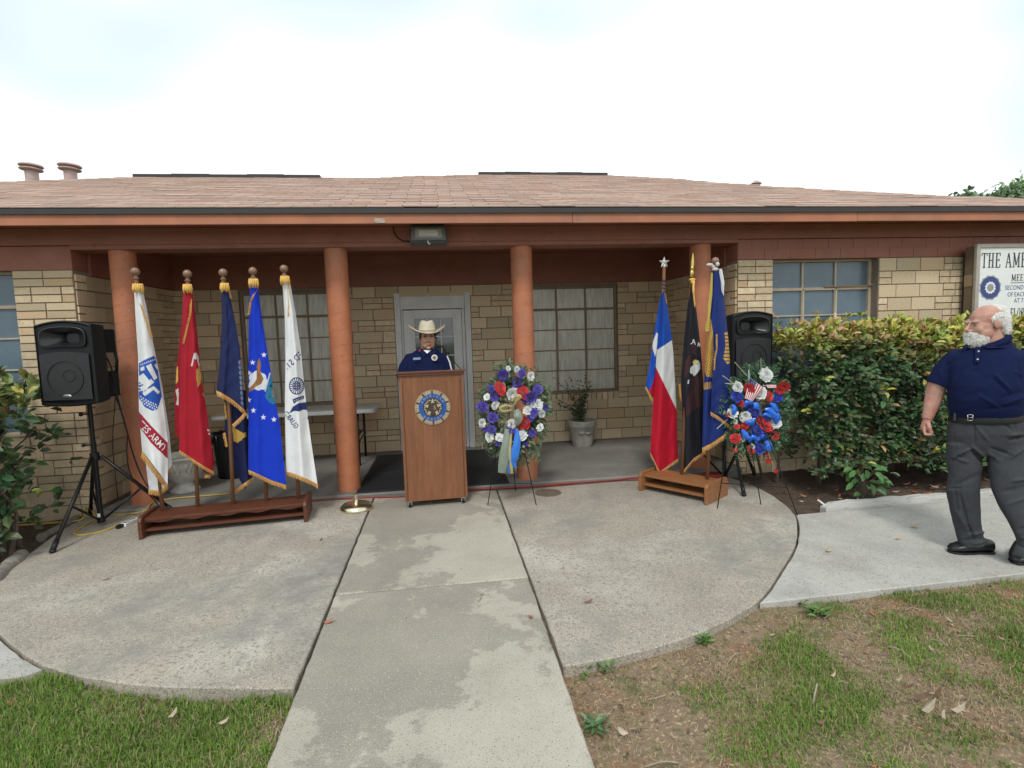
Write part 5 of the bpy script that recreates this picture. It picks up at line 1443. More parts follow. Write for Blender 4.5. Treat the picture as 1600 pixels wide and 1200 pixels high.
# 3 navy flag, folded up over its pole
t, b, q = flag('dark navy flag folded up over its pole, third from the left', (-1.794, 4.76), (348.4, 426))
s = Sheet(4.69, [(345, 446), (347, 490), (345, 540), (341, 585), (338, 612)], [(356, 446), (366, 495), (374, 540), (379, 590), (383, 645)], 446, [(0, 610), (.5, 620), (1, 640)], folds=1.5, ph=.2, amp=(.008, .038), seed=5.3)
s2 = Sheet(4.80, [(350, 610), (351, 650), (353, 690), (358, 730), (367, 768)], [(384, 610), (386, 660), (390, 700), (396, 748)], 610, [(0, 695), (.3, 745), (.55, 765), (1, 744)], folds=1.3, ph=.6, amp=(.02, .035), wrap=.02, seed=6)
def c3(x, y):
    C = np.tile(np.array(NAVYC), (len(x), 1)); gy = np.array((.16, .20, .28))
    for k in range(10): C[inpoly(x, y, [(372 + k * .5, 565 + k * 8), (376 + k * .4, 562 + k * 8), (378 + k * .35, 568 + k * 8), (374 + k * .5, 570 + k * 8)])] = gy
    return C
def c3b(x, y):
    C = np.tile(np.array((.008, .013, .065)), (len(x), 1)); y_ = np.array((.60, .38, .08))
    C[inpoly(x, y, [(363, 667), (372, 672), (380, 677), (384, 675), (385, 682), (380, 684), (377, 688), (371, 692), (365, 689)])] = y_
    return C
s2.make('cloth', t, c3b); s.make('cloth', t, c3)
s.fringe(t, [(338, 610), (350, 616), (363, 624), (383, 641)], 9, 82); s.fringe(t, [(383, 643), (375, 652), (362, 664)], 6, 55)
s2.fringe(t, [(367, 766), (380, 756), (396, 745)], 7, 88); s2.fringe(t, [(350, 628), (352, 655)], 3, 10); s2.fringe(t, [(352, 676), (356, 698)], 4, 170)
s.fringe(t, [(356, 452), (359, 466)], 4, 20, dens=1.0)
collar(t, s, 344, 357, 442)
# 4 bright blue flag
t, b, q = flag('bright blue flag with white stars and a brown eagle, fourth from the left', (-1.53, 4.78), (395, 423.6))
s = Sheet(4.70, [(391, 438), (389, 490), (388, 560), (388, 640), (388, 738)], [(402, 438), (409, 495), (417, 545), (424, 585), (428, 620), (437, 660), (442, 710), (448, 760)], 438, [(0, 733), (.5, 748), (1, 757)], folds=1.2, ph=.35, amp=(.008, .032), seed=7.7)
def c4(x, y):
    C = np.tile(np.array(AIRC), (len(x), 1)); w = np.array((.66, .68, .72))
    cl = np.zeros(len(x), bool)
    for cx, cy, r_ in ((396, 590, 7), (402, 586, 7), (409, 590, 7), (413, 597, 6), (397, 600, 8), (404, 603, 7), (392, 603, 4), (411, 605, 4)): cl |= (x - cx) ** 2 + (y - cy) ** 2 < r_ * r_
    C[cl] = w
    br = np.array((.23, .11, .04))
    C[inpoly(x, y, [(402, 565), (405, 559), (408, 566), (407, 582), (412, 592), (408, 600), (400, 604), (394, 610), (389, 613), (389, 607), (396, 600), (401, 592), (401, 578)])] = br
    C[inpoly(x, y, [(403, 567), (405, 562), (406, 568), (405, 582), (403, 582)])] = br * 1.7
    C[inpoly(x, y, [(391, 609), (401, 599), (404, 601), (394, 610)])] = br * 1.5
    bird = (np.abs(C - br).sum(1) < 1e-6); C[bird & (np.sin(x * 2.6 + y * .8) > .35)] = br * 2.1; C[bird & (np.sin(x * 1.9 - y * 1.3) > .75)] = br * .5
    C[inpoly(x, y, [(413, 611), (421, 582), (423, 583), (415, 612)])] = (.5, .5, .55)
    teal = inpoly(x, y, [(424, 586), (430, 596), (434, 628), (427, 632), (420, 628), (414, 620), (417, 606)])
    C[teal] = (.02, .17, .30)
    for cx, cy, r_, c in ((423, 603, 2.0, (.01, .02, .12)), (426, 612, 2.2, (.30, .20, .08)), (428, 618, 2.5, (.34, .24, .10)), (421, 620, 1.5, (.02, .05, .2)), (430, 608, 1.3, (.3, .2, .1))): C[((x - cx) ** 2 + (y - cy) ** 2 < r_ * r_) & teal] = c
    for cx, cy in ((394.6, 566.3), (412.5, 554.5), (396, 641.3), (411.5, 652), (428, 655.5), (388.5, 625), (389, 583)): C[inpoly(x, y, star_poly(cx, cy, 4.7))] = (.72, .74, .78)
    return C
s.make('cloth', t, c4, step=.6)
s.fringe(t, [(388, 734), (402, 740), (425, 751), (447, 758)], 7, 86)
s.fringe(t, [(404, 450), (399, 458), (393, 472), (390, 492)], 3.6, 175, dens=1.1)
collar(t, s, 388, 403, 435)
# 5 white flag with mirrored lettering
t, b, q = flag('white flag with dark blue lettering seen in reverse, fifth from the left by the column', (-1.27, 4.80), (443.6, 420))
s = Sheet(4.72, [(441, 434), (445, 500), (446, 560), (445, 640), (447, 738)], [(452, 434), (462, 490), (470, 545), (475, 600), (482, 660), (489, 710), (497, 762)], 434, [(0, 736), (.5, 745), (1, 757)], folds=1.4, ph=.75, amp=(.008, .034), seed=8.6)
def c5(x, y):
    C = np.tile(np.array((.76, .77, .78)), (len(x), 1)); n_ = np.array((.02, .035, .14))
    d = np.hypot((x - 463.5) * 1.05, (y - 603) * .92); a = np.arctan2(y - 603, x - 463.5)
    C[(d < 12.6) & (d > 11)] = n_; C[(d < 11) & (d > 7.2) & (np.sin(a * 19) > 0.2)] = n_; C[d < 7.0] = n_
    for i in range(-2, 3):
        for j in range(-2, 3): C[((x - 463.5 - i * 2.6) ** 2 + (y - 603 - j * 2.6) ** 2 < .45) & (d < 6.6)] = (.6, .6, .62)
    C[inpoly(x, y, [(457, 624), (464, 621), (475, 618), (475, 623), (466, 626), (459, 631)])] = n_
    for k in range(5): C[(x - (460.5 + 2.8 * k)) ** 2 + (y - (626 - 1.1 * k)) ** 2 < .7] = (.6, .6, .62)
    C[inpoly(x, y, [(452, 646), (457, 636), (466, 630), (480, 628), (481, 641), (474, 640), (468, 643), (460, 642)])] = n_
    C[inpoly(x, y, [(480, 652), (483, 651), (483, 656), (481, 656)])] = n_
    return C
s.make('cloth', t, c5, step=.6)
NAVYI = mat('navy_print', (.02, .035, .14), .6, 0)
s.text(t, 'UNITED STATES', 460.0, 562.0, 10.5, ang=-40, mirror=True, m=NAVYI, squeeze=.80)
s.text(t, 'GUARD', 455, 656, 8.5, ang=52, mirror=True, m=NAVYI, squeeze=.75)
s.fringe(t, [(447, 736), (465, 742), (482, 749), (497, 757)], 7, 86)
s.fringe(t, [(449, 446), (450, 470), (449, 495)], 3.0, 0, dens=1.0)
collar(t, s, 438, 453, 431)
# 6 state flag: blue, white, red with a star finial
t, b, q = flag('red, white and blue flag with a large white star, silver star on its pole', (2.029, 4.979), (1038, 410), 'star')
s = Sheet(4.92, [(1034, 458), (1031, 500), (1026, 548), (1023, 600), (1019, 650), (1016, 706), (1018, 716)], [(1040, 458), (1046, 500), (1052, 550), (1055, 600), (1057, 640), (1060, 720)], 458, [(0, 706), (.26, 738), (1, 716)], folds=1.1, ph=.3, amp=(.008, .035), seed=9.4)
s2 = Sheet(5.0, [(1033, 458), (1027, 490), (1021, 530), (1015, 570), (1009, 603)], [(1038, 458), (1035, 520), (1030, 570), (1024, 632)], 458, [(0, 603), (1, 628)], folds=.8, ph=.1, amp=(.005, .02), wrap=.01, seed=10)
TB, TW, TR = (.006, .065, .40), (.68, .68, .68), (.46, .006, .025)
def c6(x, y):
    C = np.tile(np.array(TB), (len(x), 1)); lw = 547.5 + (x - 1025.8) * (530.4 - 547.5) / 25.7
    C[y > lw] = TW
    lr = 571 + (x - 1023.5) * (640 - 571) / 33.5
    C[(y > lr)] = TR
    return C
def c6b(x, y):
    C = np.tile(np.array(TB), (len(x), 1))
    C[inpoly(x, y, [(1019, 537), (1026, 519), (1028, 522), (1026, 548), (1023.5, 557), (1020, 545)])] = TW
    C[inpoly(x, y, [(1027, 572), (1018, 605), (1012, 612), (1024, 634), (1032, 634)])] = TR
    return C
s2.make('cloth', t, c6b); s.make('cloth', t, c6)
s.fringe(t, [(1016, 706), (1031, 737), (1060, 716)], 5.5, 92); s2.fringe(t, [(1009, 603), (1022, 628)], 4.5, 105)
s.fringe(t, [(1038, 458), (1041, 474)], 2.6, 30, dens=1.2)
TIEM = mat('tie_cord', (.10, .05, .08), .6, .2, 90)
mb = MB()
for k in range(4): cc = aty(1037.3, 438 + 6 * k, 4.97); mb.ball(cc, (.017 - .001 * k, .018, .018), 8)
mb.build('tie', TIEM, t, smooth=True)
# 7 black flag
t, b, q = flag('black flag with a white eagle head, gold spear on its pole', (2.177, 4.74), (1080.5, 433), 'spear')
s = Sheet(4.70, [(1078, 448), (1073, 490), (1068, 540), (1064, 590), (1066, 640), (1067, 690), (1068, 736)], [(1083, 448), (1089, 490), (1095, 545), (1099, 600), (1102, 660), (1104, 705)], 448, [(0, 735), (.5, 716), (1, 702)], folds=1.7, ph=.15, amp=(.006, .036), seed=11.5)
s2 = Sheet(4.78, [(1066, 595), (1069, 640), (1068, 658)], [(1076, 595), (1078, 640), (1076, 665)], 595, [(0, 655), (1, 660)], folds=.5, amp=(.004, .01), wrap=.01, seed=12)
def c7(x, y):
    C = np.tile(np.array((.012, .012, .020)), (len(x), 1)); b_ = np.array((.055, .022, .026))
    C[inpoly(x, y, [(1071, 562), (1080, 552), (1080, 570), (1074, 585), (1069, 590)])] = b_
    C[inpoly(x, y, [(1083, 575), (1092, 592), (1104, 590), (1104, 630), (1092, 636), (1082, 642), (1072, 652), (1072, 630), (1078, 610)])] = b_ * .8
    C[inpoly(x, y, [(1081, 537), (1088, 532), (1087, 555), (1080, 552)])] = b_
    C[inpoly(x, y, [(1078, 580), (1079, 574), (1083, 571), (1086, 564), (1091, 563), (1094, 568), (1094, 576), (1091, 581), (1087, 586), (1084, 588), (1082, 584), (1079, 584)])] = (.62, .62, .62)
    C[inpoly(x, y, [(1082, 566), (1085, 562), (1089, 562.5), (1089, 566), (1086, 569), (1083, 568)])] = (.62, .50, .10)
    C[(x - 1089.5) ** 2 + (y - 568.5) ** 2 < .9] = (.02, .02, .02)
    C[inpoly(x, y, [(1075, 594), (1077, 593), (1076, 600), (1074, 599)])] = (.55, .55, .55)
    return C
s2.make('cloth', t, solid((.014, .014, .02))); s.make('cloth', t, c7)
s.text(t, 'A', 1083.5, 534, 8.5, ang=6, m=WHITE); s.text(t, 'M', 1092.3, 538, 7.5, ang=12, m=WHITE, squeeze=.6)
s.fringe(t, [(1068, 735), (1084, 716), (1104, 703)], 6.5, 100); s2.fringe(t, [(1063, 600), (1065, 620), (1072, 640), (1071, 655)], 3.2, 160)
mb = MB(); c = aty(1081.5, 437, 4.70)
mb.ball(c, (.032, .03, .014), 10); mb.ball(c + np.array([0, -.01, -.02]), (.02, .022, .02), 10)
mb.tube(catmull([c + np.array([0, -.03, -.02]), aty(1083.5, 455, 4.655), aty(1086, 480, 4.65)], 5), [.010] * 6 + [.006] * 5, 6); mb.build('gold_cord', GOLDF, t, smooth=True)
# 8 blue emblem flag
t, b, q = flag('dark blue flag with gold emblem and ribbons, wooden ball on its pole', (2.322, 4.527), (1117.5, 408))
s = Sheet(4.47, [(1113, 424), (1111, 470), (1106, 517), (1102, 560), (1099, 620), (1097, 700)], [(1128, 424), (1133, 480), (1138, 530), (1141, 570), (1143, 620), (1144, 668)], 424, [(0, 700), (.35, 690), (1, 668)], folds=1.6, ph=.45, amp=(.008, .038), seed=13.1)
s2 = Sheet(4.44, [(1118, 520), (1114, 570), (1112, 610), (1110, 645)], [(1134, 520), (1138, 570), (1141, 620), (1143, 668)], 520, [(0, 642), (.5, 650), (1, 664)], folds=1.0, ph=.7, amp=(.006, .022), wrap=.02, seed=14)
NV2 = np.array((.010, .026, .16))
def c8(x, y):
    C = np.tile(NV2, (len(x), 1)); g = np.array((.58, .33, .05))
    em = inpoly(x, y, [(1107, 500), (1111, 498), (1114, 520), (1116, 560), (1116, 578), (1112, 590), (1104, 588), (1099, 575), (1101, 548), (1104, 525)])
    C[em] = g
    sw = (np.sin(x * 1.6 + y * .55) * np.sin(y * .9 - x * .7) > .35) & em; C[sw] = NV2 * .6
    C[inpoly(x, y, [(1099, 598), (1116, 596), (1116, 607), (1099, 609)]) & (np.sin(x * 2.4) > -.3)] = g
    C[inpoly(x, y, [(1133, 520), (1138, 518), (1141, 545), (1141, 566), (1136, 570), (1131, 560), (1134, 540)]) & (np.sin(y * 1.1) > -.55)] = g
    return C
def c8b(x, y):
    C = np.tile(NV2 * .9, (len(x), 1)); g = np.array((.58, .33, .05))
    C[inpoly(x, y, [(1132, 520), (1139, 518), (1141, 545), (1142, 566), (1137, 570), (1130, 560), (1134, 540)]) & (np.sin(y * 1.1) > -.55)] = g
    return C
s.make('cloth', t, c8, step=.6); s2.make('cloth', t, c8b)
sr = Sheet(4.46, [(1111, 426), (1108, 460), (1104, 500), (1101, 518)], [(1114, 426), (1113, 460), (1109, 500), (1108, 518)], 426, [(0, 517), (1, 518)], folds=.6, amp=(.004, .01), wrap=.01, seed=15)
sr.make('gold_ribbon', t, solid((.48, .36, .08)))
sw_ = Sheet(4.45, [(1123, 420), (1126, 440), (1128, 462)], [(1128, 420), (1132, 440), (1131, 462)], 420, [(0, 455), (1, 463)], folds=.6, amp=(.003, .008), wrap=.01, seed=16)
sw_.make('white_ribbon', t, solid((.62, .63, .68)))
s.fringe(t, [(1097, 700), (1113, 692), (1130, 680), (1146, 664)], 8, 88); s2.fringe(t, [(1110, 643), (1122, 650), (1132, 658), (1143, 667)], 7, 84); s2.fringe(t, [(1121, 522), (1121, 545), (1118, 560), (1117, 578)], 2.4, 175, dens=1.2)
mb = MB()
for c, r_ in (((1109, 414), (.034, .022, .016)), ((1114, 417), (.02, .02, .016)), ((1121, 413), (.018, .02, .02)), ((1117, 421), (.03, .03, .018))):
    mb.ball(aty(*c, 4.49), r_, 10)
mb.build('white_bow', mat('bow_satin', (.55, .50, .48), .35, .2, 60), t, smooth=True)

# ================================================================== WREATHS ON WIRE EASELS
def rose_mesh(name, seed, m, ruffle=0.12):
    r = random.Random(seed); V = []; Fc = []
    for layer, (n, rad_, tilt, sz) in enumerate(((4, .10, 82, .42), (5, .22, 66, .55), (6, .36, 44, .62), (7, .50, 20, .66))):
        for i in range(n):
            a = 2 * math.pi * i / n + layer * .5 + r.uniform(-.15, .15); tl = rad(tilt + r.uniform(-8, 8))
            b = len(V)
            for v in range(4):
                for u in range(4):
                    x = (u / 3 - .5) * sz * (0.55 + 1.0 * math.sin(math.pi * min(v / 3 * .62 + .12, 1))); h = v / 3 * sz
                    cup = (u / 3 - .5) ** 2 * .9 * sz; curl = (v / 3) ** 3 * .22 * sz
                    ru = ruffle * r.uniform(-1, 1) * sz * (v / 3)
                    lx, lo, lz = x, rad_ * .5 + h * math.cos(tl) + curl - cup * math.sin(tl) + ru * .6, h * math.sin(tl) * .8 + cup * .5 - curl * .3 + ru * .4 - layer * .05
                    V.append((lo * math.cos(a) - lx * math.sin(a), lo * math.sin(a) + lx * math.cos(a), lz))
            for v in range(3):
                for u in range(3): Fc.append((b + v * 4 + u, b + v * 4 + u + 1, b + v * 4 + u + 5, b + v * 4 + u + 4))
    return mesh_from(name, V, Fc, m, smooth=True)
PET = {'red': mat('red_petal', (.55, .018, .02), .5, .15, 20, sheen=.3), 'white': mat('white_petal', (.74, .75, .74), .5, .08, 20, sheen=.3),
       'purple': mat('violet_petal', (.075, .05, .36), .5, .2, 20, sheen=.3), 'blue': mat('blue_petal', (.010, .035, .36), .5, .2, 20, sheen=.3)}
ROSE = {(c, k): rose_mesh(c + '_flower', k * 7 + len(c), PET[c], .36 if c != 'red' else .16) for c in PET for k in range(3)}
def bloom(par, c, px, py, rpx, Y, k):
    p = aty(px, py, Y); d = proj(p)[2]; R0 = rpx / F * d * 1.12
    o = bpy.data.objects.new(c + '_flower', ROSE[(c, k % 3)]); COL.objects.link(o); o.parent = par
    o.location = tuple(p - base_of(par)); o.scale = (R0 * rnd.uniform(.9, 1.1), R0 * rnd.uniform(.85, 1.1), R0 * rnd.uniform(.9, 1.4))
    vdir = Vector(tuple(EYE - p)).normalized() + Vector((rnd.uniform(-.75, .75), 0, rnd.uniform(-.5, .65)))
    q = vdir.to_track_quat('Z', 'Y'); o.rotation_mode = 'QUATERNION'; o.rotation_quaternion = q @ Euler((0, 0, rnd.uniform(0, 6.28))).to_quaternion()
def strip(par, name, pts, w, Y, m, twist=.02):
    """a ribbon: centre line in picture units with widths, gently curling in depth"""
    q = catmull([(*p, wi, yo) for p, wi, yo in zip(pts, w, Y)], 7); V = []
    for i, (x, y, wi, yy) in enumerate(q):
        tdir = q[min(i + 1, len(q) - 1)][:2] - q[max(i - 1, 0)][:2]; tdir = tdir / (np.linalg.norm(tdir) + 1e-9); nr = np.array([-tdir[1], tdir[0]])
        for k, c in enumerate((-.5, -.17, .17, .5)):
            V.append(aty(x + nr[0] * wi * c, y + nr[1] * wi * c, yy - twist * math.cos(c * 3) + .01 * c * math.sin(i * .5)))
    n = len(q); Fc = [(4 * i + k, 4 * i + k + 1, 4 * i + k + 5, 4 * i + k + 4) for i in range(n - 1) for k in range(3)]
    return put(name, V, Fc, m, par, smooth=True)
def fern(P, Dn, n, L, r):
    """leaflets along a frond"""
    Dn = Dn / np.linalg.norm(Dn); side = np.cross(Dn, np.array([0, -1, 0.2])); side /= np.linalg.norm(side)
    pts, dirs, ls = [], [], []
    for i in range(n):
        u = (i + 1) / n; c = P + Dn * L * u + np.array([0, 0, -.02 * u * u])
        for s_ in (-1, 1):
            pts.append(c); dirs.append(Dn * .6 + side * s_ * 1.0 + r.normal(0, .12, 3)); ls.append(L * .34 * math.sin(math.pi * (u * .75 + .18)))
    return pts, dirs, ls
def easel(label, legs, hub, hz):
    t = thing('wire_easel', label, 'easel', (hub[0], hub[1], 0), 'wire easels under the wreaths')
    for (x, y), tp in legs:
        mb = MB(); mb.tube([(x, y, .004), tp], .0042, 6); mb.build('leg', BLACKM, t, smooth=True)
    a, b = np.array([*legs[0][0], 0.]), np.array([*legs[1][0], 0.])
    ta, tb = np.array(legs[0][1]), np.array(legs[1][1])
    mb = MB(); mb.tube([a + (ta - a) * .2, b + (tb - b) * .2], .0035, 6); mb.build('crossbar', BLACKM, t, smooth=True)
easel('thin black wire easel standing before the column right of the lectern', [((0.355, 4.70), (.55, 4.80, .95)), ((0.775, 4.605), (.62, 4.80, .95)), ((0.66, 5.10), (.58, 4.83, .95))], (.58, 4.8), .95)
easel('thin black wire easel under the red, white and blue wreath on the right', [(atz(1121, 795, 0)[:2], (2.55, 4.45, 1.0)), (atz(1246, 806, 0)[:2], (2.66, 4.45, 1.0)), (atz(1189, 789, 0)[:2], (2.62, 4.5, 1.0))], (2.6, 4.4), 1.0)
def wreath(label, cen, semi, Y, blooms, seed, n, tone, ring_in=.35, L0=.085, fronds=40):
    c = aty(*cen, Y); t = thing('wreath', label, 'wreath', c, None)
    r = np.random.default_rng(seed)
    a = r.uniform(0, 2 * math.pi, n); q = np.sqrt(r.uniform(ring_in ** 2, 1.0, n)) * (1 + .08 * np.sin(5 * a + seed))
    px, py = cen[0] + semi[0] * q * np.cos(a) * .92, cen[1] + semi[1] * q * np.sin(a) * .92
    P = aty(px, py, Y + .03 + r.uniform(-.04, .05, n) + .05 * q)
    D = np.stack([np.cos(a), r.uniform(-1.0, .2, n), -np.sin(a)], 1) * (.4 + q[:, None]) + r.normal(0, .5, (n, 3))
    C = np.array(tone) * r.uniform(.5, 1.5, (n, 1)) * (1 + r.normal(0, .08, (n, 3)))
    leaves('foliage', P, D, r.normal(size=(n, 3)) * .5 + np.array([0, -1, .3]), L0 * r.uniform(.5, 1.1, n), L0 * .42 * r.uniform(.6, 1.2, n), C, t)
    pp, dd, ll = [], [], []
    for i in range(fronds):
        b = 2 * math.pi * i / fronds + r.uniform(-.1, .1)
        p = aty(cen[0] + semi[0] * .72 * math.cos(b), cen[1] + semi[1] * .78 * math.sin(b), Y + .04)
        x, y, z = fern(p, np.array([math.cos(b), r.uniform(-.5, .1), -math.sin(b)]) + r.normal(0, .2, 3), 7, r.uniform(.10, .19), r); pp += x; dd += y; ll += z
    nf = n // 5; a = r.uniform(0, 6.283, nf); q = np.sqrt(r.uniform(.05, 1, nf)); Pf = aty(cen[0] + semi[0] * q * np.cos(a) * .95, cen[1] + semi[1] * q * np.sin(a) * .95, Y - .03 - r.uniform(0, .03, nf))
    leaves('front_foliage', Pf, np.stack([np.cos(a), r.uniform(-.8, .1, nf), -np.sin(a)], 1) + r.normal(0, .5, (nf, 3)), r.normal(size=(nf, 3)) * .5 + np.array([0, -1, .3]), L0 * .7 * r.uniform(.5, 1.1, nf), L0 * .3 * r.uniform(.6, 1.2, nf), np.array(tone) * r.uniform(.5, 1.4, (nf, 1)), t)
    k = len(pp); leaves('fern', np.array(pp), np.array(dd), r.normal(size=(k, 3)) * .3 + np.array([0, -1, .3]), np.array(ll), np.array(ll) * .3, np.array(tone) * r.uniform(.5, 1.3, (k, 1)), t)
    mb = MB(); mb.tube([aty(cen[0] + semi[0] * .62 * math.cos(b), cen[1] + semi[1] * .66 * math.sin(b), Y + .06) for b in np.linspace(0, 2 * math.pi, 33)], .035, 8, cap=False); mb.build('ring', mat('wreath_ring', (.03, .05, .03), .9, .2) if 'wreath_ring' not in MATS else MATS['wreath_ring'], t, smooth=True)
    for i, (cl, x, y, rp) in enumerate(blooms): bloom(t, cl, x, y, rp, Y - .05 - rnd.uniform(0, .02), i)
    return t
def Z7(l, c): return [(c, 720 + x / 5, 540 + y / 5, r_ / 5) for x, y, r_ in l]
B1 = Z7([(310, 335, 50), (493, 367, 52), (497, 605, 50)], 'red') + Z7([(400, 375, 45), (270, 465, 30), (522, 505, 36), (600, 458, 36), (633, 533, 32), (395, 612, 34), (168, 605, 30), (225, 714, 36), (305, 718, 34), (480, 700, 38), (618, 640, 28), (203, 402, 24), (548, 240, 30), (440, 188, 24), (370, 180, 20), (560, 462, 26)], 'white') \
    + Z7([(333, 230, 40), (475, 215, 32), (440, 290, 40), (238, 338, 32), (262, 402, 34), (598, 347, 36), (545, 412, 50), (500, 420, 28), (175, 480, 42), (250, 560, 36), (565, 520, 38), (540, 570, 32), (240, 655, 38), (382, 662, 34), (555, 685, 28), (290, 765, 24), (505, 772, 22), (662, 485, 22), (190, 655, 20), (145, 470, 22)], 'purple')
w1 = wreath('oval wreath of violet, white and red flowers on an easel right of the lectern', (803, 646), (53, 79), 4.72, B1, 3, 560, (.15, .20, .12), fronds=44, L0=.075)
GSAT = mat('gold_satin', (.42, .34, .14), .3, .15, 30, sheen=.4); SAGE = mat('sage_ribbon', (.20, .24, .19), .35, .15, 30, sheen=.4); BLR = mat('sky_blue_ribbon', (.02, .17, .62), .32, .1, 30, sheen=.3)
for nm, m_, pts, w, Y in (('ribbon_loop', GSAT, [(803, 636), (793, 634), (786, 635), (782, 639), (788, 643), (800, 640)], [2, 4, 5, 5, 4, 2], [4.65, 4.64, 4.63, 4.64, 4.64, 4.65]),
                          ('ribbon_loop', GSAT, [(803, 634), (807, 626), (812, 620), (807, 620), (800, 627)], [3, 5, 7, 6, 4], [4.65, 4.62, 4.6, 4.62, 4.65]),
                          ('ribbon_loop', SAGE, [(806, 640), (809, 648), (810, 656), (806, 664)], [9, 12, 12, 6], [4.65, 4.61, 4.61, 4.64]),
                          ('ribbon_tail', SAGE, [(793, 670), (791, 695), (787, 718), (784, 739)], [9, 14, 15, 12], [4.66, 4.63, 4.62, 4.63]),
                          ('ribbon_tail', GSAT, [(799, 672), (797, 700), (798, 722), (800, 740)], [3, 5, 6, 4], [4.655, 4.625, 4.62, 4.63]),
                          ('ribbon_tail', BLR, [(807, 670), (808, 690), (804, 710), (801, 722), (806, 732)], [5, 11, 14, 12, 3], [4.65, 4.62, 4.61, 4.62, 4.63]),
                          ('ribbon_tail', BLR, [(793, 728), (796, 740)], [6, 3], [4.64, 4.64])):
    strip(w1, nm, pts, w, Y, m_)
def S2(l, c): return [(c, 980 + x / 4.614, 560 + y / 4.614, r_ / 4.614) for x, y, r_ in l]
B2 = S2([(1000, 118, 46), (795, 208, 38), (958, 252, 42), (760, 395, 36), (852, 420, 34), (1072, 468, 34), (780, 456, 16), (832, 585, 20), (900, 636, 18)], 'white') \
    + S2([(878, 218, 36), (1025, 275, 32), (1130, 205, 38), (1100, 232, 30), (818, 322, 26), (965, 440, 28), (1000, 485, 40), (1025, 512, 26), (850, 486, 28), (780, 575, 34), (790, 490, 18), (725, 410, 16), (892, 658, 28), (780, 662, 18), (1012, 682, 18), (1020, 740, 18), (1070, 812, 15), (1080, 545, 20), (1068, 570, 18)], 'red') \
    + S2([(790, 270, 38), (1080, 280, 36), (905, 388, 46), (935, 525, 46), (955, 650, 34), (1040, 375, 32), (890, 360, 26), (980, 560, 26), (1000, 430, 20)], 'blue')
w2 = wreath('red, white and blue flower wreath with small flags and blue ribbons by the hedge', (1183, 642), (51, 68), 4.42, B2, 8, 460, (.07, .15, .075), ring_in=.1, fronds=46)
BR2 = mat('blue_satin', (.008, .12, .60), .22, .15, 30, coat=.4)
for pts, w in (([(1163, 636), (1168, 629), (1176, 628)], [5, 9, 5]), ([(1176, 630), (1181, 634), (1184, 640)], [5, 12, 6]), ([(1195, 640), (1205, 643), (1213, 652), (1214, 662)], [6, 13, 14, 7]), ([(1190, 650), (1198, 648), (1204, 652)], [4, 7, 4]), ([(1159, 672), (1165, 680), (1170, 686)], [5, 11, 6]),
               ([(1196, 690), (1201, 696), (1200, 704)], [8, 12, 9]), ([(1170, 690), (1178, 683), (1186, 688)], [5, 9, 5]), ([(1180, 692), (1188, 683), (1195, 680)], [5, 8, 5]), ([(1165, 661), (1173, 660), (1180, 654)], [5, 10, 5]), ([(1203, 630), (1210, 636), (1215, 644)], [5, 10, 6]), ([(1143, 632), (1148, 639), (1146, 648)], [4, 8, 5])):
    strip(w2, 'ribbon_loop', pts, w, [4.36 - .02 * math.sin(i) for i in range(len(pts))], BR2)
for pts in (([(1200, 706), (1204, 718), (1210, 732)]), ([(1152, 692), (1150, 700), (1149, 704)])):
    mb = MB(); mb.tube([aty(*p, 4.36) for p in pts], .003, 5); mb.build('berry_stem', GSAT, w2)
def small_flag(par, quad, c, stick):
    q = [aty(x, y, yy) for x, y, yy in quad]; nu, nv = 26, 26; V = []; C = []
    for j in range(nv + 1):
        for i in range(nu + 1):
            u, v = i / nu, j / nv
            p = (q[0] * (1 - u) + q[1] * u) * (1 - v) + (q[3] * (1 - u) + q[2] * u) * v; V.append(p + np.array([0, .008 * math.sin(5 * u + 2 * v), 0]))
            red = int(u * 13) % 2 == 0; cc = (.42, .012, .03) if red else (.68, .68, .68)
            if c and v < .5 and u < .55: cc = (.015, .03, .13) if not (i % 3 == 1 and j % 3 == 1) else (.6, .6, .65)
            C.append(cc)
    Fc = [(j * (nu + 1) + i, j * (nu + 1) + i + 1, (j + 1) * (nu + 1) + i + 1, (j + 1) * (nu + 1) + i) for j in range(nv) for i in range(nu)]
    o = put('small_flag', V, Fc, CLOTH, par, smooth=True, col=np.array(C))
    mb = MB(); mb.tube([aty(*stick[0], stick[2]), aty(*stick[1], stick[2])], .003, 5); mb.build('stick', WHITE, o)
small_flag(w2, [(1172, 588, 4.36), (1192, 606, 4.35), (1176, 628, 4.33), (1164, 622, 4.34)], True, ((1170, 578), (1171, 625), 4.365))
small_flag(w2, [(1197, 601, 4.35), (1212, 601, 4.35), (1214, 606, 4.33), (1200, 606, 4.34)], False, ((1235, 610), (1192, 602), 4.37))
STK = mat('pale_stick', (.42, .40, .30), .7, .1)
for i, (a, b_) in enumerate((((1148, 566), (1168, 588)), ((1129, 587), (1150, 602)), ((1133, 599), (1156, 600)), ((1120, 670), (1137, 655)), ((1189, 560), (1189, 580)))):
    mb = MB(); mb.tube([aty(*a, 4.36), aty(*b_, 4.40)], .0035, 5); mb.build('twig', STK, w2)

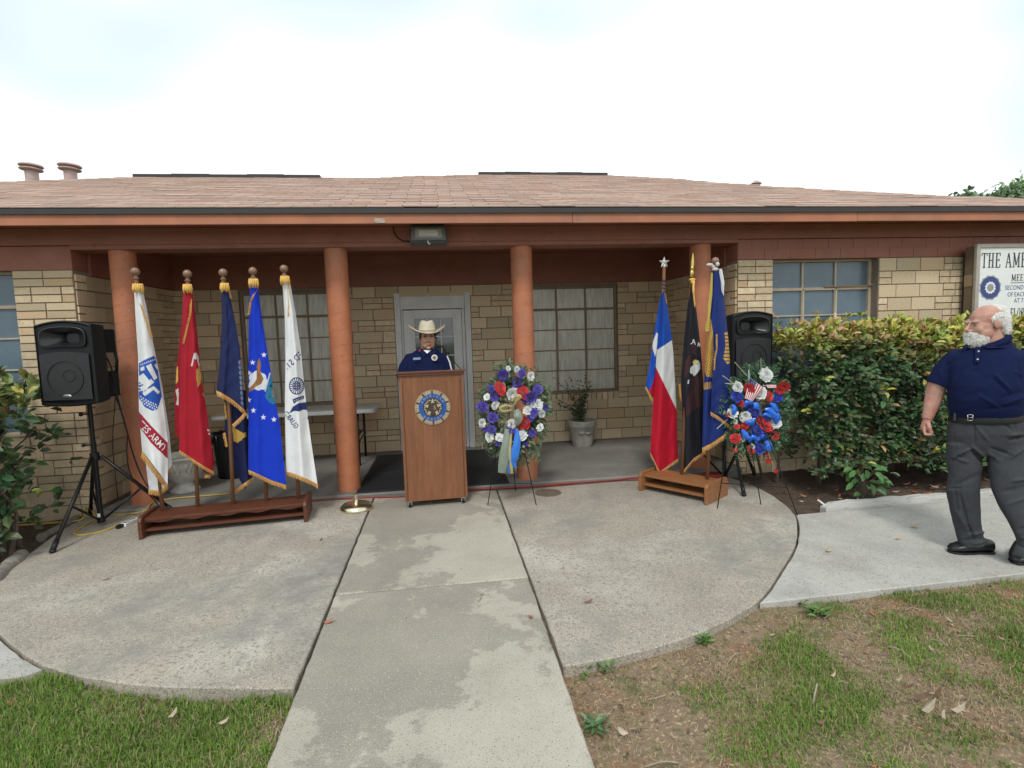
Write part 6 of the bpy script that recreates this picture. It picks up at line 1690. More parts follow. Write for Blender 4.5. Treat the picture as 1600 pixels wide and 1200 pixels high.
# ================================================================== PEOPLE
SHIRT = mat('navy_polo_cotton', (0.0075, 0.013, 0.055), 0.9, 0.10, 30, 0.35, 500, sheen=0.0, spec=.15)
SHIRT2 = mat('navy_uniform_shirt', (0.008, 0.014, 0.058), 0.9, 0.10, 30, 0.35, 500, sheen=0.0, spec=.15)
TROUS = mat('grey_trousers', (0.058, 0.061, 0.070), 0.9, 0.10, 30, 0.35, 500, spec=.15)
TROUD = mat('dark_trousers', (0.02, 0.02, 0.026), 0.9, 0.08, 30)
SHOE = mat('black_shoe_leather', (0.014, 0.014, 0.016), 0.35, 0.1, 20, 0.1, 60)
SKIN1 = mat('ruddy_skin', (0.50, 0.285, 0.22), 0.5, 0.12, 30, 0.25, 180, col2=(0.50, 0.21, 0.165), c2=(.46, .62))
SKIN2 = mat('tan_skin', (0.50, 0.275, 0.19), 0.5, 0.10, 30, 0.2, 180)
HAIRW = mat('white_hair', (0.74, 0.72, 0.69), 0.8, 0.2, 60, 0.9, 120, stretch=(1, 1, 4))
STRW = mat('white_strands', (0.88, 0.87, 0.84), 0.6, 0.0)
BEARD = mat('white_beard', (0.62, 0.60, 0.56), 0.9, 0.3, 70, 1.0, 150, stretch=(3, 3, 1))
HAIRB = mat('black_hair', (0.012, 0.010, 0.010), 0.6, 0.2, 60, 0.5, 150)
EYEW = mat('eye_white', (0.55, 0.53, 0.50), 0.3, 0)
IRIS = mat('iris', (0.03, 0.025, 0.02), 0.2, 0)
BROWW = mat('grey_brow', (0.40, 0.33, 0.28), 0.9, 0.3, 80)
LIPM = mat('lips', (0.36, 0.12, 0.10), 0.5, 0.1, 40)

def pxloft(mb, pl, rows, n=30, pw=2.3):
    rings = []
    for r in rows:
        py, xl, xr, hd = r[:4]; off = r[4] if len(r) > 4 else 0.0
        a, b = pl.at(xl, py, off), pl.at(xr, py, off); c = (a + b) / 2; h = (b - a) / 2
        ring = []
        for j in range(n):
            th = 2 * math.pi * j / n; ca, sa = math.cos(th), math.sin(th)
            ca = math.copysign(abs(ca) ** (2 / pw), ca); sa = math.copysign(abs(sa) ** (2 / pw), sa)
            ring.append(c + h * ca + pl.n * hd * sa)
        rings.append(np.array(ring))
    mb.loft(rings)
def folds(v, nrm, lines, gen=.003, sc=11, seed=0.0, stretch=(1, 1, 1)):
    """push creases into a garment: measured fold lines (picture units) plus soft random creasing"""
    px, py, d = proj(v)
    disp = np.zeros(len(v))
    for (x0, y0, x1, y1, w, amp) in lines:
        dx, dy = x1 - x0, y1 - y0; L2 = dx * dx + dy * dy
        t = np.clip(((px - x0) * dx + (py - y0) * dy) / L2, 0, 1)
        ds = np.hypot(px - x0 - t * dx, py - y0 - t * dy)
        disp += amp * np.exp(-(ds / w) ** 2) * (1 - .5 * np.abs(2 * t - 1) ** 2)
    toward = np.clip(-(nrm @ cam_f) * 1.5, 0, 1)
    g = np.array([fbm(np.array(p) * np.array(stretch), sc, seed) for p in v])
    return v + nrm * ((disp * toward + gen * g)[:, None])
def skin_out(name, mb, m, par, voxel, sm, lines=(), gen=0.0, sc=11, seed=0.0, fac=.5, stretch=(1, 1, 1)):
    v, f, nr = remeshed(mb, voxel, sm, fac)
    if lines or gen: v = folds(v, nr, lines, gen, sc, seed, stretch)
    return put(name, v, f, m, par, smooth=True)
def frame_M(org, fwd, up=(0, 0, 1)):
    f = np.array(fwd, float); f /= np.linalg.norm(f); u = np.array(up, float); r = np.cross(f, u); r /= np.linalg.norm(r); u = np.cross(r, f)
    return np.stack([r, f, u], 1), np.array(org, float)
class Loc:
    """local axes: x to the person's right, y forward, z up"""
    def __init__(s, org, fwd, up=(0, 0, 1), k=1.0): s.R, s.o = frame_M(org, fwd, up); s.k = k
    def __call__(s, p): return (np.array(p, float) * s.k) @ s.R.T + s.o
    def ball(s, mb, c, r, n=14, tilt=None):
        rot = s.R if tilt is None else s.R @ tilt
        mb.ball(s(c), np.array([r] * 3 if np.isscalar(r) else r, float) * s.k, n, rot)
    def tube(s, mb, pts, r, n=10): mb.tube(s(np.array(pts)), np.array(r) * s.k if not np.isscalar(r) else r * s.k, n)
def head_skin(mb, L, jaw=1.0, nose=1.0, fat=1.0, neck=None):
    L.ball(mb, (0, -.015, .03), (.076, .096, .086), 20); L.ball(mb, (0, .022, -.02), (.066 * fat, .074, .082), 18)
    L.ball(mb, (0, .032, -.07), (.052 * jaw * fat, .055, .042), 16); L.ball(mb, (0, .075, -.098), (.022, .018, .018), 12)
    L.tube(mb, [(0, .083, .022), (0, .098, .0), (0, .112 * (1 + .04 * nose), -.024), (0, .106, -.036)], [.009, .010, .0125 * nose, .010], 10)
    L.ball(mb, (.012, .100, -.034), (.009 * nose, .011, .008), 8); L.ball(mb, (-.012, .100, -.034), (.009 * nose, .011, .008), 8)
    for s in (-1, 1):
        L.ball(mb, (s * .030, .080, .024), (.024, .013, .009), 12); L.ball(mb, (s * .036, .062, -.028), (.026 * fat, .022, .026), 12)
        L.ball(mb, (s * .044, .028, -.050), (.025 * fat, .046, .040), 14)
        L.ball(mb, (s * .077, -.012, -.006), (.009, .020, .031), 12, rotm((1, 0, 0), rad(-12))); L.ball(mb, (s * .083, -.022, -.004), (.008, .010, .026), 10)
    L.ball(mb, (0, .092, -.056), (.024, .010, .007), 12); L.ball(mb, (0, .090, -.070), (.022, .010, .007), 12)
def face_bits(par, L, irises=True, brow=BROWW, lids=None, gaze=0.0):
    for s in (-1, 1):
        mb = MB(); L.ball(mb, (s * .031, .0775, .002), (.0125, .0085, .0062), 12); e = mb.build('eye', EYEW, par, smooth=True)
        mb = MB(); L.ball(mb, (s * .031 + gaze, .0850, .0015), (.0055, .0022, .0050), 10); mb.build('iris', IRIS, e, smooth=True)
        mb = MB(); L.tube(mb, [(s * .014, .092, .018), (s * .030, .093, .025), (s * .048, .083, .019)], [.0035, .0055, .003], 8); mb.build('eyebrow', brow, par, smooth=True)
        mb = MB(); L.tube(mb, [(s * .018, .0845, .006), (s * .031, .0885, .0095), (s * .045, .0800, .005)], [.0026, .0034, .0026], 8); mb.build('eyelid', lids, par, smooth=True)
def fist(mb, wrist, down, inward, fwdv, k=1.0, curl=1.0, wrist_r=.026):
    """hand closed round something: palm, four curled fingers of unequal length, thumb across the side"""
    D, I, Fv = [np.array(q, float) / np.linalg.norm(q) for q in (down, inward, fwdv)]
    w = np.array(wrist, float)
    P = lambda a, b, c: w + (D * a + I * b + Fv * c) * k
    mb.tube([P(-.02, 0, 0), P(.015, 0, 0), P(.045, .002, 0), P(.075, .004, 0)], [wrist_r * k, .028 * k, .036 * k, .034 * k], 12, flat=.62)
    for c in (-.024, -.008, .008, .024): mb.ball(P(.06, -.002, c), .0125 * k, 8)
    for c, ln in ((-.027, .80), (-.009, .96), (.009, 1.0), (.027, .92)):
        a0 = P(.068, -.004, c); a1 = P(.068 + .034 * ln, .006 + .006 * curl, c * 1.02); a2 = P(.068 + .034 * ln - .002 * curl, .034 * ln * curl + .008, c); a3 = P(.068 + .012 * ln, .040 * curl + .004, c * .98)
        mb.tube([a0, (a0 + a1) / 2, a1, (a1 + a2) / 2, a2, (a2 + a3) / 2, a3], np.array([.0105, .0102, .0098, .0090, .0088, .0082, .0074]) * k, 8)
    b0 = P(.022, .010, .026); b1 = P(.050, .026, .038); b2 = P(.076, .036, .030); b3 = P(.092, .040, .014)
    mb.tube([b0, b1, (b1 + b2) / 2, b2, b3], np.array([.015, .0135, .0115, .0108, .0085]) * k, 8)

def strands(par, v, nr, n, L, HL, mode, m, seed):
    """fine hairs growing out of a mass of hair"""
    r = np.random.default_rng(seed); i = r.integers(0, len(v), n); p = v[i]; nn_ = nr[i]
    fl = (HL.R @ np.array([0, -.8, -.5])) if mode == 'back' else (HL.R @ np.array([0, .15, -1.0]))
    d = nn_ * .55 + fl * .7 + r.normal(0, .35, (n, 3)); d /= np.linalg.norm(d, axis=1)[:, None]
    l = L * r.uniform(.4, 1.2, n)[:, None]; s_ = np.cross(d, r.normal(size=(n, 3))); s_ /= np.linalg.norm(s_, axis=1)[:, None]; w = .0007
    p1 = p + d * l * .5; p2 = p1 + (d + fl * .6) * l * .4
    V = np.stack([p - s_ * w, p + s_ * w, p1 + s_ * w, p1 - s_ * w, p2], 1).reshape(-1, 3); q = np.arange(n)[:, None] * 5
    put('hair_strands', V, (q + np.array([0, 1, 2, 3])).tolist() + (q + np.array([3, 2, 4])).tolist(), m, par, kind='stuff')

# ---- the man walking on the right
mp1 = Facing(3.35, 2.97)
man = thing('person', 'bald white-bearded man in a navy polo and grey trousers walking past the hedge', 'person', (3.38, 2.95, -0.006))
E_, N_ = mp1.e, mp1.n
# body: head, neck and both arms as one skin
hc = mp1.at(1539.5, 506, 0.02)
hd = -E_ * .80 + N_ * .60 + np.array([0, 0, -.10])
HL = Loc(hc, hd, (0, 0, 1), 0.98)
mb = MB(); head_skin(mb, HL, 1.0, 1.15, 1.04)
nb = mp1.at(1553, 556, -.01)
mb.tube([HL((0, -.035, -.02)), HL((0, -.03, -.08)), nb + np.array([0, 0, .02]), nb + np.array([0, 0, -.05])], [.062, .064, .070, .075], 16)
HL.ball(mb, (0, .02, -.105), (.045, .05, .03), 12)
# torso core under the shirt joins the arms to the neck
c0 = mp1.at(1545, 575, 0); 
mb.tube([mp1.at(1548, 556, 0), mp1.at(1545, 580, 0), mp1.at(1542, 640, 0)], [.07, .12, .13], 16)
sh = mp1.at(1490, 562, -.01); cf = mp1.at(1464, 603, .02); el = mp1.at(1460, 618, .015); wr = mp1.at(1448.5, 655, .05)
mb.tube(np.array([mp1.at(1510, 570, 0), sh, (sh + cf) / 2, cf, el, el * .55 + wr * .45, wr]), [.06, .052, .053, .054, .051, .043, .029], 14)
dn = (wr - el); dn /= np.linalg.norm(dn)
fist(mb, wr, dn + np.array([0, 0, -.35]), E_ * .9 + N_ * .1, N_, .98)
sh2 = mp1.at(1592, 560, -.02); el2 = mp1.at(1622, 615, -.06); wr2 = mp1.at(1630, 655, -.01)
mb.tube(np.array([mp1.at(1570, 570, 0), sh2, el2, el2 * .5 + wr2 * .5, wr2]), [.07, .058, .046, .038, .0265], 14)
fist(mb, wr2, (wr2 - el2) + np.array([0, 0, -.1]), -E_, N_, .88)
skin_out('body', mb, SKIN1, man, .0036, 7, gen=.0007, sc=40)
face_bits(man, HL, brow=BROWW, lids=SKIN1, gaze=-.001)
mb = MB()
HL.ball(mb, (0, .100, -.050), (.034, .016, .013), 14); HL.ball(mb, (0, .078, -.097), (.042, .038, .034), 16); HL.ball(mb, (0, .092, -.082), (.032, .024, .022), 12)
for s in (-1, 1):
    HL.ball(mb, (s * .038, .058, -.094), (.022, .040, .028), 14); HL.ball(mb, (s * .033, .086, -.068), (.014, .018, .024), 12)
    HL.ball(mb, (s * .048, .050, -.078), (.014, .030, .024), 12)
HL.ball(mb, (0, .062, -.118), (.034, .034, .022), 14)
v, f, nr = remeshed(mb, .0035, 2)
g = np.array([fbm(p, 55, 2.0) + .5 * fbm((p[0] * 3, p[1] * 3, p[2]), 60, 7.0) for p in v]); bd = put('beard', v + nr * (g * .0045)[:, None], f, BEARD, man, smooth=True)
strands(bd, v, nr, 3600, .015, HL, 'down', STRW, 1)
mb = MB()
HL.ball(mb, (0, -.060, .012), (.079, .058, .068), 18); HL.ball(mb, (0, -.080, -.02), (.058, .032, .045), 14); HL.ball(mb, (0, -.050, .074), (.058, .054, .034), 14)
for s in (-1, 1):
    HL.ball(mb, (s * .070, -.028, .042), (.012, .036, .022), 12); HL.ball(mb, (s * .070, -.052, .005), (.013, .024, .034), 12); HL.ball(mb, (s * .074, .006, .030), (.006, .016, .012), 10)
    HL.ball(mb, (s * .060, -.070, -.040), (.018, .022, .028), 12)
v, f, nr = remeshed(mb, .004, 2)
g = np.array([fbm((p[0] * 2, p[1] * 2, p[2] * .5), 60, 4.0) for p in v]); hr = put('hair', v + nr * (g * .0045)[:, None], f, HAIRW, man, smooth=True)
strands(hr, v, nr, 5200, .022, HL, 'back', STRW, 2)
# shirt
mb = MB()
pxloft(mb, mp1, [(658, 1487, 1597, .125, .0), (650, 1484, 1600, .142, .012), (640, 1482, 1602, .150, .022), (622, 1480, 1604, .156, .034), (600, 1481, 1604, .152, .034), (582, 1482, 1604, .140, .024), (568, 1482, 1602, .125, .012), (556, 1486, 1600, .108, .004), (547, 1497, 1592, .094, -.004), (540, 1509, 1586, .082, -.010), (534, 1524, 1582, .070, -.014), (526, 1540, 1579, .055, -.03)], 34, 2.4)
mb.tube([mp1.at(1512, 563, -.005), mp1.at(1494, 564, -.005), mp1.at(1480, 578, .006), mp1.at(1466, 602, .02)], [.082, .078, .074, .072], 18)
mb.tube([mp1.at(1580, 563, -.02), mp1.at(1598, 566, -.02), mp1.at(1610, 586, -.045), mp1.at(1620, 608, -.06)], [.078, .074, .069, .066], 18)
SF = [(1478, 571, 1497, 563, 2.5, -.007), (1488, 608, 1516, 574, 2.6, .008), (1483, 600, 1502, 578, 2.2, -.007), (1480, 588, 1494, 574, 2, .006), (1555, 586, 1580, 610, 2.8, .008), (1553, 592, 1574, 613, 2.2, -.007), (1530, 618, 1562, 637, 2.6, .007), (1565, 622, 1597, 612, 3, -.007), (1568, 632, 1600, 620, 2.5, .007), (1500, 625, 1530, 612, 4, -.004),
      (1478, 560, 1484, 600, 2.4, -.009), (1592, 565, 1596, 600, 2.4, -.009), (1584, 580, 1597, 586, 2, .006), (1490, 640, 1520, 634, 3, .005), (1540, 640, 1590, 634, 3, -.005), (1500, 572, 1540, 590, 5, -.003), (1466, 575, 1474, 596, 2, .004), (1490, 615, 1510, 600, 2, -.004)]
SF = [(a, b, c, d, w, q * 1.25) for a, b, c, d, w, q in SF]
shirt = skin_out('polo_shirt', mb, SHIRT, man, .0062, 5, SF, .0035, 9, 3.0)
# collar, placket, buttons
mb = MB()
ctr = mp1.at(1549, 533, -.012)
ring = []
for a in np.linspace(0, 2 * math.pi, 33)[:-1]:
    ring.append((math.cos(a), math.sin(a)))
def cring(r, dz, fr): return np.array([ctr + E_ * (r * c) + N_ * (r * .98 * s + fr) + np.array([0, 0, dz - .026 * max(0, s) + .034 * c]) for c, s in ring])
mb.loft([cring(.074, -.012, 0), cring(.079, .012, 0), cring(.083, .020, 0), cring(.090, .006, .002), cring(.100, -.016, .006), cring(.094, -.018, .004), cring(.076, .002, 0)], cap=False)
mb.build('collar', SHIRT, man, smooth=True)
def patch(par, name, pts, off, th, m):
    a = [mp1.at(x, y, o) for x, y, o in pts]; b = [p - N_ * th for p in a]; n = len(a)
    mb = MB(); mb.add(a + b, [tuple(range(n)), tuple(range(2 * n - 1, n - 1, -1))] + [(i, (i + 1) % n, n + (i + 1) % n, n + i) for i in range(n)])
    return mb.build(name, m, par, bevel=.0015)
patch(man, 'collar_flap', [(1524, 538, .088), (1508, 544, .100), (1505, 541, .088), (1512, 535, .066), (1520, 532, .056)], 0, .004, SHIRT)
patch(man, 'collar_flap', [(1534, 543, .092), (1550, 544, .100), (1570, 543, .084), (1573, 535, .052), (1560, 534, .066)], 0, .004, SHIRT)
patch(man, 'placket', [(1524, 542, .098), (1532, 542, .098), (1531, 566, .152), (1523, 566, .152)], 0, .003, SHIRT)
for x, y, o in ((1529, 549, .116), (1527.5, 561.5, .148)):
    mb = MB(); mb.ball(mp1.at(x, y, o), .0055, 10); mb.build('button', mat('shirt_button', (.6, .6, .58), .3, 0) if 'shirt_button' not in MATS else MATS['shirt_button'], man, smooth=True)
# trousers
mb = MB()
pxloft(mb, mp1, [(647, 1485, 1599, .128, .004), (656, 1482, 1602, .138, .010), (675, 1478, 1604, .140, .006), (695, 1478, 1604, .125, 0), (709, 1482, 1600, .10, 0)], 32, 2.4)
pxloft(mb, mp1, [(690, 1478, 1536, .105, .02), (715, 1478, 1537, .098, .03), (740, 1481, 1534, .090, .035), (763, 1477, 1532, .083, .035), (785, 1481, 1533, .078, .02), (808, 1486, 1534, .075, .0), (828, 1492, 1535, .072, -.02), (842, 1496, 1538, .074, -.03), (851, 1500, 1540, .074, -.035)], 24, 2.3)
pxloft(mb, mp1, [(690, 1541, 1604, .105, .0), (715, 1541, 1605, .100, .01), (740, 1545, 1607, .092, .03), (765, 1549, 1609, .085, .05), (790, 1560, 1611, .08, .07), (812, 1574, 1614, .075, .08), (834, 1585, 1617, .072, .09), (850, 1589, 1621, .072, .095)], 24, 2.3)
TF = [(1519, 697, 1537, 712, 2.5, .010), (1486, 716, 1518, 700, 2.4, .011), (1480, 711, 1512, 722, 2.2, .009), (1484, 722, 1506, 712, 2.2, -.010), (1520, 704, 1536, 722, 3, -.010), (1478, 764, 1500, 763, 1.6, -.009), (1490, 760, 1530, 742, 4, -.006), (1493, 768, 1496, 800, 2.0, -.007), (1496, 800, 1512, 828, 3, .008), (1500, 775, 1512, 822, 3, -.008), (1514, 824, 1522, 842, 2.2, -.011), (1513, 836, 1536, 832, 2.2, .010), (1502, 845, 1534, 842, 2, -.008), (1520, 850, 1538, 846, 2, .008),
      (1568, 660, 1580, 672, 2.4, -.008), (1575, 680, 1598, 678, 2.4, .009), (1578, 688, 1600, 684, 2, -.009), (1545, 708, 1562, 720, 3, .008), (1548, 700, 1580, 712, 2.4, -.007), (1580, 715, 1600, 700, 2.6, .008), (1582, 752, 1604, 748, 2.4, .009), (1560, 770, 1600, 762, 4, -.006), (1570, 790, 1608, 776, 3, .006), (1525, 665, 1545, 690, 3, .004), (1522, 660, 1524, 700, 1.4, -.005), (1586, 830, 1612, 822, 2.4, -.008), (1590, 842, 1616, 838, 2, .008),
      (1492, 660, 1498, 700, 1.3, .005), (1583, 655, 1592, 690, 1.4, -.005)]
TF = [(a, b, c, d, w, q * 1.5) for a, b, c, d, w, q in TF]
skin_out('trousers', mb, TROUS, man, .0058, 4, TF, .0045, 8, 6.0)
# belt
mb = MB(); rows = [(644, 1484, 1600, .1435, .006), (647, 1482.5, 1601.5, .147, .006), (655, 1481.5, 1602.5, .149, .009), (657.5, 1482, 1602, .147, .009)]
pxloft(mb, mp1, rows, 40, 2.4); belt = mb.build('belt', mat('black_belt_leather', (.006, .006, .007), .5, .1, 20), man, autos=50)
mb = MB()
for a, b_ in (((1512, 648), (1520, 648)), ((1512, 657), (1520, 657)), ((1512, 648), (1512, 657)), ((1520, 648), (1520, 657))): mb.tube([mp1.at(*a, .161), mp1.at(*b_, .161)], .0032, 6)
mb.tube([mp1.at(1513, 652.5, .164), mp1.at(1521, 652.5, .164)], .0022, 6); mb.build('buckle', SILVER, belt, smooth=True)
for x in (1492, 1553, 1583): 
    mb = MB(); mb.box(mp1.at(x, 651, .150 if x == 1553 else .12), (.012, .006, .05), np.stack([E_, N_, UP], 1)); mb.build('belt_loop', TROUS, man, bevel=.002)
# shoes
def shoe(par, heel, toe, k=1.0, zg=-.006):
    h, t_ = np.array([*heel, zg]), np.array([*toe, zg]); u = t_ - h; L = np.linalg.norm(u); u /= L; s_ = np.array([-u[1], u[0], 0])
    def ring(a, w, zb, zt, n=20):
        out = []
        for j in range(n):
            th = 2 * math.pi * j / n; c, q = math.cos(th), math.sin(th)
            out.append(h + u * (a * L) + s_ * (w * math.copysign(abs(c) ** .8, c)) + np.array([0, 0, (zb + zt) / 2 + (zt - zb) / 2 * math.copysign(abs(q) ** .8, q)]))
        return np.array(out)
    mb = MB(); mb.loft([ring(-.01, .018, .02, .065), ring(.03, .034, .016, .085), ring(.2, .038, .016, .10), ring(.38, .040, .016, .10), ring(.55, .046, .016, .086), ring(.75, .050, .016, .068), ring(.9, .043, .016, .056), ring(.98, .028, .016, .044), ring(1.01, .012, .018, .032)])
    o = mb.build('shoe', SHOE, par, smooth=True)
    mb = MB(); mb.loft([ring(-.02, .022, 0, .016), ring(.03, .037, 0, .017), ring(.35, .037, 0, .017), ring(.6, .047, 0, .017), ring(.8, .050, 0, .017), ring(.95, .036, 0, .017), ring(1.02, .012, .002, .016)]); mb.build('sole', BLACKP, o, smooth=True)
shoe(man, (3.49, 2.985), (3.235, 3.045)); shoe(man, (3.66, 2.95), (3.455, 2.80))
# spectacles dangling from the hand
sg_ = thing('spectacles', 'folded dark spectacles dangling from the hand of the bald man', 'glasses', mp1.at(1455, 695, .06))
DKF = mat('spectacle_frame', (.05, .04, .035), .3, .1)
mb = MB(); mb.tube([mp1.at(1450, 676, .06), mp1.at(1457, 688, .06), mp1.at(1459, 701, .06)], .003, 6); mb.tube([mp1.at(1442, 684, .06), mp1.at(1449, 687, .06), mp1.at(1456, 692, .055)], .0028, 6); mb.build('temple', DKF, sg_)
for x, y in ((1450.5, 709), (1457, 697)):
    mb = MB(); c = mp1.at(x, y, .06); mb.tube([c + E_ * (.019 * math.cos(a) + .006 * math.sin(a)) + UP * (.010 * math.sin(a) + .010 * math.cos(a)) + N_ * .004 * math.sin(a) for a in np.linspace(0, 6.283, 21)], .0018, 5, cap=False); mb.build('rim', DKF, sg_)
    mb = MB(); mb.add([c + E_ * (.018 * math.cos(a) + .006 * math.sin(a)) + UP * (.009 * math.sin(a) + .010 * math.cos(a)) for a in np.linspace(0, 6.283, 17)[:-1]], [tuple(range(16))]); mb.build('lens', GLASS, sg_)

# ---- the man behind the lectern
mp2 = Facing(-0.155, 5.36)
spk = thing('person', 'man in navy uniform shirt and cream cowboy hat standing behind the lectern', 'person', (-0.155, 5.40, 0.04))
E2, N2 = mp2.e, mp2.n
hc = mp2.at(668, 528.5, .0)
HL2 = Loc(hc, N2 + E2 * .10 + np.array([0, 0, -.03]), (0, 0, 1), .93)
mb = MB(); head_skin(mb, HL2, 1.12, .95, 1.16)
mb.tube([HL2((0, -.02, -.03)), mp2.at(668, 545, -.02), mp2.at(667, 556, -.02)], [.066, .066, .08], 16)
mb.tube([mp2.at(666, 556, -.02), mp2.at(664, 580, -.03), mp2.at(664, 640, -.03)], [.08, .12, .13], 16)
for s, x0, x1 in ((-1, 636, 629), (1, 694, 701)):
    mb.tube([mp2.at(665, 562, -.02), mp2.at(x0, 564, -.02), mp2.at(x1, 600, -.02), mp2.at(x1 - s * 2, 612, .10), mp2.at(x1 - s * 14, 598, .28)], [.06, .05, .042, .038, .026], 12)
    fist(mb, mp2.at(x1 - s * 14, 598, .28), N2 + UP * .1, -E2 * s, UP, .85)
skin_out('body', mb, SKIN2, spk, .005, 3, gen=.0006, sc=40)
face_bits(spk, HL2, brow=HAIRB, lids=SKIN2)
mb = MB(); HL2.tube(mb, [(-.024, .098, -.064), (0, .101, -.061), (.024, .098, -.064)], [.002, .0032, .002], 6); mb.build('mouth', LIPM, spk, smooth=True)
mb = MB()
HL2.ball(mb, (0, -.03, .042), (.083, .088, .072), 16)
for s in (-1, 1): HL2.ball(mb, (s * .074, .006, .018), (.012, .026, .036), 12)
HL2.ball(mb, (0, -.075, -.03), (.062, .04, .05), 12); mb.build('hair', HAIRB, spk, smooth=True)
mb = MB()
pxloft(mb, mp2, [(640, 634, 696, .12, -.02), (605, 631, 699, .125, -.01), (580, 632, 700, .125, -.005), (566, 634, 697, .115, -.01), (556, 639, 692, .098, -.015), (549, 647, 686, .082, -.02), (544.5, 654, 681, .070, -.022)], 30, 2.4)
mb.tube([mp2.at(655, 561, -.02), mp2.at(640, 562, -.02), mp2.at(633, 574, -.015), mp2.at(628.5, 592, -.01)], [.07, .064, .062, .060], 16)
mb.tube([mp2.at(678, 560, -.02), mp2.at(691, 561, -.02), mp2.at(698, 574, -.015), mp2.at(702, 592, -.01)], [.07, .064, .062, .060], 16)
skin_out('uniform_shirt', mb, SHIRT2, spk, .007, 4, [(640, 565, 648, 585, 2, -.006), (690, 563, 686, 585, 2, -.006), (684, 562, 692, 576, 1.5, .006), (664, 556, 664, 590, 1.0, .004)], .003, 10, 9.0)
ctr2 = mp2.at(667.5, 546, -.02); mb = MB()
def cr2(r, dz, fr): return np.array([ctr2 + E2 * (r * c) + N2 * (r * .9 * s + fr) + np.array([0, 0, dz - .034 * max(0, s)]) for c, s in ring])
mb.loft([cr2(.070, -.012, 0), cr2(.074, .016, 0), cr2(.080, .018, 0), cr2(.094, -.012, .004), cr2(.086, -.016, .002), cr2(.070, .0, 0)], cap=False); mb.build('collar', SHIRT2, spk, smooth=True)
def patch2(name, pts, m, th=.003):
    a = [mp2.at(x, y, o) for x, y, o in pts]; b = [p - N2 * th for p in a]; n = len(a)
    mb = MB(); mb.add(a + b, [tuple(range(n)), tuple(range(2 * n - 1, n - 1, -1))] + [(i, (i + 1) % n, n + (i + 1) % n, n + i) for i in range(n)]); return mb.build(name, m, spk)
patch2('undershirt', [(661.5, 547, .058), (667.5, 552.5, .078), (673.5, 547, .058)], WHITE, .01)
patch2('collar_flap', [(656, 544, .040), (667, 553, .086), (662, 558, .100), (652, 549, .066)], SHIRT2)
patch2('collar_flap', [(679, 544, .040), (668, 553, .086), (673, 558, .100), (683, 549, .066)], SHIRT2)
patch2('name_badge', [(645.5, 559, .128), (657, 558.3, .128), (657, 561.8, .130), (645.5, 562.5, .130)], mat('badge_blue', (.20, .30, .42), .3, .3, 200))
patch2('lapel_pin', [(654, 546, .083), (656.5, 545.5, .083), (657, 549, .086), (655, 549.5, .086)], mat('red_pin', (.35, .02, .03), .4, 0))
mb = MB()
for r_, m_, dy, nm in ((.029, WHITE, .131, 'round_badge'), (.020, BRZ, .1335, 'badge_emblem'), (.009, BRZD, .1355, 'badge_centre')):
    mb = MB(); c = mp2.at(678.8, 558.8, dy); mb.add([c + E2 * r_ * math.cos(a) + UP * r_ * math.sin(a) for a in np.linspace(0, 6.283, 25)[:-1]] + [c - N2 * .004 + E2 * r_ * math.cos(a) + UP * r_ * math.sin(a) for a in np.linspace(0, 6.283, 25)[:-1]], [tuple(range(24))] + [(i, (i + 1) % 24, 24 + (i + 1) % 24, 24 + i) for i in range(24)]); mb.build(nm, m_, spk)
patch2('sleeve_stripe', [(697.6, 556.5, .078), (699.3, 556.2, .074), (703.5, 565, .068), (706.6, 577.5, .062), (704.6, 577.8, .066), (701.6, 566, .072)], WHITE)
mb = MB()
pxloft(mb, mp2, [(632, 634, 697, .115, -.02), (660, 633, 698, .12, -.02), (680, 636, 695, .10, -.02)], 24)
pxloft(mb, mp2, [(672, 635, 664, .09, -.02), (720, 640, 663, .07, -.02), (768, 642, 660, .06, -.02)], 18); pxloft(mb, mp2, [(672, 667, 696, .09, -.02), (720, 668, 692, .07, -.02), (766, 672, 691, .06, -.02)], 18)
skin_out('trousers', mb, TROUD, spk, .008, 4)
shoe(spk, (-0.24, 5.46), (-0.26, 5.22), zg=.041); shoe(spk, (-0.03, 5.46), (-0.01, 5.22), zg=.041)
# hat: worn, so part of the figure
HATM = mat('cream_felt', (.62, .55, .42), .8, .06, 20, .2, 120)
hp = HL2((0, -.010, .062)); HT = Loc(hp, HL2.R[:, 1], (0, 0, 1), 1.0)
mb = MB(); rings = []
def hring(rx, ry, z, dent=0.0, n=36, curl=0.0, droop=0.0):
    out = []
    for j in range(n):
        a = 2 * math.pi * j / n; x, y = rx * math.cos(a), ry * math.sin(a)
        zz = z + curl * abs(math.cos(a)) ** 2.2 - droop * abs(math.sin(a)) ** 2 - dent * math.exp(-(x / .022) ** 2)
        out.append(HT((x, y, zz)))
    return np.array(out)
mb.loft([hring(.168, .178, .006, curl=.044, droop=.016), hring(.178, .185, .016, curl=.058, droop=.016), hring(.150, .170, .004, curl=.028, droop=.012), hring(.118, .145, -.004, curl=.006, droop=.006), hring(.092, .112, -.002, curl=.0), hring(.084, .102, .004), hring(.080, .098, .04), hring(.073, .092, .075), hring(.062, .084, .104, dent=.006), hring(.048, .072, .116, dent=.014), hring(.024, .045, .116, dent=.018), hring(.004, .01, .098)], cap=False)
mb.build('cowboy_hat', HATM, spk, smooth=True)
mb = MB(); mb.loft([hring(.0855, .1035, .004), hring(.0848, .1028, .012), hring(.0836, .1015, .024)], cap=False); mb.build('hat_band', mat('hat_band', (.40, .34, .24), .6, .1, 30), spk, smooth=True)

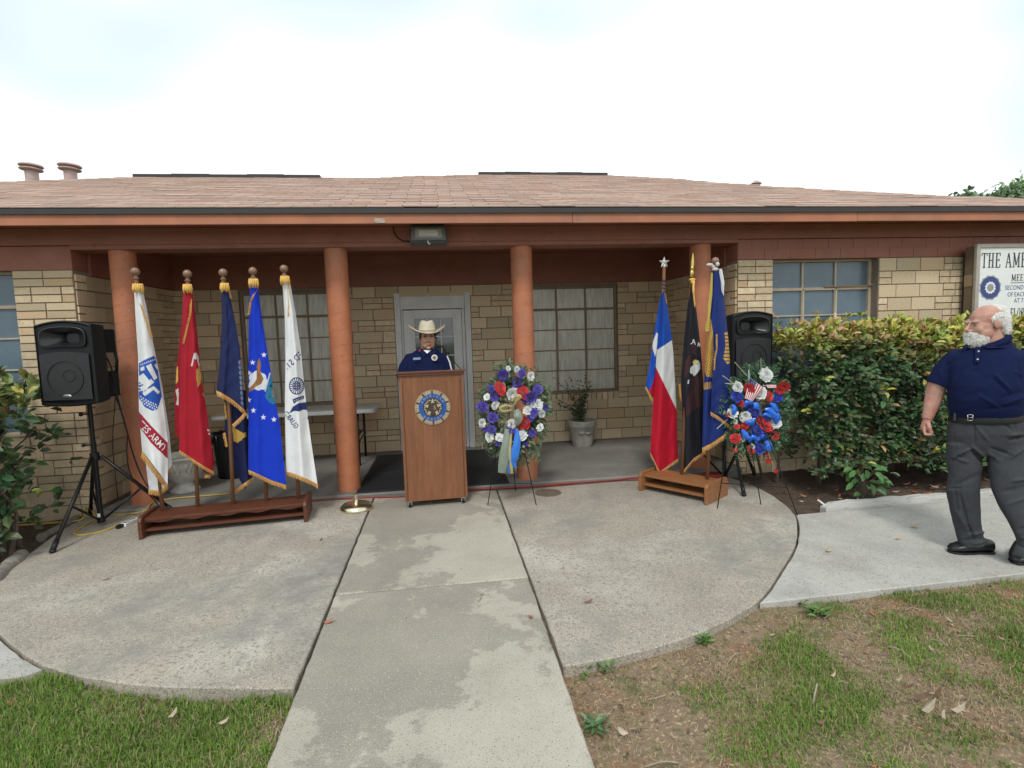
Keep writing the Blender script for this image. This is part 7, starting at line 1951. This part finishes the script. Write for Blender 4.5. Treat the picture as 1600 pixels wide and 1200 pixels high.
# ================================================================== GRASS, LEAVES, LITTER
def inreg(x, y):
    """1 where lawn, 0 on concrete; edges follow the slabs"""
    px_, py_ = circR[:, 0], circR[:, 1]
    ok = np.ones(len(x), bool)
    ok &= ~((x > -0.69) & (x < 0.485))
    yr = np.interp(x, circR[::-1, 0][circR[::-1, 1] < 3.9], circR[::-1, 1][circR[::-1, 1] < 3.9])
    yl = np.interp(-x, -circL[:, 0][circL[:, 1] < 3.9], circL[:, 1][circL[:, 1] < 3.9])
    lim = np.where(x > 0, np.where(x < 1.66, yr, 2.68 + (x - 1.66) * .015), np.where(x > -1.93, yl, 2.66))
    return ok & (y < lim - .004), lim
def nfield(x, y, sc, seed, z=0.0):
    gx = np.arange(x.min() - .1, x.max() + .2, .04); gy = np.arange(y.min() - .1, y.max() + .2, .04)
    G = np.array([[mnoise.fractal(Vector((a * sc + seed, b * sc + seed, z)), 1.0, 2.0, 4) for b in gy] for a in gx])
    i = (x - gx[0]) / .04; j = (y - gy[0]) / .04; i0 = i.astype(int); j0 = j.astype(int); fi, fj = i - i0, j - j0
    return G[i0, j0] * (1 - fi) * (1 - fj) + G[i0 + 1, j0] * fi * (1 - fj) + G[i0, j0 + 1] * (1 - fi) * fj + G[i0 + 1, j0 + 1] * fi * fj
def blades(name, label, n, xr, yr, dens_fn, seed, hgt, kind='green', lim_y=None, flat=0.0, width=.0015):
    r = np.random.default_rng(seed)
    x = r.uniform(*xr, n); y = r.uniform(*yr, n)
    ok, lim = inreg(x, y); x, y, lim = x[ok], y[ok], lim[ok]
    d = dens_fn(x, y, r); k = r.uniform(0, 1, len(x)) < d; x, y, d, lim = x[k], y[k], d[k], lim[k]
    px, py, dd = proj(np.stack([x, y, np.full(len(x), -.04)], 1)); k = (px > -450) & (px < 2050) & (py < 1700) & (py > 700); x, y, d, lim, dd = x[k], y[k], d[k], lim[k], dd[k]
    m_ = len(x)
    z = np.array([soil_z(a, b) for a, b in zip(x, y)]) - .002
    a = r.uniform(0, 2 * math.pi, m_); lean = np.abs(r.normal(0, .95, m_)) + flat; h = hgt * r.uniform(.45, 1.25, m_) * (0.55 + .6 * np.clip(d, 0, 1)); h = np.minimum(h, .03 + 1.0 * h)
    w = width * r.uniform(.7, 1.4, m_) * (1 + .12 * dd)
    dirx, diry = np.cos(a), np.sin(a); b = a + math.pi / 2 + r.normal(0, .5, m_)
    wx, wy = np.cos(b) * w, np.sin(b) * w
    V = np.empty((m_, 5, 3))
    up1 = h * .55 * np.cos(lean * .5); out1 = h * .55 * np.sin(lean * .5)
    up2 = up1 + h * .5 * np.cos(np.minimum(lean * 1.5, 1.9)); out2 = out1 + h * .5 * np.sin(np.minimum(lean * 1.5, 1.9))
    base = np.stack([x, y, z], 1)
    V[:, 0] = base - np.stack([wx, wy, np.zeros(m_)], 1); V[:, 1] = base + np.stack([wx, wy, np.zeros(m_)], 1)
    mid = base + np.stack([dirx * out1, diry * out1, up1], 1)
    V[:, 2] = mid + .8 * np.stack([wx, wy, np.zeros(m_)], 1); V[:, 3] = mid - .8 * np.stack([wx, wy, np.zeros(m_)], 1)
    V[:, 4] = base + np.stack([dirx * out2, diry * out2, up2], 1)
    q = np.arange(m_)[:, None] * 5
    Fq = (q + np.array([0, 1, 2, 3])).tolist() + (q + np.array([3, 2, 4])).tolist()
    if kind == 'green':
        t_ = r.uniform(0, 1, m_)[:, None]; patchy = nfield(x, y, 1.6, seed + 3.3)[:, None]
        C = np.array([.105, .205, .035]) * (1 - t_) + np.array([.215, .31, .06]) * t_
        C = C * (1 + .35 * patchy) ; dry = (r.uniform(0, 1, m_) < .17)[:, None]; C = np.where(dry, np.array([.34, .28, .15]), C)
    else:
        t_ = r.uniform(0, 1, m_)[:, None]; C = np.array([.44, .35, .215]) * (1 - t_) + np.array([.22, .155, .09]) * t_
    o = put(name, V.reshape(-1, 3), Fq, GRASS, kind='stuff', col=np.repeat(np.clip(C, 0, 1), 5, 0))
    tag(o, label, 'grass'); return o
def dl(x, y, r): 
    n = nfield(x, y, 1.5, 4.0); m2 = nfield(x, y, 6, 8.0)
    return np.clip(.62 + .9 * n + .45 * m2 + np.clip((-1.25 - x) * .5, -.4, .35), .06, 1)
def dr(x, y, r):
    n = nfield(x, y, 1.15, 14.0); m2 = nfield(x, y, 4.5, 18.0)
    g = .13 + .95 * n + .75 * m2 + np.clip((x - 1.9) * .22, -.25, .55)
    # clumps seen in the lawn
    for cx, cy, s, a in ((*atz(1250, 1010, 0)[:2], .10, .8), (*atz(1080, 1070, 0)[:2], .10, .6), (*atz(1290, 1060, 0)[:2], .2, .5), (*atz(1450, 1010, 0)[:2], .3, .6), (*atz(1160, 1120, 0)[:2], .13, .5), (*atz(960, 1150, 0)[:2], .06, .5), (*atz(1560, 960, 0)[:2], .3, .5), (*atz(1380, 1150, 0)[:2], .2, .5)):
        g = g + a * np.exp(-((x - cx) ** 2 + (y - cy) ** 2) / s ** 2)
    for cx, cy, s, a in ((*atz(1000, 1110, 0)[:2], .16, .8), (*atz(1330, 985, 0)[:2], .16, .7), (*atz(1050, 1010, 0)[:2], .25, .7), (*atz(1500, 1080, 0)[:2], .15, .6)):
        g = g - a * np.exp(-((x - cx) ** 2 + (y - cy) ** 2) / s ** 2)
    return np.clip(g, 0.012, 1)
blades('grass', 'short green lawn grass left of the walkway', 200000, (-3.6, -.66), (1.2, 2.75), dl, 51, .052)
blades('grass', 'thin patchy green grass on the bare soil right of the walkway', 210000, (.46, 6.5), (1.2, 2.95), dr, 52, .040)
blades('dry_grass', 'dry straw coloured grass lying on the soil right of the walkway', 100000, (.46, 6.5), (1.2, 2.95), lambda x, y, r: np.clip(.45 + .6 * nfield(x, y, 3, 24.0), .05, 1), 53, .040, 'dry', flat=1.0, width=.0011)
blades('dry_grass', 'dry straw lying among the grass left of the walkway', 40000, (-3.6, -.66), (1.2, 2.75), lambda x, y, r: np.clip(.35 + .6 * nfield(x, y, 3, 34.0), .05, 1), 54, .038, 'dry', flat=1.0, width=.0016)
# broad-leaved weeds along the slab edge
def weed(label, px, py, n, L, seed, tone=(.09, .17, .04)):
    r = np.random.default_rng(seed); c = atz(px, py, -.05); t = thing('weed', label, 'weed', c)
    a = r.uniform(0, 6.28, n); P = c + np.stack([np.cos(a) * .012 * L / .04, np.sin(a) * .012 * L / .04, r.uniform(.0, .03, n)], 1) + r.normal(0, .012, (n, 3)) * np.array([1, 1, .2])
    leaves('leaf_cluster', P, np.stack([np.cos(a), np.sin(a), r.uniform(.1, .9, n)], 1), np.tile([0, -.2, 1.0], (n, 1)), L * r.uniform(.6, 1.2, n), L * .5 * r.uniform(.7, 1.1, n), np.array(tone) * r.uniform(.7, 1.4, (n, 1)), t)
    return t
weed('small green weed in the corner of the patio and the walkway', 905, 1046, 26, .045, 1)
weed('flat green weed against the patio edge, right of the corner weed', 946, 1048, 22, .04, 2)
weed('bushy light green weed on bare soil below the curved patio edge', 1100, 1004, 34, .035, 3, (.10, .19, .04))
weed('green weed under the end of the pale side path', 1278, 962, 30, .05, 4)
weed('bluish green weed beside the walkway near the bottom', 930, 1140, 46, .035, 5, (.08, .16, .06))
weed('small weed by the low corner of the side path', 1245, 946, 16, .035, 6)
# fallen leaves, twigs, scraps: countable, each its own
DRYL = {k: mat('dry_leaf_' + k, c, .7, .2, 40) for k, c in dict(rust=(.36, .12, .06), brown=(.16, .09, .055), tan=(.42, .32, .20), pale=(.42, .35, .25)).items()}
def fallen(label, px, py, L, kind, ang, z=0.002, grp=None, curl=.25, wd=.45):
    c = atz(px, py, z); P = np.array([c]); a = rad(ang)
    D = np.array([[math.cos(a), math.sin(a), .05]]); v = []
    o = leaves('fallen_leaf', P, D, np.array([[0, 0, 1.0]]), np.array([L]), np.array([L * wd]), np.array([[1, 1, 1.]]), None, curl=-curl, kind=None, m=DRYL[kind])
    lo = min(q.co.z for q in o.data.vertices)
    o.location.z = z + .001
    return tag(o, label, 'leaf', grp)
fallen('rust coloured leaf lying on the left joint of the walkway', 505, 974, .058, 'rust', 10)
fallen('curled rust leaf on the walkway near its right joint', 826, 962, .045, 'rust', -70)
fallen('brown dead leaf on the right half of the patio', 912, 942, .055, 'brown', 0)
fallen('tan leaf on the pale side path near the hedge', 1290, 862, .06, 'tan', 20)
fallen('pale yellow leaf on the side path, nearest the walking man', 1420, 822, .07, 'tan', -40)
fallen('tan leaf on the side path near the timber edging', 1398, 842, .06, 'tan', 5)
fallen('brown leaf on the left half of the patio', 160, 908, .045, 'brown', 30)
fallen('small dark leaf beside the long flag stand', 500, 846, .04, 'brown', 80)
fallen('rust brown leaf in the grass at the bottom left corner', 2, 1108, .055, 'rust', 60, -.02)
fallen('tan leaf in the grass below the left patio edge', 296, 1078, .06, 'brown', 10, -.03)
fallen('pale leaf in the grass left of the walkway', 340, 1132, .045, 'pale', 20, -.02)
fallen('pale leaf scrap in the grass near the walkway corner', 262, 1124, .05, 'pale', 70, -.025)
fallen('pale round leaf on the soil right of the walkway', 982, 1148, .045, 'pale', 140, -.025, wd=.8)
r = random.Random(77)
for i in range(46):
    x, y = r.uniform(.6, 4.6), r.uniform(1.5, 2.6); px, py, _ = proj((x, y, -.03))
    if not (0 < px < 1600 and py < 1200): continue
    kd = r.choice(['tan', 'pale', 'brown', 'rust', 'tan']); fallen('small %s dry leaf scattered on the patchy lawn right of the walkway' % kd, px, py, r.uniform(.02, .045), kd, r.uniform(0, 360), -.036, 'dry leaves scattered on the right lawn')
for i in range(60):
    x = r.uniform(3.0, 5.6); y = r.uniform(4.06, 4.5)
    px, py, _ = proj((x, y, 0))
    if px > 1600: continue
    kd = r.choice(['rust', 'brown', 'brown', 'tan']); fallen('%s dead leaf on the dark soil under the hedge' % kd, px, py, r.uniform(.04, .08), kd, r.uniform(0, 360), -.03, 'dead leaves on the soil under the hedge')
for i in range(16):
    x = r.uniform(-4.2, -3.2); y = r.uniform(4.1, 5.2); px, py, _ = proj((x, y, 0))
    kd = r.choice(['rust', 'brown', 'brown']); fallen('%s dead leaf on the dark soil beside the left shrub' % kd, px, py, r.uniform(.04, .07), kd, r.uniform(0, 360), -.03, 'dead leaves on the soil beside the shrub')
for i in range(26):
    x, y = r.uniform(-2.8, 2.4), r.uniform(2.6, 4.9); px, py, _ = proj((x, y, 0))
    if (x / 3) ** 2 + ((y - 5.3) / 3.1) ** 2 > .9 and abs(x) > .5: continue
    kd = r.choice(['brown', 'brown', 'rust', 'tan']); fallen('tiny %s leaf scrap on the concrete' % kd, px, py, r.uniform(.012, .024), kd, r.uniform(0, 360), .003, 'tiny leaf scraps on the concrete')
TWIG = mat('dry_twig', (.33, .27, .21), .9, .2, 40)
def twig(label, pts, r_=.0028, grp=None):
    P = [atz(x, y, z) for x, y, z in pts]; mb = MB(); mb.tube(catmull(P, 4), r_, 5); return tag(mb.build('twig', TWIG, smooth=True), label, 'twig', grp)
twig('forked grey twig standing in the grass of the right lawn', [(1270, 1102, -.05), (1273, 1085, -.01), (1277, 1068, .01)], .004)
twig('long thin twig on the soil near the walkway bottom', [(1008, 1198, -.03), (1036, 1190, -.02), (1062, 1192, -.03)], .003)
twig('curved dry twig under the patio edge on the right lawn', [(1138, 1035, -.03), (1146, 1024, -.01), (1160, 1019, -.03)], .0025)
twig('thin pale twig lying on the walkway', [(747, 940, .004), (753, 932, .006)], .0025)
twig('short dark twig on the walkway beside the pale one', [(750, 929, .004), (756, 928, .004)], .0025)
for i in range(24):
    x, y = r.uniform(.6, 4.2), r.uniform(1.55, 2.6); a = r.uniform(0, 6.28); l = r.uniform(.04, .11)
    mb = MB(); mb.tube([(x, y, -.036), (x + .5 * l * math.cos(a), y + .5 * l * math.sin(a), -.028), (x + l * math.cos(a + .3), y + l * math.sin(a + .3), -.036)], .0022, 4)
    tag(mb.build('twig', TWIG), 'short dry twig scattered on the patchy lawn', 'twig', 'dry twigs scattered on the right lawn')
# crumpled bark / husk at the lower right
t = thing('husk', 'crumpled brown and white dead leaves lying in the grass at the lower right', 'dead leaves', atz(1455, 1112, -.04))
for i, (px, py, L, k, a) in enumerate(((1408, 1070, .075, 'brown', -60), (1425, 1085, .11, 'brown', -35), (1440, 1110, .12, 'pale', 10), (1485, 1108, .10, 'pale', -10), (1465, 1092, .09, 'brown', 40), (1478, 1124, .06, 'pale', 60), (1400, 1062, .05, 'pale', 0), (1510, 1112, .06, 'pale', 100))):
    c = atz(px, py, -.02); a = rad(a)
    leaves('dead_leaf', np.array([c]), np.array([[math.cos(a), math.sin(a), .25]]), np.array([[.3, -.2, 1.0]]), np.array([L * .62]), np.array([L * .26]), np.ones((1, 3)), t, curl=-.4, kind=None, m=DRYL[k])
